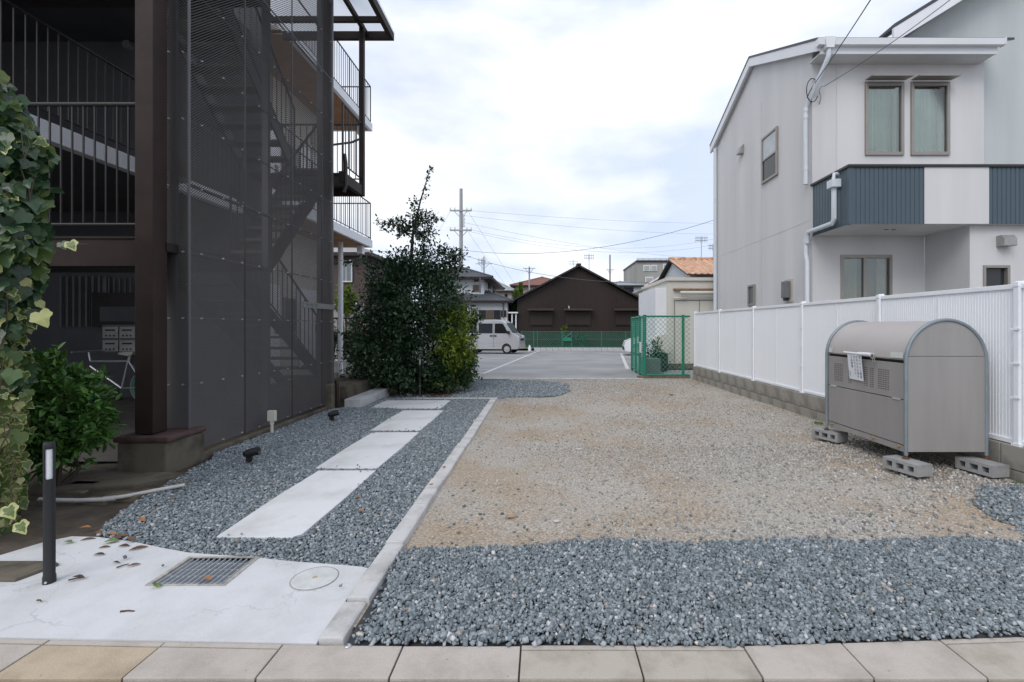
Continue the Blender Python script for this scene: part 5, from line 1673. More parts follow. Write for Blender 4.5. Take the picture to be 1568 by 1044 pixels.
# ---- brown barn-like house
M_bwall = mat('dark_brown_corrugated', (0.030, 0.020, 0.017), rough=0.7, var=0.18, scale=0.8, streak=True)
M_broof = mat('black_brown_roof', (0.022, 0.019, 0.019), rough=0.6, var=0.15)
bh = thing('brown_house', (2.4, 33.5, -0.3), 'dark brown corrugated gabled house beyond the parking lot', 'house')
DH = 33.0
xl, xr = WX(792, DH), WX(980, DH)
xm = WX(886, DH); zr_ = WZ(409, DH); zl = WZ(459, DH); zrr = WZ(461, DH)
def zroof(x):
    return np.interp(x, [xl, xm, xr], [zl, zr_, zrr])
mb = MB()
n_ = 64
for i in range(n_):
    a = xl + (xr - xl) * i / n_; w_ = (xr - xl) / n_
    for u, v, yo1, yo2 in ((a, a + w_ * .5, 0, 0), (a + w_ * .5, a + w_ * .65, 0, .02), (a + w_ * .65, a + w_ * .9, .02, .02), (a + w_ * .9, a + w_, .02, 0)):
        mb.face([(u, DH + yo1, -.4), (v, DH + yo2, -.4), (v, DH + yo2, float(zroof(v))), (u, DH + yo1, float(zroof(u)))])
mb.prism([(xl, DH + .04, -.4), (xr, DH + .04, -.4), (xr, DH + .04, zrr), (xm, DH + .04, zr_), (xl, DH + .04, zl)], (0, 9, 0))
mb.build('wall', M_bwall, bh)
for (x0, z0, x1, z1) in ((WX(787, DH), WZ(460.5, DH), xm, zr_ + .02), (xm, zr_ + .02, WX(992, DH), WZ(465, DH))):
    MB().prism([(x0, DH - .35, z0), (x1, DH - .35, z1), (x1, DH - .35, z1 + .13), (x0, DH - .35, z0 + .13)], (0, 9.7, 0)).build('roof_slope', M_broof, bh)
MB().box(xm - .15, xm + .15, DH - .38, DH + 9.4, zr_ + .10, zr_ + .22).build('ridge_cap', M_broof, bh)
M_shut = mat('brown_shutter', (0.028, 0.018, 0.016), rough=0.5, var=0.1)
for (a, b_, aw) in ((812, 846, (808, 848)), (866, 904, (863, 907)), (942, 978, (939, 981))):
    s_ = MB().box(WX(a, DH), WX(b_, DH), DH - .08, DH - .01, WZ(498, DH), WZ(478, DH)).build('shutter', M_shut, bh)
    for q in (0.0, .5):
        x0 = WX(a, DH) + (WX(b_, DH) - WX(a, DH)) * q
        x1 = x0 + (WX(b_, DH) - WX(a, DH)) * .5
        MB().box(x0 + .05, x1 - .05, DH - .10, DH - .085, WZ(497, DH), WZ(479.5, DH)).build('shutter_leaf', M_bwall, s_)
    MB().prism([(WX(aw[0], DH), DH - .02, WZ(473, DH)), (WX(aw[1], DH), DH - .02, WZ(473, DH)), (WX(aw[1], DH), DH - .55, WZ(475.5, DH)), (WX(aw[0], DH), DH - .55, WZ(475.5, DH))], (0, 0, .05)).build('window_hood', mat('brown_hood', (0.055, 0.04, 0.035), rough=0.5), bh)
MB().box(WX(870.5, DH), WX(871.8, DH), DH - .06, DH - .01, WZ(472, DH), WZ(468.5, DH)).build('insulator', M_white, bh)
MB().tube((xr - .1, DH - .12, -.3), (xr - .1, DH - .12, WZ(452, DH)), .06, n=8).build('downpipe', M_frame, bh)
MB().box(xl + 6.85, xl + 6.87, DH - .003, DH + .0, 0.6, 4.4).build('sheet_joint', M_shut, bh)
# strip of ground, low blocks and green fence before it
sheet('planting_strip', -6, 8, 31.2, 33.0, lambda x, y: -.14 + .05 * fbm(x, y, 5), mat('dry_soil_and_grass', (0.20, 0.19, 0.11), rough=0.95, var=0.35, scale=1.5), 30, 6)
kb = thing('kerb', (1, 31.1, -.28), kind='structure')
bl = None
for i in range(24):
    x = WX(818, 31.1) + i * 0.40
    if bl is None:
        bl = MB().box(0, .38, 0, .12, 0, .21).build('kerb_block', mat_concrete('pale_block', (0.55, 0.55, 0.56), stain=0.25), None, bevel=0.01, local=True)
        o = bl
    else:
        o = copy_obj(bl)
    o.parent = kb
    o.location = Vector((x, 31.1 + random.uniform(-.01, .01), -.275)) - world_of(kb)
gf_ = thing('green_mesh_fence', (2, 31.3, -.2), 'low green mesh fence in front of the brown house', 'fence')
zb_, zt_ = WZ(531, 31.3), WZ(507.5, 31.3)
for px in (799, 817.5, 823, 861, 875, 921, 958, 985):
    MB().tube((WX(px, 31.3), 31.3, zb_ - .05), (WX(px, 31.3), 31.3, zt_ + .03), .032 if px in (817.5, 861, 875) else .024, n=8).build('fence_post', M_green, gf_)
for z in (zb_ + .03, (zb_ + zt_) / 2, zt_):
    MB().tube((WX(797, 31.3), 31.3, z), (WX(990, 31.3), 31.3, z), .014, n=6).build('rail', M_green, gf_)
chain_link(gf_, (WX(797, 31.3), 31.32), (WX(990, 31.3), 31.32), zb_, zt_, 0.10, 0.0065)
MB().tube((WX(862, 31.2), 31.25, zb_ + .5), (WX(875, 31.2), 31.25, zt_ - .1), .03, n=6).box(WX(862, 31.2), WX(875, 31.2), 31.22, 31.25, zb_ + .38, zb_ + .62).build('gate_brace', M_green, gf_)

# ---- pale house with dark tiled roofs (left of the lot)
M_tile = mat_siding('dark_roof_tiles', (0.062, 0.066, 0.075), pitch=0.22, strength=1.0, axis='X', var=0.15)
M_hw = mat('pale_blue_white_render', (0.56, 0.59, 0.61), rough=0.8, var=0.04)
M_hw2 = mat('beige_render', (0.50, 0.46, 0.40), rough=0.8, var=0.06)
def hip_roof(parent, x0, x1, y0, y1, z, h, ov, m_, name='roof', ridge_in=None):
    x0 -= ov; x1 += ov; y0 -= ov; y1 += ov
    w_, l_ = x1 - x0, y1 - y0
    if w_ < l_:
        i_ = w_ / 2 if ridge_in is None else ridge_in
        r0, r1 = ((x0 + x1) / 2, y0 + i_, z + h), ((x0 + x1) / 2, y1 - i_, z + h)
        fs_ = [(0, 1, 4), (1, 2, 5, 4), (2, 3, 5), (3, 0, 4, 5), (0, 3, 2, 1)]
    else:
        i_ = l_ / 2 if ridge_in is None else ridge_in
        r0, r1 = (x0 + i_, (y0 + y1) / 2, z + h), (x1 - i_, (y0 + y1) / 2, z + h)
        fs_ = [(0, 1, 5, 4), (1, 2, 5), (2, 3, 4, 5), (3, 0, 4), (0, 3, 2, 1)]
    c = [(x0, y0, z), (x1, y0, z), (x1, y1, z), (x0, y1, z), r0, r1]
    o = MB().add(c, fs_).build(name, m_, parent)
    MB().box(x0 + .03, x1 - .03, y0 + .03, y1 - .03, z - .14, z - .005).build('eave', M_shut, o)
    rd = MB().tube(r0, r1, .11, n=6)
    for q, e in ((0, 4), (1, 4 if w_ < l_ else 5), (2, 5), (3, 5 if w_ < l_ else 4)):
        rd.tube(c[q], c[e], .08, n=6)
    rd.build('ridge_tiles', m_, o)
    return o
jh = thing('tiled_roof_house', (-5, 36, -.3), 'pale two storey house with dark tiled roofs behind the van', 'house')
dJ = 34.0
xa, xb2 = -8.5, WX(741, dJ)
MB().box(xa, xb2, dJ, dJ + 9, 2.6, WZ(426, dJ)).build('upper_wall', M_hw, jh)
hip_roof(jh, xa, xb2, dJ, dJ + 9, WZ(425, dJ), 1.05, .7, M_tile)
dK = 33.0
MB().box(-8.6, WX(777, dK), dK, dK + 8, -.5, WZ(463, dK)).build('lower_wall', M_hw, jh)
hip_roof(jh, WX(716, dK) - 1.5, WX(777, dK), dK, dK + 7, WZ(460.5, dK), 0.95, .45, M_tile)
for (a, b_, t, bo, d_) in ((724, 734, 436, 446.5, dJ), (721, 731, 474.5, 485, dK)):
    w_ = MB().box(WX(a, d_), WX(b_, d_), d_ - .06, d_ - .005, WZ(bo, d_), WZ(t, d_)).build('window_frame', M_alum, jh)
    MB().box(WX(a, d_) + .05, WX(b_, d_) - .05, d_ - .075, d_ - .062, WZ(bo, d_) + .05, WZ(t, d_) - .05).build('pane', mat('bamboo_blind', (0.10, 0.075, 0.055), rough=0.6, var=.3, scale=6), w_)
w_ = MB().box(WX(733, dK), WX(767, dK), dK - .06, dK - .005, WZ(489, dK), WZ(474.5, dK)).build('sliding_window', M_alum, jh)
for k, (a, b_) in enumerate(((733.6, 744), (745, 755.5), (756.5, 766))):
    MB().box(WX(a, dK), WX(b_, dK), dK - .09, dK - .065, WZ(488.5, dK), WZ(475, dK)).build('pane', mat('bamboo_blind', (0.10, 0.075, 0.055)) if k == 1 else M_glassdk, w_)
MB().box(WX(770, dK) - .3, WX(770, dK) + .25, dK - .04, dK - .005, WZ(440 + 45, dK), WZ(475, dK)).build('shutter', M_shut, jh)
for px in (735.5, 771):
    MB().tube((WX(px, dK), dK - .1, WZ(487, dK) if px > 760 else WZ(450, dJ)), (WX(px, dK), dK - .1, WZ(464, dK) if px > 760 else WZ(427, dJ)), .045, n=6).build('downpipe', M_frame, jh)
for (t, px, d_) in ((430, 729, dJ), (468, 725, dK)):
    MB().box(WX(px - 3, d_), WX(px + 4, d_), d_ - .05, d_ - .005, WZ(t + 1.2, d_), WZ(t - 1, d_)).build('vent_grille', M_shut, jh)
# side wall windows of the upper floor
for y, z0, z1 in ((dJ + 2.5, 3.9, 4.7), (dJ + 6, 3.7, 4.7)):
    MB().box(xb2 - .01, xb2 + .05, y, y + 1.4, z0, z1).build('side_window', M_glassdk, jh)
# beige house beyond it, and a carport stub
b2 = thing('beige_house', (-3.6, 48, -.4), 'small beige house showing past the tiled roof house', 'house')
MB().box(-6.2, WX(783, 48), 48, 54, -.5, WZ(446, 48)).build('wall', M_hw2, b2)
hip_roof(b2, -6.2, WX(783, 48), 48, 54, WZ(445, 48), 1.0, .5, mat('grey_tiles', (0.30, 0.31, 0.32), var=.1, scale=3))
MB().box(WX(773, 48), WX(777, 48), 47.95, 47.995, WZ(459, 48), WZ(450, 48)).build('window', M_glassdk, b2)
cpp = thing('carport', (WX(787, 33.5), 33.2, -.3), 'white carport edge beside the brown house', 'carport')
MB().box(WX(778, 32.6), WX(793, 32.6), 32.6, 34.6, WZ(479.5, 32.6), WZ(477.5, 32.6)).build('roof_sheet', M_white, cpp)
for x in (WX(784, 32.7), WX(790, 32.7)):
    MB().tube((x, 32.75, -.4), (x, 32.75, WZ(479.5, 32.6)), .05, n=8).build('post', M_white, cpp)
# red-brown roofed house far behind
rh = thing('red_roof_house', (0, 50, -.4), 'beige house with long red brown roof behind the brown house', 'house')
MB().box(WX(790, 50), WX(870, 50), 50, 58, -.5, WZ(437, 50)).build('wall', M_hw2, rh)
hip_roof(rh, WX(790, 50), WX(870, 50), 50, 58, WZ(437, 50), 1.15, .6, mat('red_brown_tiles', (0.20, 0.085, 0.065), rough=.8, var=.18, scale=2))
MB().box(WX(795, 50), WX(800, 50), 49.93, 49.99, WZ(450, 50), WZ(444, 50)).build('window', M_glassdk, rh)
bl_ = thing('blue_grey_house', (9, 46, -.4), 'low blue grey roofed house at the right eave of the brown house', 'house')
MB().box(WX(925, 46), WX(985, 46), 46, 52, -.5, WZ(437, 46)).build('wall', M_hw, bl_)
hip_roof(bl_, WX(925, 46), WX(985, 46), 46, 52, WZ(437, 46), .55, .4, mat('blue_grey_roof', (0.24, 0.27, 0.30), rough=.6, var=.1))
MB().box(WX(955, 46), WX(970, 46), 45.94, 45.99, WZ(447, 46), WZ(440, 46)).build('window', M_glassdk, bl_)

# ---- grey concrete block, orange roof and small red roof on the right
gb = thing('grey_concrete_building', (13, 55, -.4), 'weathered grey flat roofed building behind the orange roof', 'building')
M_gc = mat('weathered_grey_render', (0.34, 0.335, 0.31), rough=0.9, var=0.2, scale=0.5, streak=True)
MB().box(WX(975, 55), WX(1040, 55), 55, 64, -.5, WZ(401, 55)).build('wall', M_gc, gb)
MB().box(WX(974, 55), WX(1041, 55), 54.8, 64, WZ(401, 55), WZ(398.5, 55)).build('parapet', M_shut, gb)
for z in (WZ(396.8, 55), WZ(395.2, 55)):
    MB().tube((WX(976, 55), 55.1, z), (WX(1038, 55), 55.1, z), .035, n=6).build('roof_rail', M_galv, gb)
for px in range(976, 1040, 9):
    MB().tube((WX(px, 55), 55.1, WZ(399, 55)), (WX(px, 55), 55.1, WZ(395, 55)), .035, n=6).build('roof_rail', M_galv, gb)
for a, b_, t, bo in ((985, 995, 406, 415), (996, 1006, 406, 415), (1015, 1030, 404, 420), (988, 1000, 424, 432)):
    w_ = MB().box(WX(a, 55), WX(b_, 55), 54.9, 54.99, WZ(bo, 55), WZ(t, 55)).build('window_frame', M_white, gb)
    MB().box(WX(a, 55) + .08, WX(b_, 55) - .08, 54.86, 54.895, WZ(bo, 55) + .08, WZ(t, 55) - .08).build('pane', mat('pale_curtained_pane', (0.36, 0.37, 0.37), rough=.2), w_)
oh = thing('orange_roof_house', (10, 29, -.2), 'house with faded orange tiled roof above the cream shed', 'house')
M_otile = mat('faded_orange_tile', (0.52, 0.31, 0.20), rough=0.8, var=0.3, scale=2.5, island=0.18)
xo0, xo1 = WX(1037, 29), 15.0
zr2, ze2 = WZ(396, 31), WZ(418, 27)
MB().box(xo0 + .3, xo1, 27.4, 34.6, -.4, ze2 - .1).build('wall', M_hw2, oh)
MB().prism([(xo0 + .3, 27.4, ze2 - .1), (xo0 + .3, 34.6, ze2 - .1), (xo0 + .3, 31, zr2 - .2)], (.1, 0, 0)).build('gable', M_hw, oh)
rf = MB().prism([(xo0, 27, ze2 - .06), (xo0, 31, zr2 - .06), (xo0, 35, ze2 - .06), (xo0, 35, ze2 - .12), (xo0, 31, zr2 - .14), (xo0, 27, ze2 - .12)], (xo1 - xo0, 0, 0)).build('roof', M_shut, oh)
rows = 10
tl = None
sl_ = Vector((0, 4, zr2 - ze2)); L_ = sl_.length; ang2 = math.atan2(zr2 - ze2, 4)
for r_ in range(rows):
    for c_ in range(18):
        if tl is None:
            mb = MB()
            prof = [(0, 0), (.08, .045), (.16, .045), (.24, 0), (.3, -.01), (.36, 0)]
            for (x0, z0), (x1, z1) in zip(prof[:-1], prof[1:]):
                mb.face([(x0, 0, z0), (x1, 0, z1), (x1, L_ / rows * 1.05, z1 + .0), (x0, L_ / rows * 1.05, z0)])
                mb.face([(x0, 0, z0 - .05), (x1, 0, z1 - .05), (x1, 0, z1), (x0, 0, z0)])
            tl = mb.build('roof_tile', M_otile, None, local=True); o = tl
        else:
            o = copy_obj(tl)
        o.parent = rf
        o.rotation_euler = (ang2 - .015, 0, 0)
        p = Vector((xo0 + c_ * .36, 27, ze2 - .04)) + sl_ * (r_ / rows)
        o.location = p - world_of(rf)
for c_ in range(18):
    MB().tube((xo0 + c_ * .36, 31, zr2 - .02), (xo0 + c_ * .36 + .35, 31, zr2 + .0), .11, .12, 8).build('ridge_tile', M_otile, rf)
MB().box(xo0 + .6, xo1, 27.0, 27.1, ze2 - .28, ze2 - .14).build('gutter', M_shut, oh)
sr = thing('small_red_roof_house', (8, 40, -.3), 'small house with red roof and white gable trim beyond the shed', 'house')
xs0, xs1 = WX(985, 40), WX(1030, 40)
MB().box(xs0 + .3, xs1, 40, 46, -.4, WZ(441, 40)).build('wall', mat('brown_grey_render', (0.20, 0.17, 0.15), var=.15), sr)
M_rt = mat('faded_red_tiles', (0.32, 0.13, 0.095), rough=.8, var=.25, scale=3)
MB().prism([(xs0, 39.6, WZ(440, 40)), (WX(1012, 40), 39.6, WZ(424, 40)), (WX(1012, 40), 39.6, WZ(421.5, 40)), (xs0, 39.6, WZ(437.5, 40))], (0, .12, 0)).build('barge_board', M_white, sr)
MB().prism([(WX(1012, 40), 39.6, WZ(424, 40)), (WX(1034, 40), 39.6, WZ(438, 40)), (WX(1034, 40), 39.6, WZ(435.5, 40)), (WX(1012, 40), 39.6, WZ(421.5, 40))], (0, .12, 0)).build('barge_board', M_white, sr)
MB().prism([(xs0, 38, WZ(443, 38)), (WX(1022, 38), 38, WZ(443, 38)), (WX(1022, 40), 40, WZ(433, 40)), (xs0 + .4, 40, WZ(433, 40))], (0, 0, .1)).build('roof_slope', M_rt, sr)
MB().prism([(xs0, 39.72, WZ(440, 40)), (WX(1012, 40), 39.72, WZ(424, 40)), (WX(1034, 40), 39.72, WZ(438, 40))], (0, .1, 0)).build('gable', M_gc, sr)
for a, b_, t, bo in ((987, 992, 452, 462), (1000, 1010, 448, 458)):
    MB().box(WX(a, 40), WX(b_, 40), 39.9, 39.99, WZ(bo, 40), WZ(t, 40)).build('window', M_glassdk, sr)
# ---- left neighbour: brown house and black railing behind the shrub
nb = thing('brown_clad_house', (-7, 22, 0), 'brown clad house with white framed window behind the shrub', 'house')
M_clad = mat('brown_cladding', (0.075, 0.053, 0.048), rough=0.7, var=0.12, scale=1, streak=True)
x0, x1 = WX(505, 21), WX(560, 21)
MB().box(-14, x1, 21, 28, -.4, WZ(388, 21)).build('wall', M_clad, nb)
MB().box(-14, x1 + .02, 20.97, 20.995, -.4, WZ(464, 21)).build('lower_wall', mat('taupe_wall', (0.30, 0.27, 0.25), var=.08), nb)
hip_roof(nb, -14, x1, 21, 28, WZ(388, 21), 1.2, .4, mat('grey_shingle', (0.30, 0.29, 0.29), var=.12, scale=3))
wf2 = MB().box(WX(522, 21), WX(540, 21), 20.9, 20.99, WZ(432, 21), WZ(398, 21)).build('window_frame', M_white, nb)
for a, b_ in ((523.5, 530.5), (532, 538.5)):
    MB().box(WX(a, 21), WX(b_, 21), 20.88, 20.895, WZ(430, 21), WZ(400, 21)).build('pane', mat('blue_pane', (0.16, 0.19, 0.20), rough=.1), wf2)
MB().box(WX(520, 20.6), WX(545, 20.6), 20.5, 20.96, WZ(466, 20.6), WZ(462, 20.6)).build('awning', M_white, nb)
brl = thing('black_railing', (-5.2, 13.6, 0), 'black garden railing behind the dark shrub', 'railing')
MB().box(-9, -4.1, 13.55, 13.75, -.1, 0.32).build('base_wall', M_kerb, brl)
z0_, z1_ = 0.32, WZ(487, 13.6)
railing(brl, (-7.6, 13.65, z0_), (-4.3, 13.65, z0_), z1_ - z0_, step=0.11, r=.008, top=.024, low=.06, post_every=10, m_=M_cap)
rs = thing('red_sign', (WX(557, 13.5), 13.55, 1.1), 'small red and white sign hanging on the black railing', 'sign')
a, b_, c, d = WX(552, 13.5), WX(562, 13.5), WZ(509, 13.5), WZ(490, 13.5)
MB().box(a, b_, 13.54, 13.55, c, d).build('sign_plate', mat('red_sign_paint', (0.62, 0.03, 0.03), rough=.4, var=.04), rs)
MB().box(a + .015, b_ - .015, 13.536, 13.539, c + .07, d - .09).build('white_field', M_white, rs)
fig = MB()
fig.tube(((a + b_) / 2, 13.534, c + .20), ((a + b_) / 2, 13.532, c + .20), .022, n=10)
fig.prism([((a + b_) / 2 - .05, 13.533, c + .09), ((a + b_) / 2 - .02, 13.533, c + .17), ((a + b_) / 2 + .03, 13.533, c + .16), ((a + b_) / 2 + .05, 13.533, c + .08), ((a + b_) / 2, 13.533, c + .12)], (0, .002, 0))
fig.build('pictogram', M_cap, rs)

# ---- utility poles and wires
M_pole = mat('grey_concrete_pole', (0.34, 0.34, 0.345), rough=0.8, var=0.08, scale=2)
def pole(px, d, py_top, w0, w1, label, arms=()):
    x = WX(px, d)
    zt = WZ(py_top, d)
    r_ = thing('utility_pole', (x, d, -.4), label, 'utility pole', 'utility poles')
    MB().tube((x, d, -.4), (x, d, zt), w0, w1, 14).build('shaft', M_pole, r_, smooth=True)
    for py, half in arms:
        z = WZ(py, d)
        ar_ = MB().box(x - half, x + half, d - .18, d - .09, z - (.05 if d < 40 else .025), z + (.05 if d < 40 else .025)).build('crossarm', M_pole, r_)
        for s in ((-.95, -.55, .55, .95) if d < 40 else ()):
            MB().lathe((x + s * half, d - .13, z + .05), [(.05, 0), (.07, .05), (.045, .09), (.06, .14), (.03, .2)], 8).build('insulator', M_white, ar_)
        MB().tube((x, d - .1, z - .55), (x + half * .6, d - .13, z - .04), .025, n=6).tube((x, d - .1, z - .55), (x - half * .6, d - .13, z - .04), .025, n=6).build('brace', M_pole, ar_)
    return r_
up_ = pole(706, 36, 289, .18, .12, 'tall grey concrete utility pole above the tiled roof house', ((323, .82), (353, .82)))
for k, py in enumerate((330, 336, 341, 346)):
    MB().lathe((WX(711.5, 36), 35.85, WZ(py, 36) - .08), [(.05, 0), (.07, .06), (.05, .1), (.06, .15), (.03, .18)], 8).build('spool', M_white, up_)
MB().box(WX(709.5, 36), WX(711, 36), 35.8, 35.9, WZ(348, 36), WZ(328, 36)).build('spool_rack', M_galv, up_)
pole(741, 52, 393, .11, .08, 'thin distant pole over the tiled roof of the pale house', ((404, .9),))
pole(810.5, 46, 408, .10, .07, 'slim pale pole beside the cypress tops', ((411, .6),))
pole(934, 58, 390, .13, .10, 'dark distant pole behind the right roof slope of the brown house', ((413, .5),))
M_wire = mat('weathered_wire', (0.10, 0.105, 0.12), rough=0.6)
WIRES = [
    ((716, 322, 36), (1240, 338, 60), .6, 'uppermost thin overhead wire running right from the tall pole'),
    ((690, 322, 36), (620, 420, 24), .3, 'overhead wire running left from the upper crossarm'),
    ((712, 330, 36), (1250, 352, 60), .9, 'second overhead wire running right from the tall pole'),
    ((712, 341, 36), (1180, 395, 60), 1.0, 'sagging overhead wire over the brown house roof'),
    ((718, 351, 36), (1110, 362, 48), 1.3, 'overhead wire from the lower crossarm to the right'),
    ((718, 354, 36), (1110, 371, 48), 1.3, 'lowest wire of the bundle from the lower crossarm'),
    ((709, 383, 36), (1102, 334, 30), 1.0, 'dark cable rising to the right across the whole sky'),
    ((560, 383, 30), (709, 383, 36), .15, 'dark cable from behind the shrub to the tall pole'),
    ((709, 390, 36), (985, 433, 30), .5, 'thick cable dropping from the tall pole past the brown gable'),
    ((717, 324, 36), (800, 452, 44), .05, 'steep stay wire slanting down right of the tall pole'),
    ((717, 355, 36), (780, 445, 44), .05, 'lower stay wire slanting down right of the tall pole'),
]
for a, b_, s, lab in WIRES:
    tag(MB().path(sag(W(*a), W(*b_), s, 18), .0075 if 'thick' not in lab and 'dark' not in lab else .014, 5).build('overhead_wire', M_wire), lab, 'wire', 'overhead wires')
def antenna(px, d, py0, py1, w_, label):
    x = WX(px, d)
    r_ = thing('roof_antenna', (x, d, WZ(py0, d)), label, 'antenna', 'roof antennas')
    MB().tube((x, d, WZ(py0, d)), (x, d, WZ(py1, d)), .03, n=6).build('mast', M_galv, r_)
    for k in range(2):
        z = WZ(py1 + 2 + k * 4, d)
        bo_ = MB().tube((x - w_, d, z), (x + w_, d, z), .02, n=5).build('boom', M_galv, r_)
        for q in np.linspace(-.9, .9, 6):
            MB().tube((x + w_ * q, d - .25, z), (x + w_ * q, d + .25, z), .012, n=4).tube((x + w_ * q, d, z - .18), (x + w_ * q, d, z + .18), .012, n=4).build('element', M_galv, bo_)
antenna(902, 44, 413, 389, .45, 'roof antenna behind the ridge of the brown house')
antenna(1074, 33, 396, 362, .42, 'tall antenna above the orange tiled roof')
antenna(878, 60, 412, 398, .6, 'faint antenna left of the brown house ridge')
antenna(738, 40, 414, 396, .35, 'antenna over the tiled roof beside the tall pole')
antenna(1092, 36, 400, 374, .35, 'thin antenna beside the downpipe of the right house')

# ---- vehicles
M_vpaint = mat('silver_van_paint', (0.50, 0.50, 0.52), rough=0.28, var=0.02, metal=0.35)
M_cpaint = mat('white_car_paint', (0.74, 0.75, 0.77), rough=0.22, var=0.02)
M_vglass = mat_glass('tinted_vehicle_glass', (0.012, 0.013, 0.015), 0.05)
M_vblack = mat('black_trim', (0.018, 0.018, 0.02), rough=0.5)
M_lamp2 = mat('clear_headlamp', (0.55, 0.57, 0.60), rough=0.12, metal=0.3)
M_hub = mat('silver_hubcap', (0.48, 0.48, 0.50), rough=0.35, metal=0.4)
def vehicle_wheel(root, x, y, r, wd, side):
    w_ = MB().tube((x, y - wd / 2, r), (x, y + wd / 2, r), r, n=24).build('wheel', M_tyre, root, local=True, smooth=True, bevel=.02)
    yo = y + side * (wd / 2 + .004)
    pr = MB().tube((x, yo - side * .02, r), (x, yo, r), r * .66, r * .60, 18)
    pr.tube((x, yo, r), (x, yo + side * .012, r), r * .25, r * .18, 12)
    for k in range(6):
        a = k * math.pi / 3
        pr.cbox((x + r * .42 * math.cos(a), yo + side * .004, r + r * .42 * math.sin(a)), (r * .34, .012, r * .1), ry=-a)
    pr.build('hubcap', M_hub, w_, local=True)
def shell(profile, halfw, name, m_, root):
    """loft a side outline across the width, drawn in toward the roof and at the flanks"""
    mb = MB()
    pr = profile
    n_ = len(pr)
    ys = [-1.0, -.93, -.6, 0, .6, .93, 1.0]
    V = []
    zmin = min(p[1] for p in pr); zmax = max(p[1] for p in pr)
    xm_ = sum(p[0] for p in pr) / n_
    for t in ys:
        for (x, z) in pr:
            f = (z - zmin) / (zmax - zmin)
            tum = halfw * (1 - .10 * max(0, (f - .48)) / .52)
            e = abs(t)
            sq = 1.0 if e < .95 else .975
            zz = z if e < .95 else (z - .02 if z > zmax - .3 else z)
            V.append((xm_ + (x - xm_) * sq, t * tum, zz))
    mb.v = V
    for j in range(len(ys) - 1):
        for i in range(n_):
            mb.f.append([j * n_ + i, j * n_ + (i + 1) % n_, (j + 1) * n_ + (i + 1) % n_, (j + 1) * n_ + i]); mb.mi.append(0)
    mb.f.append(list(range(n_))); mb.mi.append(0)
    mb.f.append(list(range((len(ys) - 1) * n_, len(ys) * n_))[::-1]); mb.mi.append(0)
    return mb.build(name, m_, root, local=True, smooth=True)
def side_y(z, zmin, zmax, halfw):
    f = (z - zmin) / (zmax - zmin)
    return halfw * (1 - .10 * max(0, (f - .48)) / .52)
dv = 26.6
van = thing('parked_van', (WX(783, dv) - 1.05, dv + .35, lot_z(dv)), 'silver boxy kei van parked in the lot behind the shrubs', 'van', rz=R(-11))
prof = [(-1.68, .30), (-1.70, .85), (-1.66, 1.30), (-1.58, 1.80), (-1.45, 1.87), (.30, 1.89), (.72, 1.84), (.90, 1.72), (1.30, 1.16), (1.58, 1.02), (1.68, .86), (1.70, .40), (1.62, .28), (1.28, .27), (1.26, .42), (1.15, .55), (1.0, .60), (.85, .55), (.74, .42), (.72, .27), (-.80, .27), (-.82, .42), (-.93, .55), (-1.08, .60), (-1.23, .55), (-1.34, .42), (-1.36, .29)]
shell(prof, .735, 'body', M_vpaint, van)
def sy(z): return side_y(z, .27, 1.89, .735)
for s in (-1, 1):
    for pts, nm in (([(-.62, 1.14), (.18, 1.14), (.18, 1.68), (-.62, 1.68)], 'side_window'), ([(.30, 1.14), (1.08, 1.14), (.80, 1.62), (.72, 1.68), (.30, 1.68)], 'front_window'), ([(-1.52, 1.16), (-.74, 1.16), (-.74, 1.68), (-1.46, 1.68)], 'rear_window')):
        q = [(x, s * (sy(z) + .004), z) for x, z in pts]
        MB().prism(q, (0, s * .006, 0)).build(nm, M_vglass, van, local=True)
    for x in (.24, -.68):
        MB().prism([(x - .006, s * (sy(z) + .002), z) for z in (.36, 1.1, 1.74)] + [(x + .006, s * (sy(z) + .002), z) for z in (1.74, 1.1, .36)], (0, s * .003, 0)).build('door_seam', M_vblack, van, local=True)
    for x in (.12, .34):
        MB().cbox((x, s * (sy(1.0) + .012), 1.0), (.15, .03, .07)).build('door_handle', M_vblack, van, local=True)
    MB().prism([(-1.55, s * (sy(.62) + .001), .60), (.70, s * (sy(.62) + .001), .60), (.70, s * (sy(.64) + .001), .625), (-1.55, s * (sy(.64) + .001), .625)], (0, s * .004, 0)).build('crease', M_hub, van, local=True)
    MB().cbox((1.12, s * .84, 1.18), (.10, .14, .18)).build('mirror', M_vblack, van, local=True)
    MB().cbox((1.60, s * .52, .90), (.16, .30, .22), ry=R(12)).build('headlight', M_lamp2, van, local=True, bevel=.03)
    for x in (1.0, -1.08):
        vehicle_wheel(van, x, s * .66, .275, .15, s)
MB().prism([(.955, -.62, 1.70), (1.30, -.66, 1.19), (1.30, .66, 1.19), (.955, .62, 1.70)], (.012, 0, .008)).build('windscreen', mat_glass('pale_windscreen', (0.10, 0.13, 0.13), .05), van, local=True)
MB().box(1.685, 1.725, -.66, .66, .30, .52).build('bumper', M_vpaint, van, local=True, bevel=.02)
MB().box(1.690, 1.715, -.40, .40, .74, .84).build('grille', M_vblack, van, local=True)
MB().box(1.726, 1.738, -.17, .17, .37, .50).build('number_plate', mat('yellow_plate', (0.62, 0.45, 0.05), rough=.5), van, local=True)
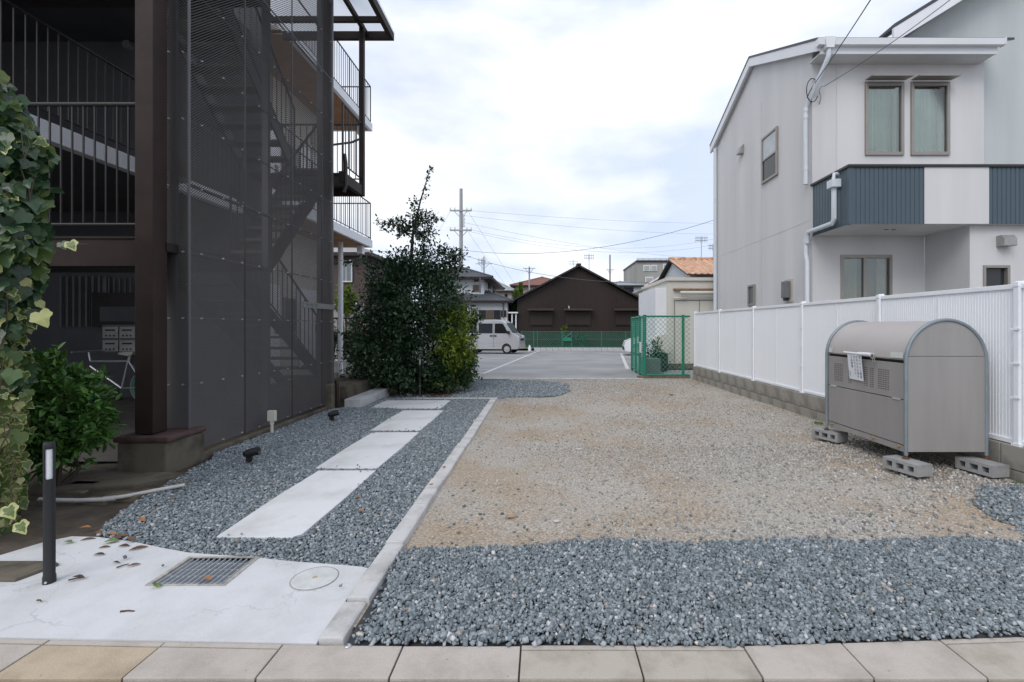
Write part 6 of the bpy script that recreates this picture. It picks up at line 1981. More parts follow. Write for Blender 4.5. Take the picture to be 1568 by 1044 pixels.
# white hatchback, only its nose shows past the cage
dc = 24.5
car = thing('white_car', (WX(956, dc) + 1.9, dc + .2, lot_z(dc)), 'white hatchback with its nose showing past the green cage', 'car', rz=R(180 - 6))
prof = [(-1.9, .32), (-1.92, .9), (-1.75, 1.25), (-1.3, 1.46), (-.2, 1.50), (.35, 1.40), (.98, .98), (1.55, .84), (1.82, .70), (1.90, .50), (1.86, .24), (1.62, .20), (1.60, .42), (1.45, .58), (1.27, .62), (1.08, .56), (.96, .42), (.94, .20), (-.92, .20), (-.95, .42), (-1.08, .57), (-1.26, .62), (-1.44, .57), (-1.58, .42), (-1.6, .26)]
shell(prof, .84, 'body', M_cpaint, car)
for s in (-1, 1):
    MB().prism([(x, s * (side_y(z, .2, 1.5, .84) + .004), z) for x, z in [(-1.3, .98), (-.05, .95), (-.05, 1.40), (-.9, 1.40)]], (0, s * .006, 0)).build('rear_window', M_vglass, car, local=True)
    MB().prism([(x, s * (side_y(z, .2, 1.5, .84) + .004), z) for x, z in [(.02, .95), (.85, .98), (.32, 1.36), (.02, 1.40)]], (0, s * .006, 0)).build('front_window', M_vglass, car, local=True)
    MB().cbox((1.66, s * .60, .72), (.34, .28, .13), ry=R(18)).build('headlight', M_lamp2, car, local=True, bevel=.03)
    MB().cbox((.78, s * .92, 1.0), (.14, .14, .12)).build('mirror', M_cpaint, car, local=True, bevel=.02)
    for x in (1.27, -1.26):
        vehicle_wheel(car, x, s * .74, .30, .18, s)
MB().prism([(.36, -.66, 1.40), (.97, -.72, 1.0), (.97, .72, 1.0), (.36, .66, 1.40)], (.01, 0, .012)).build('windscreen', M_vglass, car, local=True)
MB().box(1.86, 1.925, -.55, .55, .28, .44).build('lower_grille', M_vblack, car, local=True, bevel=.02)

# ================================================================== PLANTS
_leaf = np.array([(0, 0, 0), (-.27, .34, .07), (-.20, .72, .05), (0, 1, -.06), (.20, .72, .05), (.27, .34, .07)], float)
_lf = np.array([(0, 3, 2, 1), (0, 5, 4, 3)])
def leaf_frames(n, axis, nrm):
    axis = axis / np.linalg.norm(axis, axis=1, keepdims=True)
    nrm = nrm - axis * (nrm * axis).sum(1, keepdims=True)
    nrm = nrm / (np.linalg.norm(nrm, axis=1, keepdims=True) + 1e-9)
    side = np.cross(axis, nrm)
    return np.stack([side, axis, nrm], 2)
def leaf_mesh(name, P, axis, nrm, size, material, parent, width=1.0):
    n = len(P)
    Fm = leaf_frames(n, axis, nrm)
    L_ = _leaf[None] * np.array([width, 1, 1])[None, None] * size[:, None, None]
    V = np.einsum('nij,nkj->nki', Fm, L_) + P[:, None, :]
    F = (np.arange(n)[:, None, None] * 6 + _lf[None]).reshape(-1, 4)
    o = mesh_np(name, V.reshape(-1, 3), F, material, parent)
    o.data.polygons.foreach_set('use_smooth', [True] * len(o.data.polygons))
    return o
def lobes_points(lobes, n, shell_=0.45, clump=0.16, per=22):
    """leaf sites in small sprays spread through the outer part of several lobes"""
    w = np.array([l[1][0] * l[1][1] + l[1][0] * l[1][2] + l[1][1] * l[1][2] for l in lobes]); w /= w.sum()
    nc = max(1, n // per)
    idx = rng.choice(len(lobes), nc, p=w)
    C = np.array([l[0] for l in lobes])[idx]; Rr = np.array([l[1] for l in lobes])[idx]
    d = rng.normal(0, 1, (nc, 3)); d /= np.linalg.norm(d, axis=1, keepdims=True)
    r_ = 1 - shell_ * rng.uniform(0, 1, (nc, 1)) ** 1.6
    r_ *= 1 + .13 * rng.normal(0, 1, (nc, 1))
    S = C + d * Rr * r_
    # twig direction: outwards and a little up
    T = d + np.array([0, 0, .35]) + rng.normal(0, .35, (nc, 3))
    T /= np.linalg.norm(T, axis=1, keepdims=True)
    k = rng.integers(0, nc, n)
    t = rng.uniform(-.5, 1, (n, 1))
    P = S[k] + T[k] * t * clump + rng.normal(0, clump * .28, (n, 3))
    A = T[k] * .7 + rng.normal(0, .65, (n, 3)) + np.array([0, 0, -.05])
    Nn = d[k] * .5 + np.array([0, 0, .9]) + rng.normal(0, .4, (n, 3))
    return P, A, Nn
def limbs(mb, base, ends, r0, wob=.06):
    for e in ends:
        b_ = Vector(base); e = Vector(e)
        pts = [b_.lerp(e, t) + Vector((random.uniform(-wob, wob), random.uniform(-wob, wob), 0)) * (1 if 0 < t < 1 else 0) for t in (0, .3, .6, 1)]
        mb.path(pts, r0, 7, r1=r0 * .3)

M_bark = mat('grey_brown_bark', (0.085, 0.065, 0.05), rough=0.9, var=0.3, scale=15, bump=0.6, bscale=40)
M_shrub = mat_leaf('dark_camellia_leaf', [(0, (0.010, 0.022, 0.012)), (.45, (0.022, 0.050, 0.024)), (.85, (0.045, 0.095, 0.04)), (1, (0.085, 0.14, 0.06))], rough=.38, trans=.12)
sh = thing('dark_shrub', (-2.75, 9.25, 0), 'tall dark green evergreen shrub with a thin leader rising above it', 'shrub')
dS = 9.25
def LP(px, py, d): return tuple(W(px, py, d))
def lobe(px, py, d, rx, rz, ry=None):
    k = d / FPX
    return (LP(px, py, d), (rx * k, (ry or rx) * k, rz * k))
lobes = [lobe(625, 470, 9.3, 66, 56), lobe(588, 488, 9.1, 42, 42), lobe(664, 468, 9.3, 40, 48), lobe(610, 545, 9.2, 64, 50), lobe(566, 560, 9.0, 32, 34), lobe(640, 562, 9.2, 40, 34), lobe(622, 418, 9.3, 40, 22), lobe(676, 410, 9.4, 22, 22), lobe(690, 440, 9.5, 14, 26), lobe(590, 432, 9.2, 22, 20), lobe(560, 520, 9.1, 22, 18), lobe(648, 398, 9.3, 22, 14)]
P, A, Nn = lobes_points(lobes, 27000, shell_=.5, clump=.24, per=42)
P[:, 2] = np.maximum(P[:, 2], .06 + rng.uniform(0, .1, len(P)))
leaf_mesh('crown', P, A, Nn, rng.uniform(.045, .085, len(P)), M_shrub, sh)['kind'] = 'stuff'
tops = [lobe(622, 352, 9.3, 36, 14), lobe(640, 338, 9.3, 18, 14), lobe(598, 342, 9.3, 20, 10), lobe(662, 336, 9.3, 15, 11), lobe(641, 313, 9.3, 10, 13, 7), lobe(690, 390, 9.4, 22, 10), lobe(555, 402, 9.2, 30, 3, 6), lobe(648, 358, 9.3, 20, 9), lobe(615, 395, 9.3, 26, 8), lobe(650, 385, 9.3, 16, 7)]
P, A, Nn = lobes_points(tops, 2300, shell_=.95, clump=.10, per=12)
t = rng.uniform(0, 1, (46, 1))
sp = np.array(LP(648, 305, 9.3)) + (np.array(LP(660, 253, 9.3)) - np.array(LP(648, 305, 9.3))) * t + rng.normal(0, .028, (46, 3))
P = np.concatenate([P, sp]); A = np.concatenate([A, rng.normal(0, .6, (46, 3)) + [0, 0, .3]]); Nn = np.concatenate([Nn, rng.normal(0, .5, (46, 3)) + [0, 0, .8]])
leaf_mesh('crown', P, A, Nn, rng.uniform(.045, .08, len(P)), M_shrub, sh)['kind'] = 'stuff'
mb = MB()
base = Vector((-2.75, 9.25, -.02))
limbs(mb, base, [LP(590, 470, 9.1), LP(655, 455, 9.3), LP(580, 545, 9.0), LP(660, 550, 9.2)], .05)
mb.path([base, Vector(LP(622, 500, 9.3)), Vector(LP(628, 420, 9.3)), Vector(LP(632, 360, 9.3)), Vector(LP(643, 310, 9.3)), Vector(LP(660, 254, 9.3))], .06, 8, r1=.006)
mb.path([Vector(LP(632, 365, 9.3)), Vector(LP(605, 345, 9.3)), Vector(LP(582, 335, 9.3))], .012, 6, r1=.004)
mb.path([Vector(LP(640, 345, 9.3)), Vector(LP(664, 333, 9.3))], .01, 6, r1=.004)
mb.path([Vector(LP(628, 440, 9.3)), Vector(LP(690, 400, 9.4)), Vector(LP(705, 384, 9.4))], .014, 6, r1=.004)
mb.path([Vector(LP(610, 440, 9.2)), Vector(LP(560, 404, 9.2)), Vector(LP(520, 398, 9.2))], .014, 6, r1=.004)
mb.build('trunk', M_bark, sh, smooth=True)

M_lime = mat_leaf('lime_leaf', [(0, (0.05, 0.10, 0.015)), (.4, (0.14, 0.22, 0.022)), (.8, (0.20, 0.28, 0.03)), (1, (0.34, 0.36, 0.05))], rough=.45, trans=.3)
M_mid = mat_leaf('mid_green_leaf', [(0, (0.018, 0.04, 0.014)), (.5, (0.04, 0.085, 0.024)), (1, (0.09, 0.15, 0.04))], rough=.45, trans=.22)
s2 = thing('lime_shrub', (-1.83, 9.3, 0), 'yellow green bushy shrub at the corner of the parking lot', 'shrub')
dL = 10.1
lb = [lobe(697, 512, 9.2, 24, 34), lobe(680, 520, 9.15, 20, 40), lobe(706, 540, 9.3, 18, 24)]
P, A, Nn = lobes_points(lb, 5200, shell_=.6, clump=.13)
leaf_mesh('crown', P, A, Nn, rng.uniform(.05, .10, len(P)), M_lime, s2, .7)['kind'] = 'stuff'
mb = MB(); limbs(mb, (-1.83, 9.3, 0), [LP(690, 500, 9.2), LP(676, 530, 9.2), LP(702, 540, 9.3)], .03); mb.build('stems', M_bark, s2, smooth=True)
s3 = thing('green_shrub', (-1.75, 10.9, 0), 'mid green leafy shrub just behind the lime shrub', 'shrub')
lb = [lobe(708, 492, 10.8, 20, 20), lobe(690, 478, 10.9, 22, 24), lobe(700, 560, 10.9, 24, 26), lobe(690, 580, 10.5, 26, 14), lobe(668, 572, 10.3, 30, 24), lobe(715, 535, 10.9, 12, 20), lobe(690, 573, 9.3, 26, 22), lobe(664, 580, 9.15, 20, 18), lobe(712, 562, 9.6, 14, 24)]
P, A, Nn = lobes_points(lb, 9500, shell_=.6, clump=.14)
P[:, 2] = np.maximum(P[:, 2], .05 + rng.uniform(0, .1, len(P)))
leaf_mesh('crown', P, A, Nn, rng.uniform(.05, .09, len(P)), M_mid, s3)['kind'] = 'stuff'
mb = MB(); limbs(mb, (-1.75, 10.9, 0), [LP(708, 495, 10.8), LP(690, 480, 10.9), LP(700, 560, 10.9)], .03); mb.build('stems', M_bark, s3, smooth=True)
# bare litter under the shrubs
sheet('litter_bed', -4.6, -1.3, 8.6, 11.6, lambda x, y: .022 + .012 * fbm(x * 3, y * 3, 6) - .05 * np.clip((x + 1.75) / .45, 0, 1), mat('reddish_leaf_litter', (0.085, 0.05, 0.035), rough=.95, var=.5, scale=25, bump=.8, bscale=60), 30, 30)
# far greenery
M_teal = M_mid
def far_bush(px, py, d, rx, rz, n, material, label, size=.1, cat='shrub', name='garden_shrub'):
    x = WX(px, d)
    o = thing(name, (x, d, -.2), label, cat)
    P, A, Nn = lobes_points([lobe(px, py, d, rx, rz)], n, shell_=.8, clump=.2)
    leaf_mesh('crown', P, A, Nn, rng.uniform(.6, 1.2, len(P)) * size, material, o)['kind'] = 'stuff'
    mb = MB(); limbs(mb, (x, d, -.2), [LP(px, py, d), LP(px + rx * .4, py, d), LP(px - rx * .4, py, d)], .05); mb.build('stems', M_bark, o)
    return o
far_bush(527, 462, 17, 13, 20, 1400, M_lime, 'yellow shrub between the balcony and the dark shrub', .11)
far_bush(545, 525, 16, 22, 28, 2600, M_mid, 'green shrub behind the black railing', .10)
far_bush(505, 520, 16, 22, 22, 1600, M_mid, 'small green shrub behind the railing at the screen edge', .10)
M_cyp = mat_leaf('cypress_leaf', [(0, (0.05, 0.10, 0.015)), (.6, (0.12, 0.20, 0.03)), (1, (0.22, 0.30, 0.05))], rough=.6, trans=.2)
def cypress(px, d, py0, py1, rx, label):
    x = WX(px, d)
    o = thing('cypress_tree', (x, d, -.3), label, 'cypress', 'cypress trees by the brown house')
    n = 1800
    t = rng.uniform(0, 1, n)
    rr = rx * d / FPX * np.interp(t, [0, .15, .5, 1], [.7, 1, .75, .08]) * np.sqrt(rng.uniform(.3, 1, n)) * (1 + .2 * rng.normal(0, 1, n))
    a = rng.uniform(0, 6.283, n)
    z0, z1 = WZ(py0, d), WZ(py1, d)
    P = np.stack([x + rr * np.cos(a), d + rr * np.sin(a), z0 + t * (z1 - z0)], 1)
    A = np.stack([np.cos(a) * .4, np.sin(a) * .4, np.ones(n)], 1) + rng.normal(0, .3, (n, 3))
    N_ = np.stack([np.cos(a), np.sin(a), np.full(n, .3)], 1) + rng.normal(0, .4, (n, 3))
    leaf_mesh('crown', P, A, N_, rng.uniform(.15, .32, n), M_cyp, o, .7)['kind'] = 'stuff'
    MB().tube((x, d, -.3), (x, d, z1 - .3), .08, .03, 8).build('trunk', M_bark, o)
cypress(790, 34.5, 518, 446, 5.5, 'left yellow green cypress at the brown house corner')
cypress(797, 36, 500, 436, 5.5, 'taller yellow green cypress touching the brown eave')
far_bush(891, 520, 32, 12, 7, 500, M_mid, 'low green weed clump in front of the brown house', .16, 'plant', 'weed_clump')
far_bush(862, 506, 31.8, 4, 8, 160, M_lime, 'thin yellow flowering plant at the green gate', .12, 'plant', 'thin_plant')
far_bush(1000, 548, 13.6, 13, 18, 1200, M_shrub, 'dark plant growing inside the green cage', .07, 'plant', 'cage_plant')
# weeds at the wall and in the yard
def weed(x, y, n, h, label):
    o = thing('weed', (x, y, float(ground_z(x, y))), label, 'weed', 'weeds in the yard')
    z = float(ground_z(x, y))
    P = np.stack([x + rng.normal(0, h * .35, n), y + rng.normal(0, h * .35, n), z + rng.uniform(0, h * .4, n)], 1)
    A = np.stack([rng.normal(0, .6, n), rng.normal(0, .6, n), np.full(n, .8)], 1)
    leaf_mesh('leaves', P, A, rng.normal(0, 1, (n, 3)) + [0, 0, .5], rng.uniform(.4, 1, n) * h * .6, M_lime, o, .5)['kind'] = 'stuff'
weed(3.55, 6.15, 60, .07, 'small green weed at the wall foot behind the bin')
weed(3.42, 4.85, 40, .06, 'tiny weed in the shade under the bin')
weed(WX(1033, 8.7), 8.9, 30, .07, 'lone weed sprout in the far yard')
weed(3.72, 3.75, 40, .05, 'tiny weed on the wall foot right of the bin')

# ---- rounded bush by the column
M_bush = mat_leaf('fresh_green_leaf', [(0, (0.035, 0.085, 0.020)), (.5, (0.065, 0.160, 0.030)), (1, (0.13, 0.27, 0.055))], rough=.4, trans=.22)
M_busho = mat_leaf('fresh_green_leaf_single', [(0, (0.035, 0.085, 0.020)), (.5, (0.065, 0.160, 0.030)), (1, (0.13, 0.27, 0.055))], rough=.4, trans=.22, objrand=True)
bu = thing('round_bush', (-3.80, 3.74, .02), 'rounded bright green bush beside the brown column', 'bush')
lb = [((-3.80, 3.72, .62), (.29, .30, .36)), ((-4.00, 3.70, .74), (.31, .30, .38)), ((-3.76, 3.72, .50), (.30, .28, .26)), ((-3.98, 3.66, .46), (.34, .28, .30))]
P, A, Nn = lobes_points(lb, 5200, shell_=.25, clump=.05, per=9)
k = (P[:, 2] > .16) & (P[:, 0] < -3.43)
P, A, Nn = P[k], A[k], Nn[k]
size = rng.uniform(.05, .095, len(P))
def single_leaves(parent, P, A, Nn, size, material, count, width=.8, name='leaf', extra=None):
    """the leaves that show largest become objects of their own, sharing one mesh"""
    order = np.argsort(P[:, 1] - .8 * P[:, 0] * 0 + np.abs(P[:, 0] + 2.5) * .2)
    big = order[:count]; rest = order[count:]
    me = bpy.data.meshes.new(name)
    me.from_pydata([tuple(v * np.array([width, 1, 1])) for v in _leaf], [], [tuple(f) for f in _lf])
    me.materials.append(material)
    off = world_of(parent)
    Fm = leaf_frames(len(P), A, Nn)
    for i in big:
        o = bpy.data.objects.new(name, me)
        M4 = Matrix([list(Fm[i][0]) + [0], list(Fm[i][1]) + [0], list(Fm[i][2]) + [0], [0, 0, 0, 1]])
        o.matrix_local = Matrix.Translation(Vector(P[i]) - off) @ M4 @ Matrix.Scale(float(size[i]), 4)
        o.parent = parent
        COL.objects.link(o)
    return rest
rest = single_leaves(bu, P, A, Nn, size, M_busho, 280, .75)
leaf_mesh('foliage', P[rest], A[rest], Nn[rest], size[rest], M_bush, bu, .75)['kind'] = 'stuff'
mb = MB(); limbs(mb, (-3.82, 3.74, .02), [(-3.7, 3.7, .8), (-3.95, 3.7, .9), (-3.6, 3.7, .5), (-4.0, 3.66, .5)], .02); mb.build('stems', M_bark, bu)

# ---- variegated ivy
def ivy_leaf_mesh(name, mats, rim):
    """five-lobed leaf: inner blade and a margin ring"""
    out = [(0, .02), (.12, -.09), (.30, -.07), (.41, .07), (.43, .22), (.50, .34), (.44, .46), (.33, .55), (.24, .68), (.13, .85), (0, 1.0), (-.13, .85), (-.24, .68), (-.33, .55), (-.44, .46), (-.50, .34), (-.43, .22), (-.41, .07), (-.30, -.07), (-.12, -.09)]
    c = (0, .36)
    rv = [min(.97, rim + random.uniform(-.16, .14)) for _ in out]
    inn = [(c[0] + (x - c[0]) * q, c[1] + (y - c[1]) * q) for (x, y), q in zip(out, rv)]
    def zz(x, y): return .22 * abs(x) ** 1.1 - .35 * max(0, y - .45) ** 1.3 - .35 * max(0, abs(x) - .3) + .025 * math.sin(11 * x + 7 * y)
    n = len(out)
    V = [(x, y, zz(x, y)) for x, y in out] + [(x, y, zz(x, y)) for x, y in inn] + [(c[0], c[1], -.01)]
    F = [(i, (i + 1) % n, n + (i + 1) % n, n + i) for i in range(n)] + [(n + i, n + (i + 1) % n, 2 * n) for i in range(n)]
    me = bpy.data.meshes.new(name)
    me.from_pydata(V, [], F)
    for m_ in mats: me.materials.append(m_)
    me.polygons.foreach_set('material_index', [0] * n + [1] * n)
    me.polygons.foreach_set('use_smooth', [True] * len(F))
    return me
IG = [(0, (0.012, 0.032, 0.014)), (.5, (0.030, 0.068, 0.028)), (.85, (0.06, 0.115, 0.045)), (1, (0.10, 0.16, 0.06))]
M_ivd = mat_leaf('dark_ivy', IG, rough=.32, trans=.12, objrand=True)
M_ivm = mat_leaf('pale_ivy_green', [(0, (0.07, 0.12, 0.03)), (1, (0.16, 0.21, 0.06))], rough=.4, trans=.2, objrand=True)
M_ivc = mat_leaf('cream_ivy_margin', [(0, (0.32, 0.34, 0.12)), (1, (0.55, 0.54, 0.25))], rough=.4, trans=.2, objrand=True)
M_ivy = mat_leaf('yellow_ivy', [(0, (0.28, 0.30, 0.09)), (1, (0.45, 0.43, 0.19))], rough=.45, trans=.2, objrand=True)
iv_meshes = [ivy_leaf_mesh('dark_ivy_leaf', (M_ivd, M_ivd), .7), ivy_leaf_mesh('edged_ivy_leaf', (M_ivm, M_ivd), .88), ivy_leaf_mesh('cream_edged_ivy_leaf', (M_ivc, M_ivm), .68), ivy_leaf_mesh('pale_ivy_leaf', (M_ivy, M_ivy), .7)]
iv = thing('ivy_column', (-3.3, 2.95, 0), 'column of variegated ivy climbing at the left edge of the yard', 'ivy')
zz_ = np.array([WZ(p, 2.9) for p in (60, 90, 130, 170, 220, 300, 370, 470, 530, 640, 720, 800, 825)])[::-1]
xx_ = np.array([p for p in (-45, -8, 26, 46, 76, 66, 70, 52, 38, 40, 32, 28, 16)])[::-1]
n = 3000
z = rng.uniform(.02, 3.02, n)
xR = np.interp(z, zz_, xx_)
t = rng.uniform(0, 1, n) ** 1.1
y = 2.78 + .30 * np.clip(1 - t * 2.2, 0, 1) ** 1.5 + rng.uniform(-.05, .16, n) + .04 * np.sin(z * 5 + t * 4)
x = (xR - CX) * y / FPX - t * .62 + rng.normal(0, .022, n)
P = np.stack([x, y, z], 1)
A = np.stack([rng.normal(.12, .45, n), rng.normal(-.35, .3, n), rng.normal(-.85, .4, n)], 1)
Nn = np.stack([rng.normal(.25, .35, n) + .5 * (t < .25), np.full(n, -.9) + rng.normal(0, .3, n), rng.normal(.55, .35, n)], 1)
size = rng.uniform(.05, .115, n)
Fm = leaf_frames(n, A, Nn)
u = rng.uniform(0, 1, n)
vari = np.clip((1.9 - z) / 1.3, 0, 1) * .8 + .14
kind = np.where(u < vari * .75, 2, np.where(u < vari, 3, np.where(u < vari + .13, 1, 0)))
kind = np.where((kind == 3) & (z > 1.6), 1, kind)
size = np.where(kind >= 2, size * .66, size)
order = np.argsort(P[:, 1])
off = world_of(iv)
cnt = 0
rest = []
for i in order:
    if P[i, 0] < -3.40:
        rest.append(i); continue
    if cnt < 300:
        o = bpy.data.objects.new('leaf', iv_meshes[kind[i]])
        M4 = Matrix([list(Fm[i][0]) + [0], list(Fm[i][1]) + [0], list(Fm[i][2]) + [0], [0, 0, 0, 1]])
        o.matrix_local = Matrix.Translation(Vector(P[i]) - off) @ M4 @ Matrix.Diagonal((float(size[i]) * (1 + .25 * math.sin(i * 3.7)), float(size[i]), float(size[i]) * (1 + .8 * math.sin(i * 1.3)), 1))
        o.parent = iv
        COL.objects.link(o)
        cnt += 1
    else:
        rest.append(i)
# the deeper leaves as one mass (still real leaves)
me0 = iv_meshes[1]
lv = np.array([tuple(v.co) for v in me0.vertices])
fq = [tuple(p.vertices) for p in me0.polygons]
mi0 = [p.material_index for p in me0.polygons]
bmv, bmf, bmi = [], [], []
for q, i in enumerate(rest):
    V = (Fm[i] @ (lv * size[i]).T).T + P[i] - np.array(off)
    o_ = len(bmv)
    bmv.extend(map(tuple, V)); bmf.extend([tuple(a + o_ for a in f) for f in fq]); 
    bmi.extend([(2 if kind[i] >= 2 and m_ == 0 else (1 if kind[i] in (1, 2) else (2 if kind[i] == 3 else 0))) for m_ in mi0])
me = bpy.data.meshes.new('foliage')
me.from_pydata(bmv, [], bmf)
M_ivd2 = mat_leaf('dark_ivy_mass', IG, rough=.32, trans=.12)
for m_ in (M_ivd2, mat_leaf('pale_ivy_mass', [(0, (0.07, 0.12, 0.03)), (1, (0.16, 0.21, 0.06))], trans=.2), mat_leaf('cream_ivy_mass', [(0, (0.32, 0.34, 0.12)), (1, (0.55, 0.54, 0.25))], trans=.2)): me.materials.append(m_)
me.polygons.foreach_set('material_index', bmi)
me.polygons.foreach_set('use_smooth', [True] * len(bmf))
o = bpy.data.objects.new('foliage', me); o.parent = iv; COL.objects.link(o); o['kind'] = 'stuff'
# post the ivy climbs, and trailing stems
MB().prism([(-4.3, 3.06, -.02), (-3.62, 3.06, -.02), (-3.58, 3.28, -.02), (-4.3, 3.3, -.02)], (0, 0, 2.85)).build('post', mat('shaded_timber_post', (0.03, 0.026, 0.02), rough=.95, var=.3, scale=6), iv, bevel=.03)
mb = MB()
for k in range(10):
    z0 = random.uniform(.1, 2.4)
    x0 = WX(float(np.interp(z0, zz_, xx_)), 2.85) - random.uniform(.02, .4)
    mb.path([(x0 + random.uniform(-.03, .03), 2.84 + random.uniform(-.04, .05), z0 + q * .14) for q in range(5)], .004, 5, r1=.002)
mb.path([(-3.02, 2.92, WZ(374, 2.9)), (-2.97, 2.94, WZ(372, 2.9)), (-2.90, 2.96, WZ(371, 2.9)), (-2.84, 2.97, WZ(370.5, 2.9))], .004, 5, r1=.002)
mb.build('stems', M_bark, iv)
for (px, py, s_, ki) in ((94, 371, .055, 1), (107, 370, .07, 2), (60, 478, .11, 3), (12, 775, .09, 2), (30, 800, .08, 2)):
    o = bpy.data.objects.new('leaf', iv_meshes[ki])
    Fq = leaf_frames(1, np.array([[.5, -.2, -.6]]), np.array([[.2, -.9, .5]]))[0]
    M4 = Matrix([list(Fq[0]) + [0], list(Fq[1]) + [0], list(Fq[2]) + [0], [0, 0, 0, 1]])
    o.matrix_local = Matrix.Translation(W(px, py, 2.72) - off) @ M4 @ Matrix.Scale(s_, 4)
    o.parent = iv; COL.objects.link(o)

# ================================================================== SMALL THINGS IN THE YARD
M_boll = mat('satin_black_metal', (0.018, 0.018, 0.02), rough=0.4, var=0.1)
M_lens = mat('opal_lens', (0.68, 0.70, 0.72), rough=0.3, var=0.02)
def bollard(x, y, z0, h, r_, label, ang):
    b_ = thing('bollard_light', (x, y, z0), label, 'bollard light', 'bollard lights')
    MB().lathe((x, y, z0), [(r_ * 1.12, 0), (r_ * 1.12, .035), (r_, .04), (r_, h * .74)], 24).build('post', M_boll, b_, smooth=True)
    MB().lathe((x, y, z0), [(r_ * .72, h * .74), (r_ * .72, h - .035)], 20).build('lens', M_lens, b_, smooth=True)
    # housing wraps three quarters of the lens
    mb = MB()
    n_ = 22
    a0, a1 = ang + R(42), ang + R(318)
    for i in range(n_):
        a, c = a0 + (a1 - a0) * i / n_, a0 + (a1 - a0) * (i + 1) / n_
        q = lambda rr, aa, z: (x + rr * math.cos(aa), y + rr * math.sin(aa), z0 + z)
        mb.face([q(r_, a, h * .74), q(r_, c, h * .74), q(r_, c, h - .03), q(r_, a, h - .03)])
    mb.build('housing', M_boll, b_, smooth=True)
    MB().lathe((x, y, z0), [(r_, h - .032), (r_ * 1.02, h - .028), (r_, h - .008), (r_ * .85, h), (0, h)], 24).build('cap', M_boll, b_, smooth=True)
    for k in range(3):
        a = k * 2.1 + .8
        MB().tube((x + r_ * 1.1 * math.cos(a), y + r_ * 1.1 * math.sin(a), z0 + .012), (x + r_ * 1.25 * math.cos(a), y + r_ * 1.25 * math.sin(a), z0 + .012), .006, n=6).build('base_screw', M_galv, b_)
bollard(-2.487, 2.40, .012, .708, .023, 'black bollard light with white lens on the concrete pad', R(-48))
bollard(-2.285, 8.82, 0, .80, .026, 'black bollard light in front of the dark shrub', R(-70))
def spot(x, y, z, az, label):
    s_ = thing('garden_spotlight', (x, y, z), label, 'spotlight', 'garden spotlights')
    MB().tube((x, y, z - .06), (x, y, z + .05), .008, n=8).build('spike', M_boll, s_)
    c = Vector((x, y, z + .10)); dd = Vector((math.cos(az), math.sin(az), .22)).normalized()
    MB().tube(c - dd * .02, c + dd * .085, .036, .038, 18).tube(c - dd * .05, c - dd * .019, .022, .035, 18).build('lamp_head', M_boll, s_, smooth=True)
    MB().tube(c + dd * .0852, c + dd * .087, .033, .033, 18).build('lens', M_vglass, s_)
    MB().prism([(x - .028, y - .012, z + .02), (x + .022, y - .012, z + .02), (x + .03, y - .012, z + .10), (x - .005, y - .012, z + .115), (x - .028, y - .012, z + .07)], (0, .024, 0)).build('bracket', M_boll, s_, bevel=.004)
spot(-2.725, 4.42, .03, R(8), 'black garden spotlight in the gravel near the column foot')
spot(-2.83, 6.38, .03, R(15), 'black garden spotlight in the gravel near the entrance step')
# outlet box on a conduit
eb = thing('outlet_box', (-3.185, 5.63, 0), 'cream outlet box on a conduit at the foot of the screen', 'outlet box')
MB().box(-3.235, -3.145, 5.58, 5.63, .19, .315).build('box', mat('cream_plastic', (0.60, 0.59, 0.50), rough=.45, var=.04), eb, bevel=.008)
MB().tube((-3.19, 5.605, -.02), (-3.19, 5.605, .19), .016, n=10).tube((-3.19, 5.605, .15), (-3.19, 5.605, .19), .022, n=10).build('conduit', M_shed, eb, smooth=True)
# conduit on the soil
pp = [(-3.42, 3.42, .05), (-3.2, 3.46, .045), (-3.02, 3.52, .04), (-2.86, 3.66, .045), (-2.74, 3.82, .05), (-2.70, 3.87, .05)]
cd = thing('grey_conduit', (-3.0, 3.55, .02), 'pale plastic conduit lying along the soil edge by the bush', 'conduit')
MB().path([tuple(WX(a, d) if q == 0 else v for q, v in enumerate((0, d, z))) for a, d, z in ((60, 3.42, .06), (90, 3.42, .055), (120, 3.43, .05), (160, 3.45, .05), (200, 3.52, .055), (240, 3.63, .055), (283, 3.72, .065))], .0145, 10).build('tube', mat('pale_conduit', (0.50, 0.49, 0.46), rough=.5, var=.1, scale=9), cd, smooth=True)
MB().tube((WX(158, 3.45), 3.45, .05), (WX(176, 3.47), 3.475, .0515), .0185, n=10).build('coupling', mat('pale_conduit', (0.50, 0.49, 0.46)), cd, smooth=True)
# rough stones edging the stair floor
M_rough = mat('mossy_edge_stone', (0.14, 0.115, 0.075), rough=.95, var=.45, scale=9, bump=.8, bscale=30)
for k, (px, py, w_, l_) in enumerate(((110, 752, .30, .12), (150, 768, .22, .1), (195, 762, .26, .12), (235, 752, .22, .1), (275, 742, .2, .09), (130, 745, .25, .1))):
    d = GD(py + 4)
    o = MB().prism([(WX(px, d) - w_ / 2, d - l_ * .5, -.02), (WX(px, d) + w_ * .4, d - l_ * .6 + .02, -.02), (WX(px, d) + w_ / 2, d + l_ * .3, -.02), (WX(px, d) - w_ * .4, d + l_ * .5, -.02)], (0, 0, .055 + .01 * (k % 3))).build('edge_stone', M_rough, bevel=.012)
    tag(o, ['wide mossy edge stone nearest the round bush', 'mossy stone just behind the pale conduit', 'mossy stone in the middle of the soil edge', 'mossy stone before the column foot', 'mossy stone at the gravel end of the soil edge', 'mossy stone half under the round bush'][k], 'stone', 'mossy stones by the soil edge')
MB().prism([(-3.9, 3.60, -.02), (-3.25, 3.78, -.02), (-2.98, 4.07, -.02), (-3.24, 4.1, -.02), (-4.4, 4.3, -.02), (-5.2, 4.3, -.02), (-5.2, 3.6, -.02)], (0, 0, .075)).build('old_apron', M_old, bevel=.015)['kind'] = 'structure'
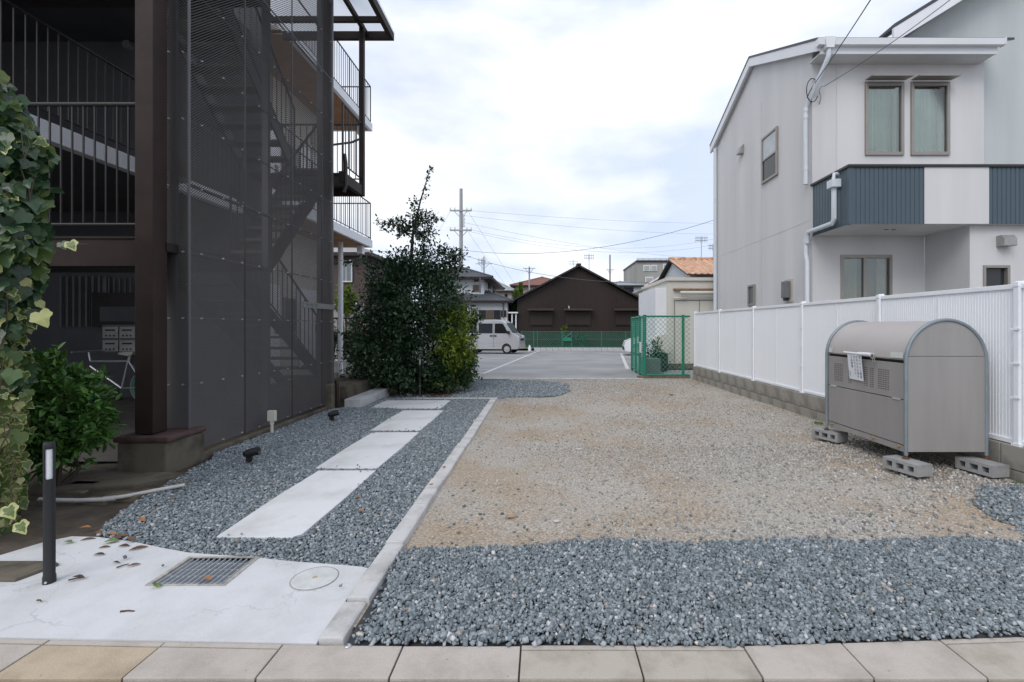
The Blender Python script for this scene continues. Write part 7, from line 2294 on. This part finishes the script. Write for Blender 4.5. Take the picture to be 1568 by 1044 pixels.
# bottle-cap survey nail and bottle on the lot edge
tag(MB().lathe((WX(533, 1.94), 1.937, .0), [(.013, 0), (.014, .004), (.010, .007), (0, .008)], 18).build('survey_nail', mat('chrome_nail', (0.6, 0.6, 0.6), rough=.25, metal=.8)), 'round metal survey nail on the pavement edge by the kerb', 'survey nail')
tag(MB().lathe((WX(811, 30.6), 30.6, lot_z(30.6)), [(.10, 0), (.10, .22), (.05, .3), (.04, .38)], 12).build('white_bottle', M_white, smooth=True), 'white bottle standing at the far edge of the lot', 'bottle')

# fallen leaves and twigs
M_dry = [mat('dry_leaf_brown', (0.17, 0.085, 0.04), rough=.8, var=.4, scale=30), mat('dry_leaf_dark', (0.075, 0.05, 0.035), rough=.8, var=.4, scale=30), mat('dry_leaf_orange', (0.34, 0.15, 0.06), rough=.8, var=.35, scale=30), mat('fallen_green_leaf', (0.13, 0.20, 0.05), rough=.6, var=.3, scale=30)]
def dry_leaf(px, py, s_, m_, ang, z=.024, lab=None, wd=.30):
    d = (EYE - z) * FPX / (py - CY)
    x = WX(px, d)
    if z < .03: z = .0215 - .017 * min(1, max(0, (2.36 - d) / .4))
    mb = MB()
    n_ = 6
    for k in range(n_ - 1):
        t0, t1 = k / (n_ - 1), (k + 1) / (n_ - 1)
        w0, w1 = wd * math.sin(math.pi * min(1, t0 * .9 + .05)), wd * math.sin(math.pi * min(1, t1 * .9 + .05))
        c0, c1 = .04 * math.sin(t0 * 3), .04 * math.sin(t1 * 3)
        for sgn in (-1, 1):
            q = [(0, t0 - .5, c0), (sgn * w0, t0 - .5, c0 + .12 * w0 / wd), (sgn * w1, t1 - .5, c1 + .12 * w1 / wd), (0, t1 - .5, c1)]
            rot = Matrix.Rotation(ang, 3, 'Z')
            mb.face([tuple(Vector((x, d, z)) + rot @ (Vector(v) * s_)) for v in q])
    o = mb.build('fallen_leaf', m_)
    return tag(o, lab, 'leaf')
for k, (px, py, s_) in enumerate(((160, 838, .05), (190, 836, .05), (212, 840, .055), (178, 862, .05), (205, 866, .045), (152, 849, .04), (135, 826, .06), (120, 885, .05))):
    tag(dry_leaf(px, py, s_ * random.uniform(1.0, 1.7), M_dry[k % 2], random.uniform(-1.9, -1.0), .022 if py < 860 else .02, 'small dry dark leaf fallen on the white concrete pad', random.uniform(.10, .2)), group='dark dry leaves on the pad')
for k, (px, py, s_) in enumerate(((215, 797, .07), (150, 815, .06), (185, 822, .07), (170, 818, .06), (262, 765, .05), (240, 776, .05), (130, 808, .06), (200, 826, .06))):
    tag(dry_leaf(px, py, s_, M_dry[0 if k % 3 else 2], random.uniform(0, 3), .035, 'curled brown leaf fallen on the gravel behind the concrete pad'), group='brown leaves on the gravel edge')
dry_leaf(170, 829, .07, M_dry[3], 1.9, .03, 'yellow green leaf fallen on the back edge of the pad')
dry_leaf(104, 830, .055, M_dry[3], 1.5, .03, 'green leaf fallen near the black bollard on the pad')
dry_leaf(240, 896, .05, M_dry[3], .8, .03, 'green leaf lying at the corner of the drain grate')
dry_leaf(317, 886, .05, M_dry[2], 1.2, .03, 'orange leaf lying on the drain grate')
for k, (px, py) in enumerate(((553, 782), (548, 760), (508, 642), (640, 668), (660, 742), (680, 715))):
    tag(dry_leaf(px, py, .05, M_dry[2], random.uniform(0, 3), .035, 'small orange leaf on the bluestone bed by the path'), group='orange leaves on the path gravel')
for (px, py, L_, a, lab) in ((116, 887, .055, .5, 'short brown twig near the black bollard'), (195, 934, .06, 0.05, 'short brown twig in the middle of the pad'), (60, 919, .03, -.3, 'tiny curled twig at the bollard foot'), (188, 757 + 110, .05, .9, 'dry twig on the back of the pad')):
    d = (EYE - .02) * FPX / (py - CY); x = WX(px, d)
    zt_ = .0235 - .017 * min(1, max(0, (2.36 - d) / .4))
    tag(MB().path([(x - L_ / 2 * math.cos(a), d - L_ / 2 * math.sin(a), zt_), (x, d + .004, zt_ + .001), (x + L_ / 2 * math.cos(a), d + L_ / 2 * math.sin(a), zt_)], .004, 6, r1=.0025).build('twig', M_dry[1]), lab, 'twig')
# loose stones worth noticing on the sand
for (px, py, s_, lab) in ((782, 792, .03, 'flat orange stone lying on the trodden sand'), (668, 893, .02, 'orange stone lying on the front gravel'), (886, 690, .03, 'pale flat stone in the middle of the yard'), (852, 800, .02, 'small white stone on the sand near the front gravel')):
    d = GD(py); x = WX(px, d); z = float(ground_z(x, d))
    mb = MB()
    pts = [(x + s_ * random.uniform(.8, 1.2) * math.cos(a), d + s_ * .6 * random.uniform(.8, 1.2) * math.sin(a), z + .008) for a in np.linspace(0, 5.6, 8)]
    o = mb.prism(pts, (0, 0, .012)).build('loose_stone', mat('orange_stone', (0.42, 0.24, 0.13), var=.2, scale=30) if 'orange' in lab else mat('white_stone', (0.55, 0.53, 0.50), var=.15, scale=30), bevel=.004)
    tag(o, lab, 'stone')

# labels of the loose ground cover
GL = {}
for o in list(bpy.data.objects):
    if o.parent is None and o.get('kind') == 'stuff' and 'label' not in o:
        if o.name.startswith('gravel') or o.name.startswith('stray'):
            c = o.name.startswith('stray')
            o['label'] = {'gravel': 'blue grey crushed stone strip along the pavement', 'gravel.001': 'small drift of blue grey stone by the wall', 'gravel.002': 'blue grey crushed stone around the stepping slabs', 'gravel.003': 'patch of grey gravel before the parking lot', 'gravel.004': 'tan grit spread over the trodden yard', 'stray_stones': 'stray grey stones on the sand', 'stray_stones.001': 'stray grey stones on the path slabs'}.get(o.name, 'loose stones on the ground')
            o['category'] = 'gravel'
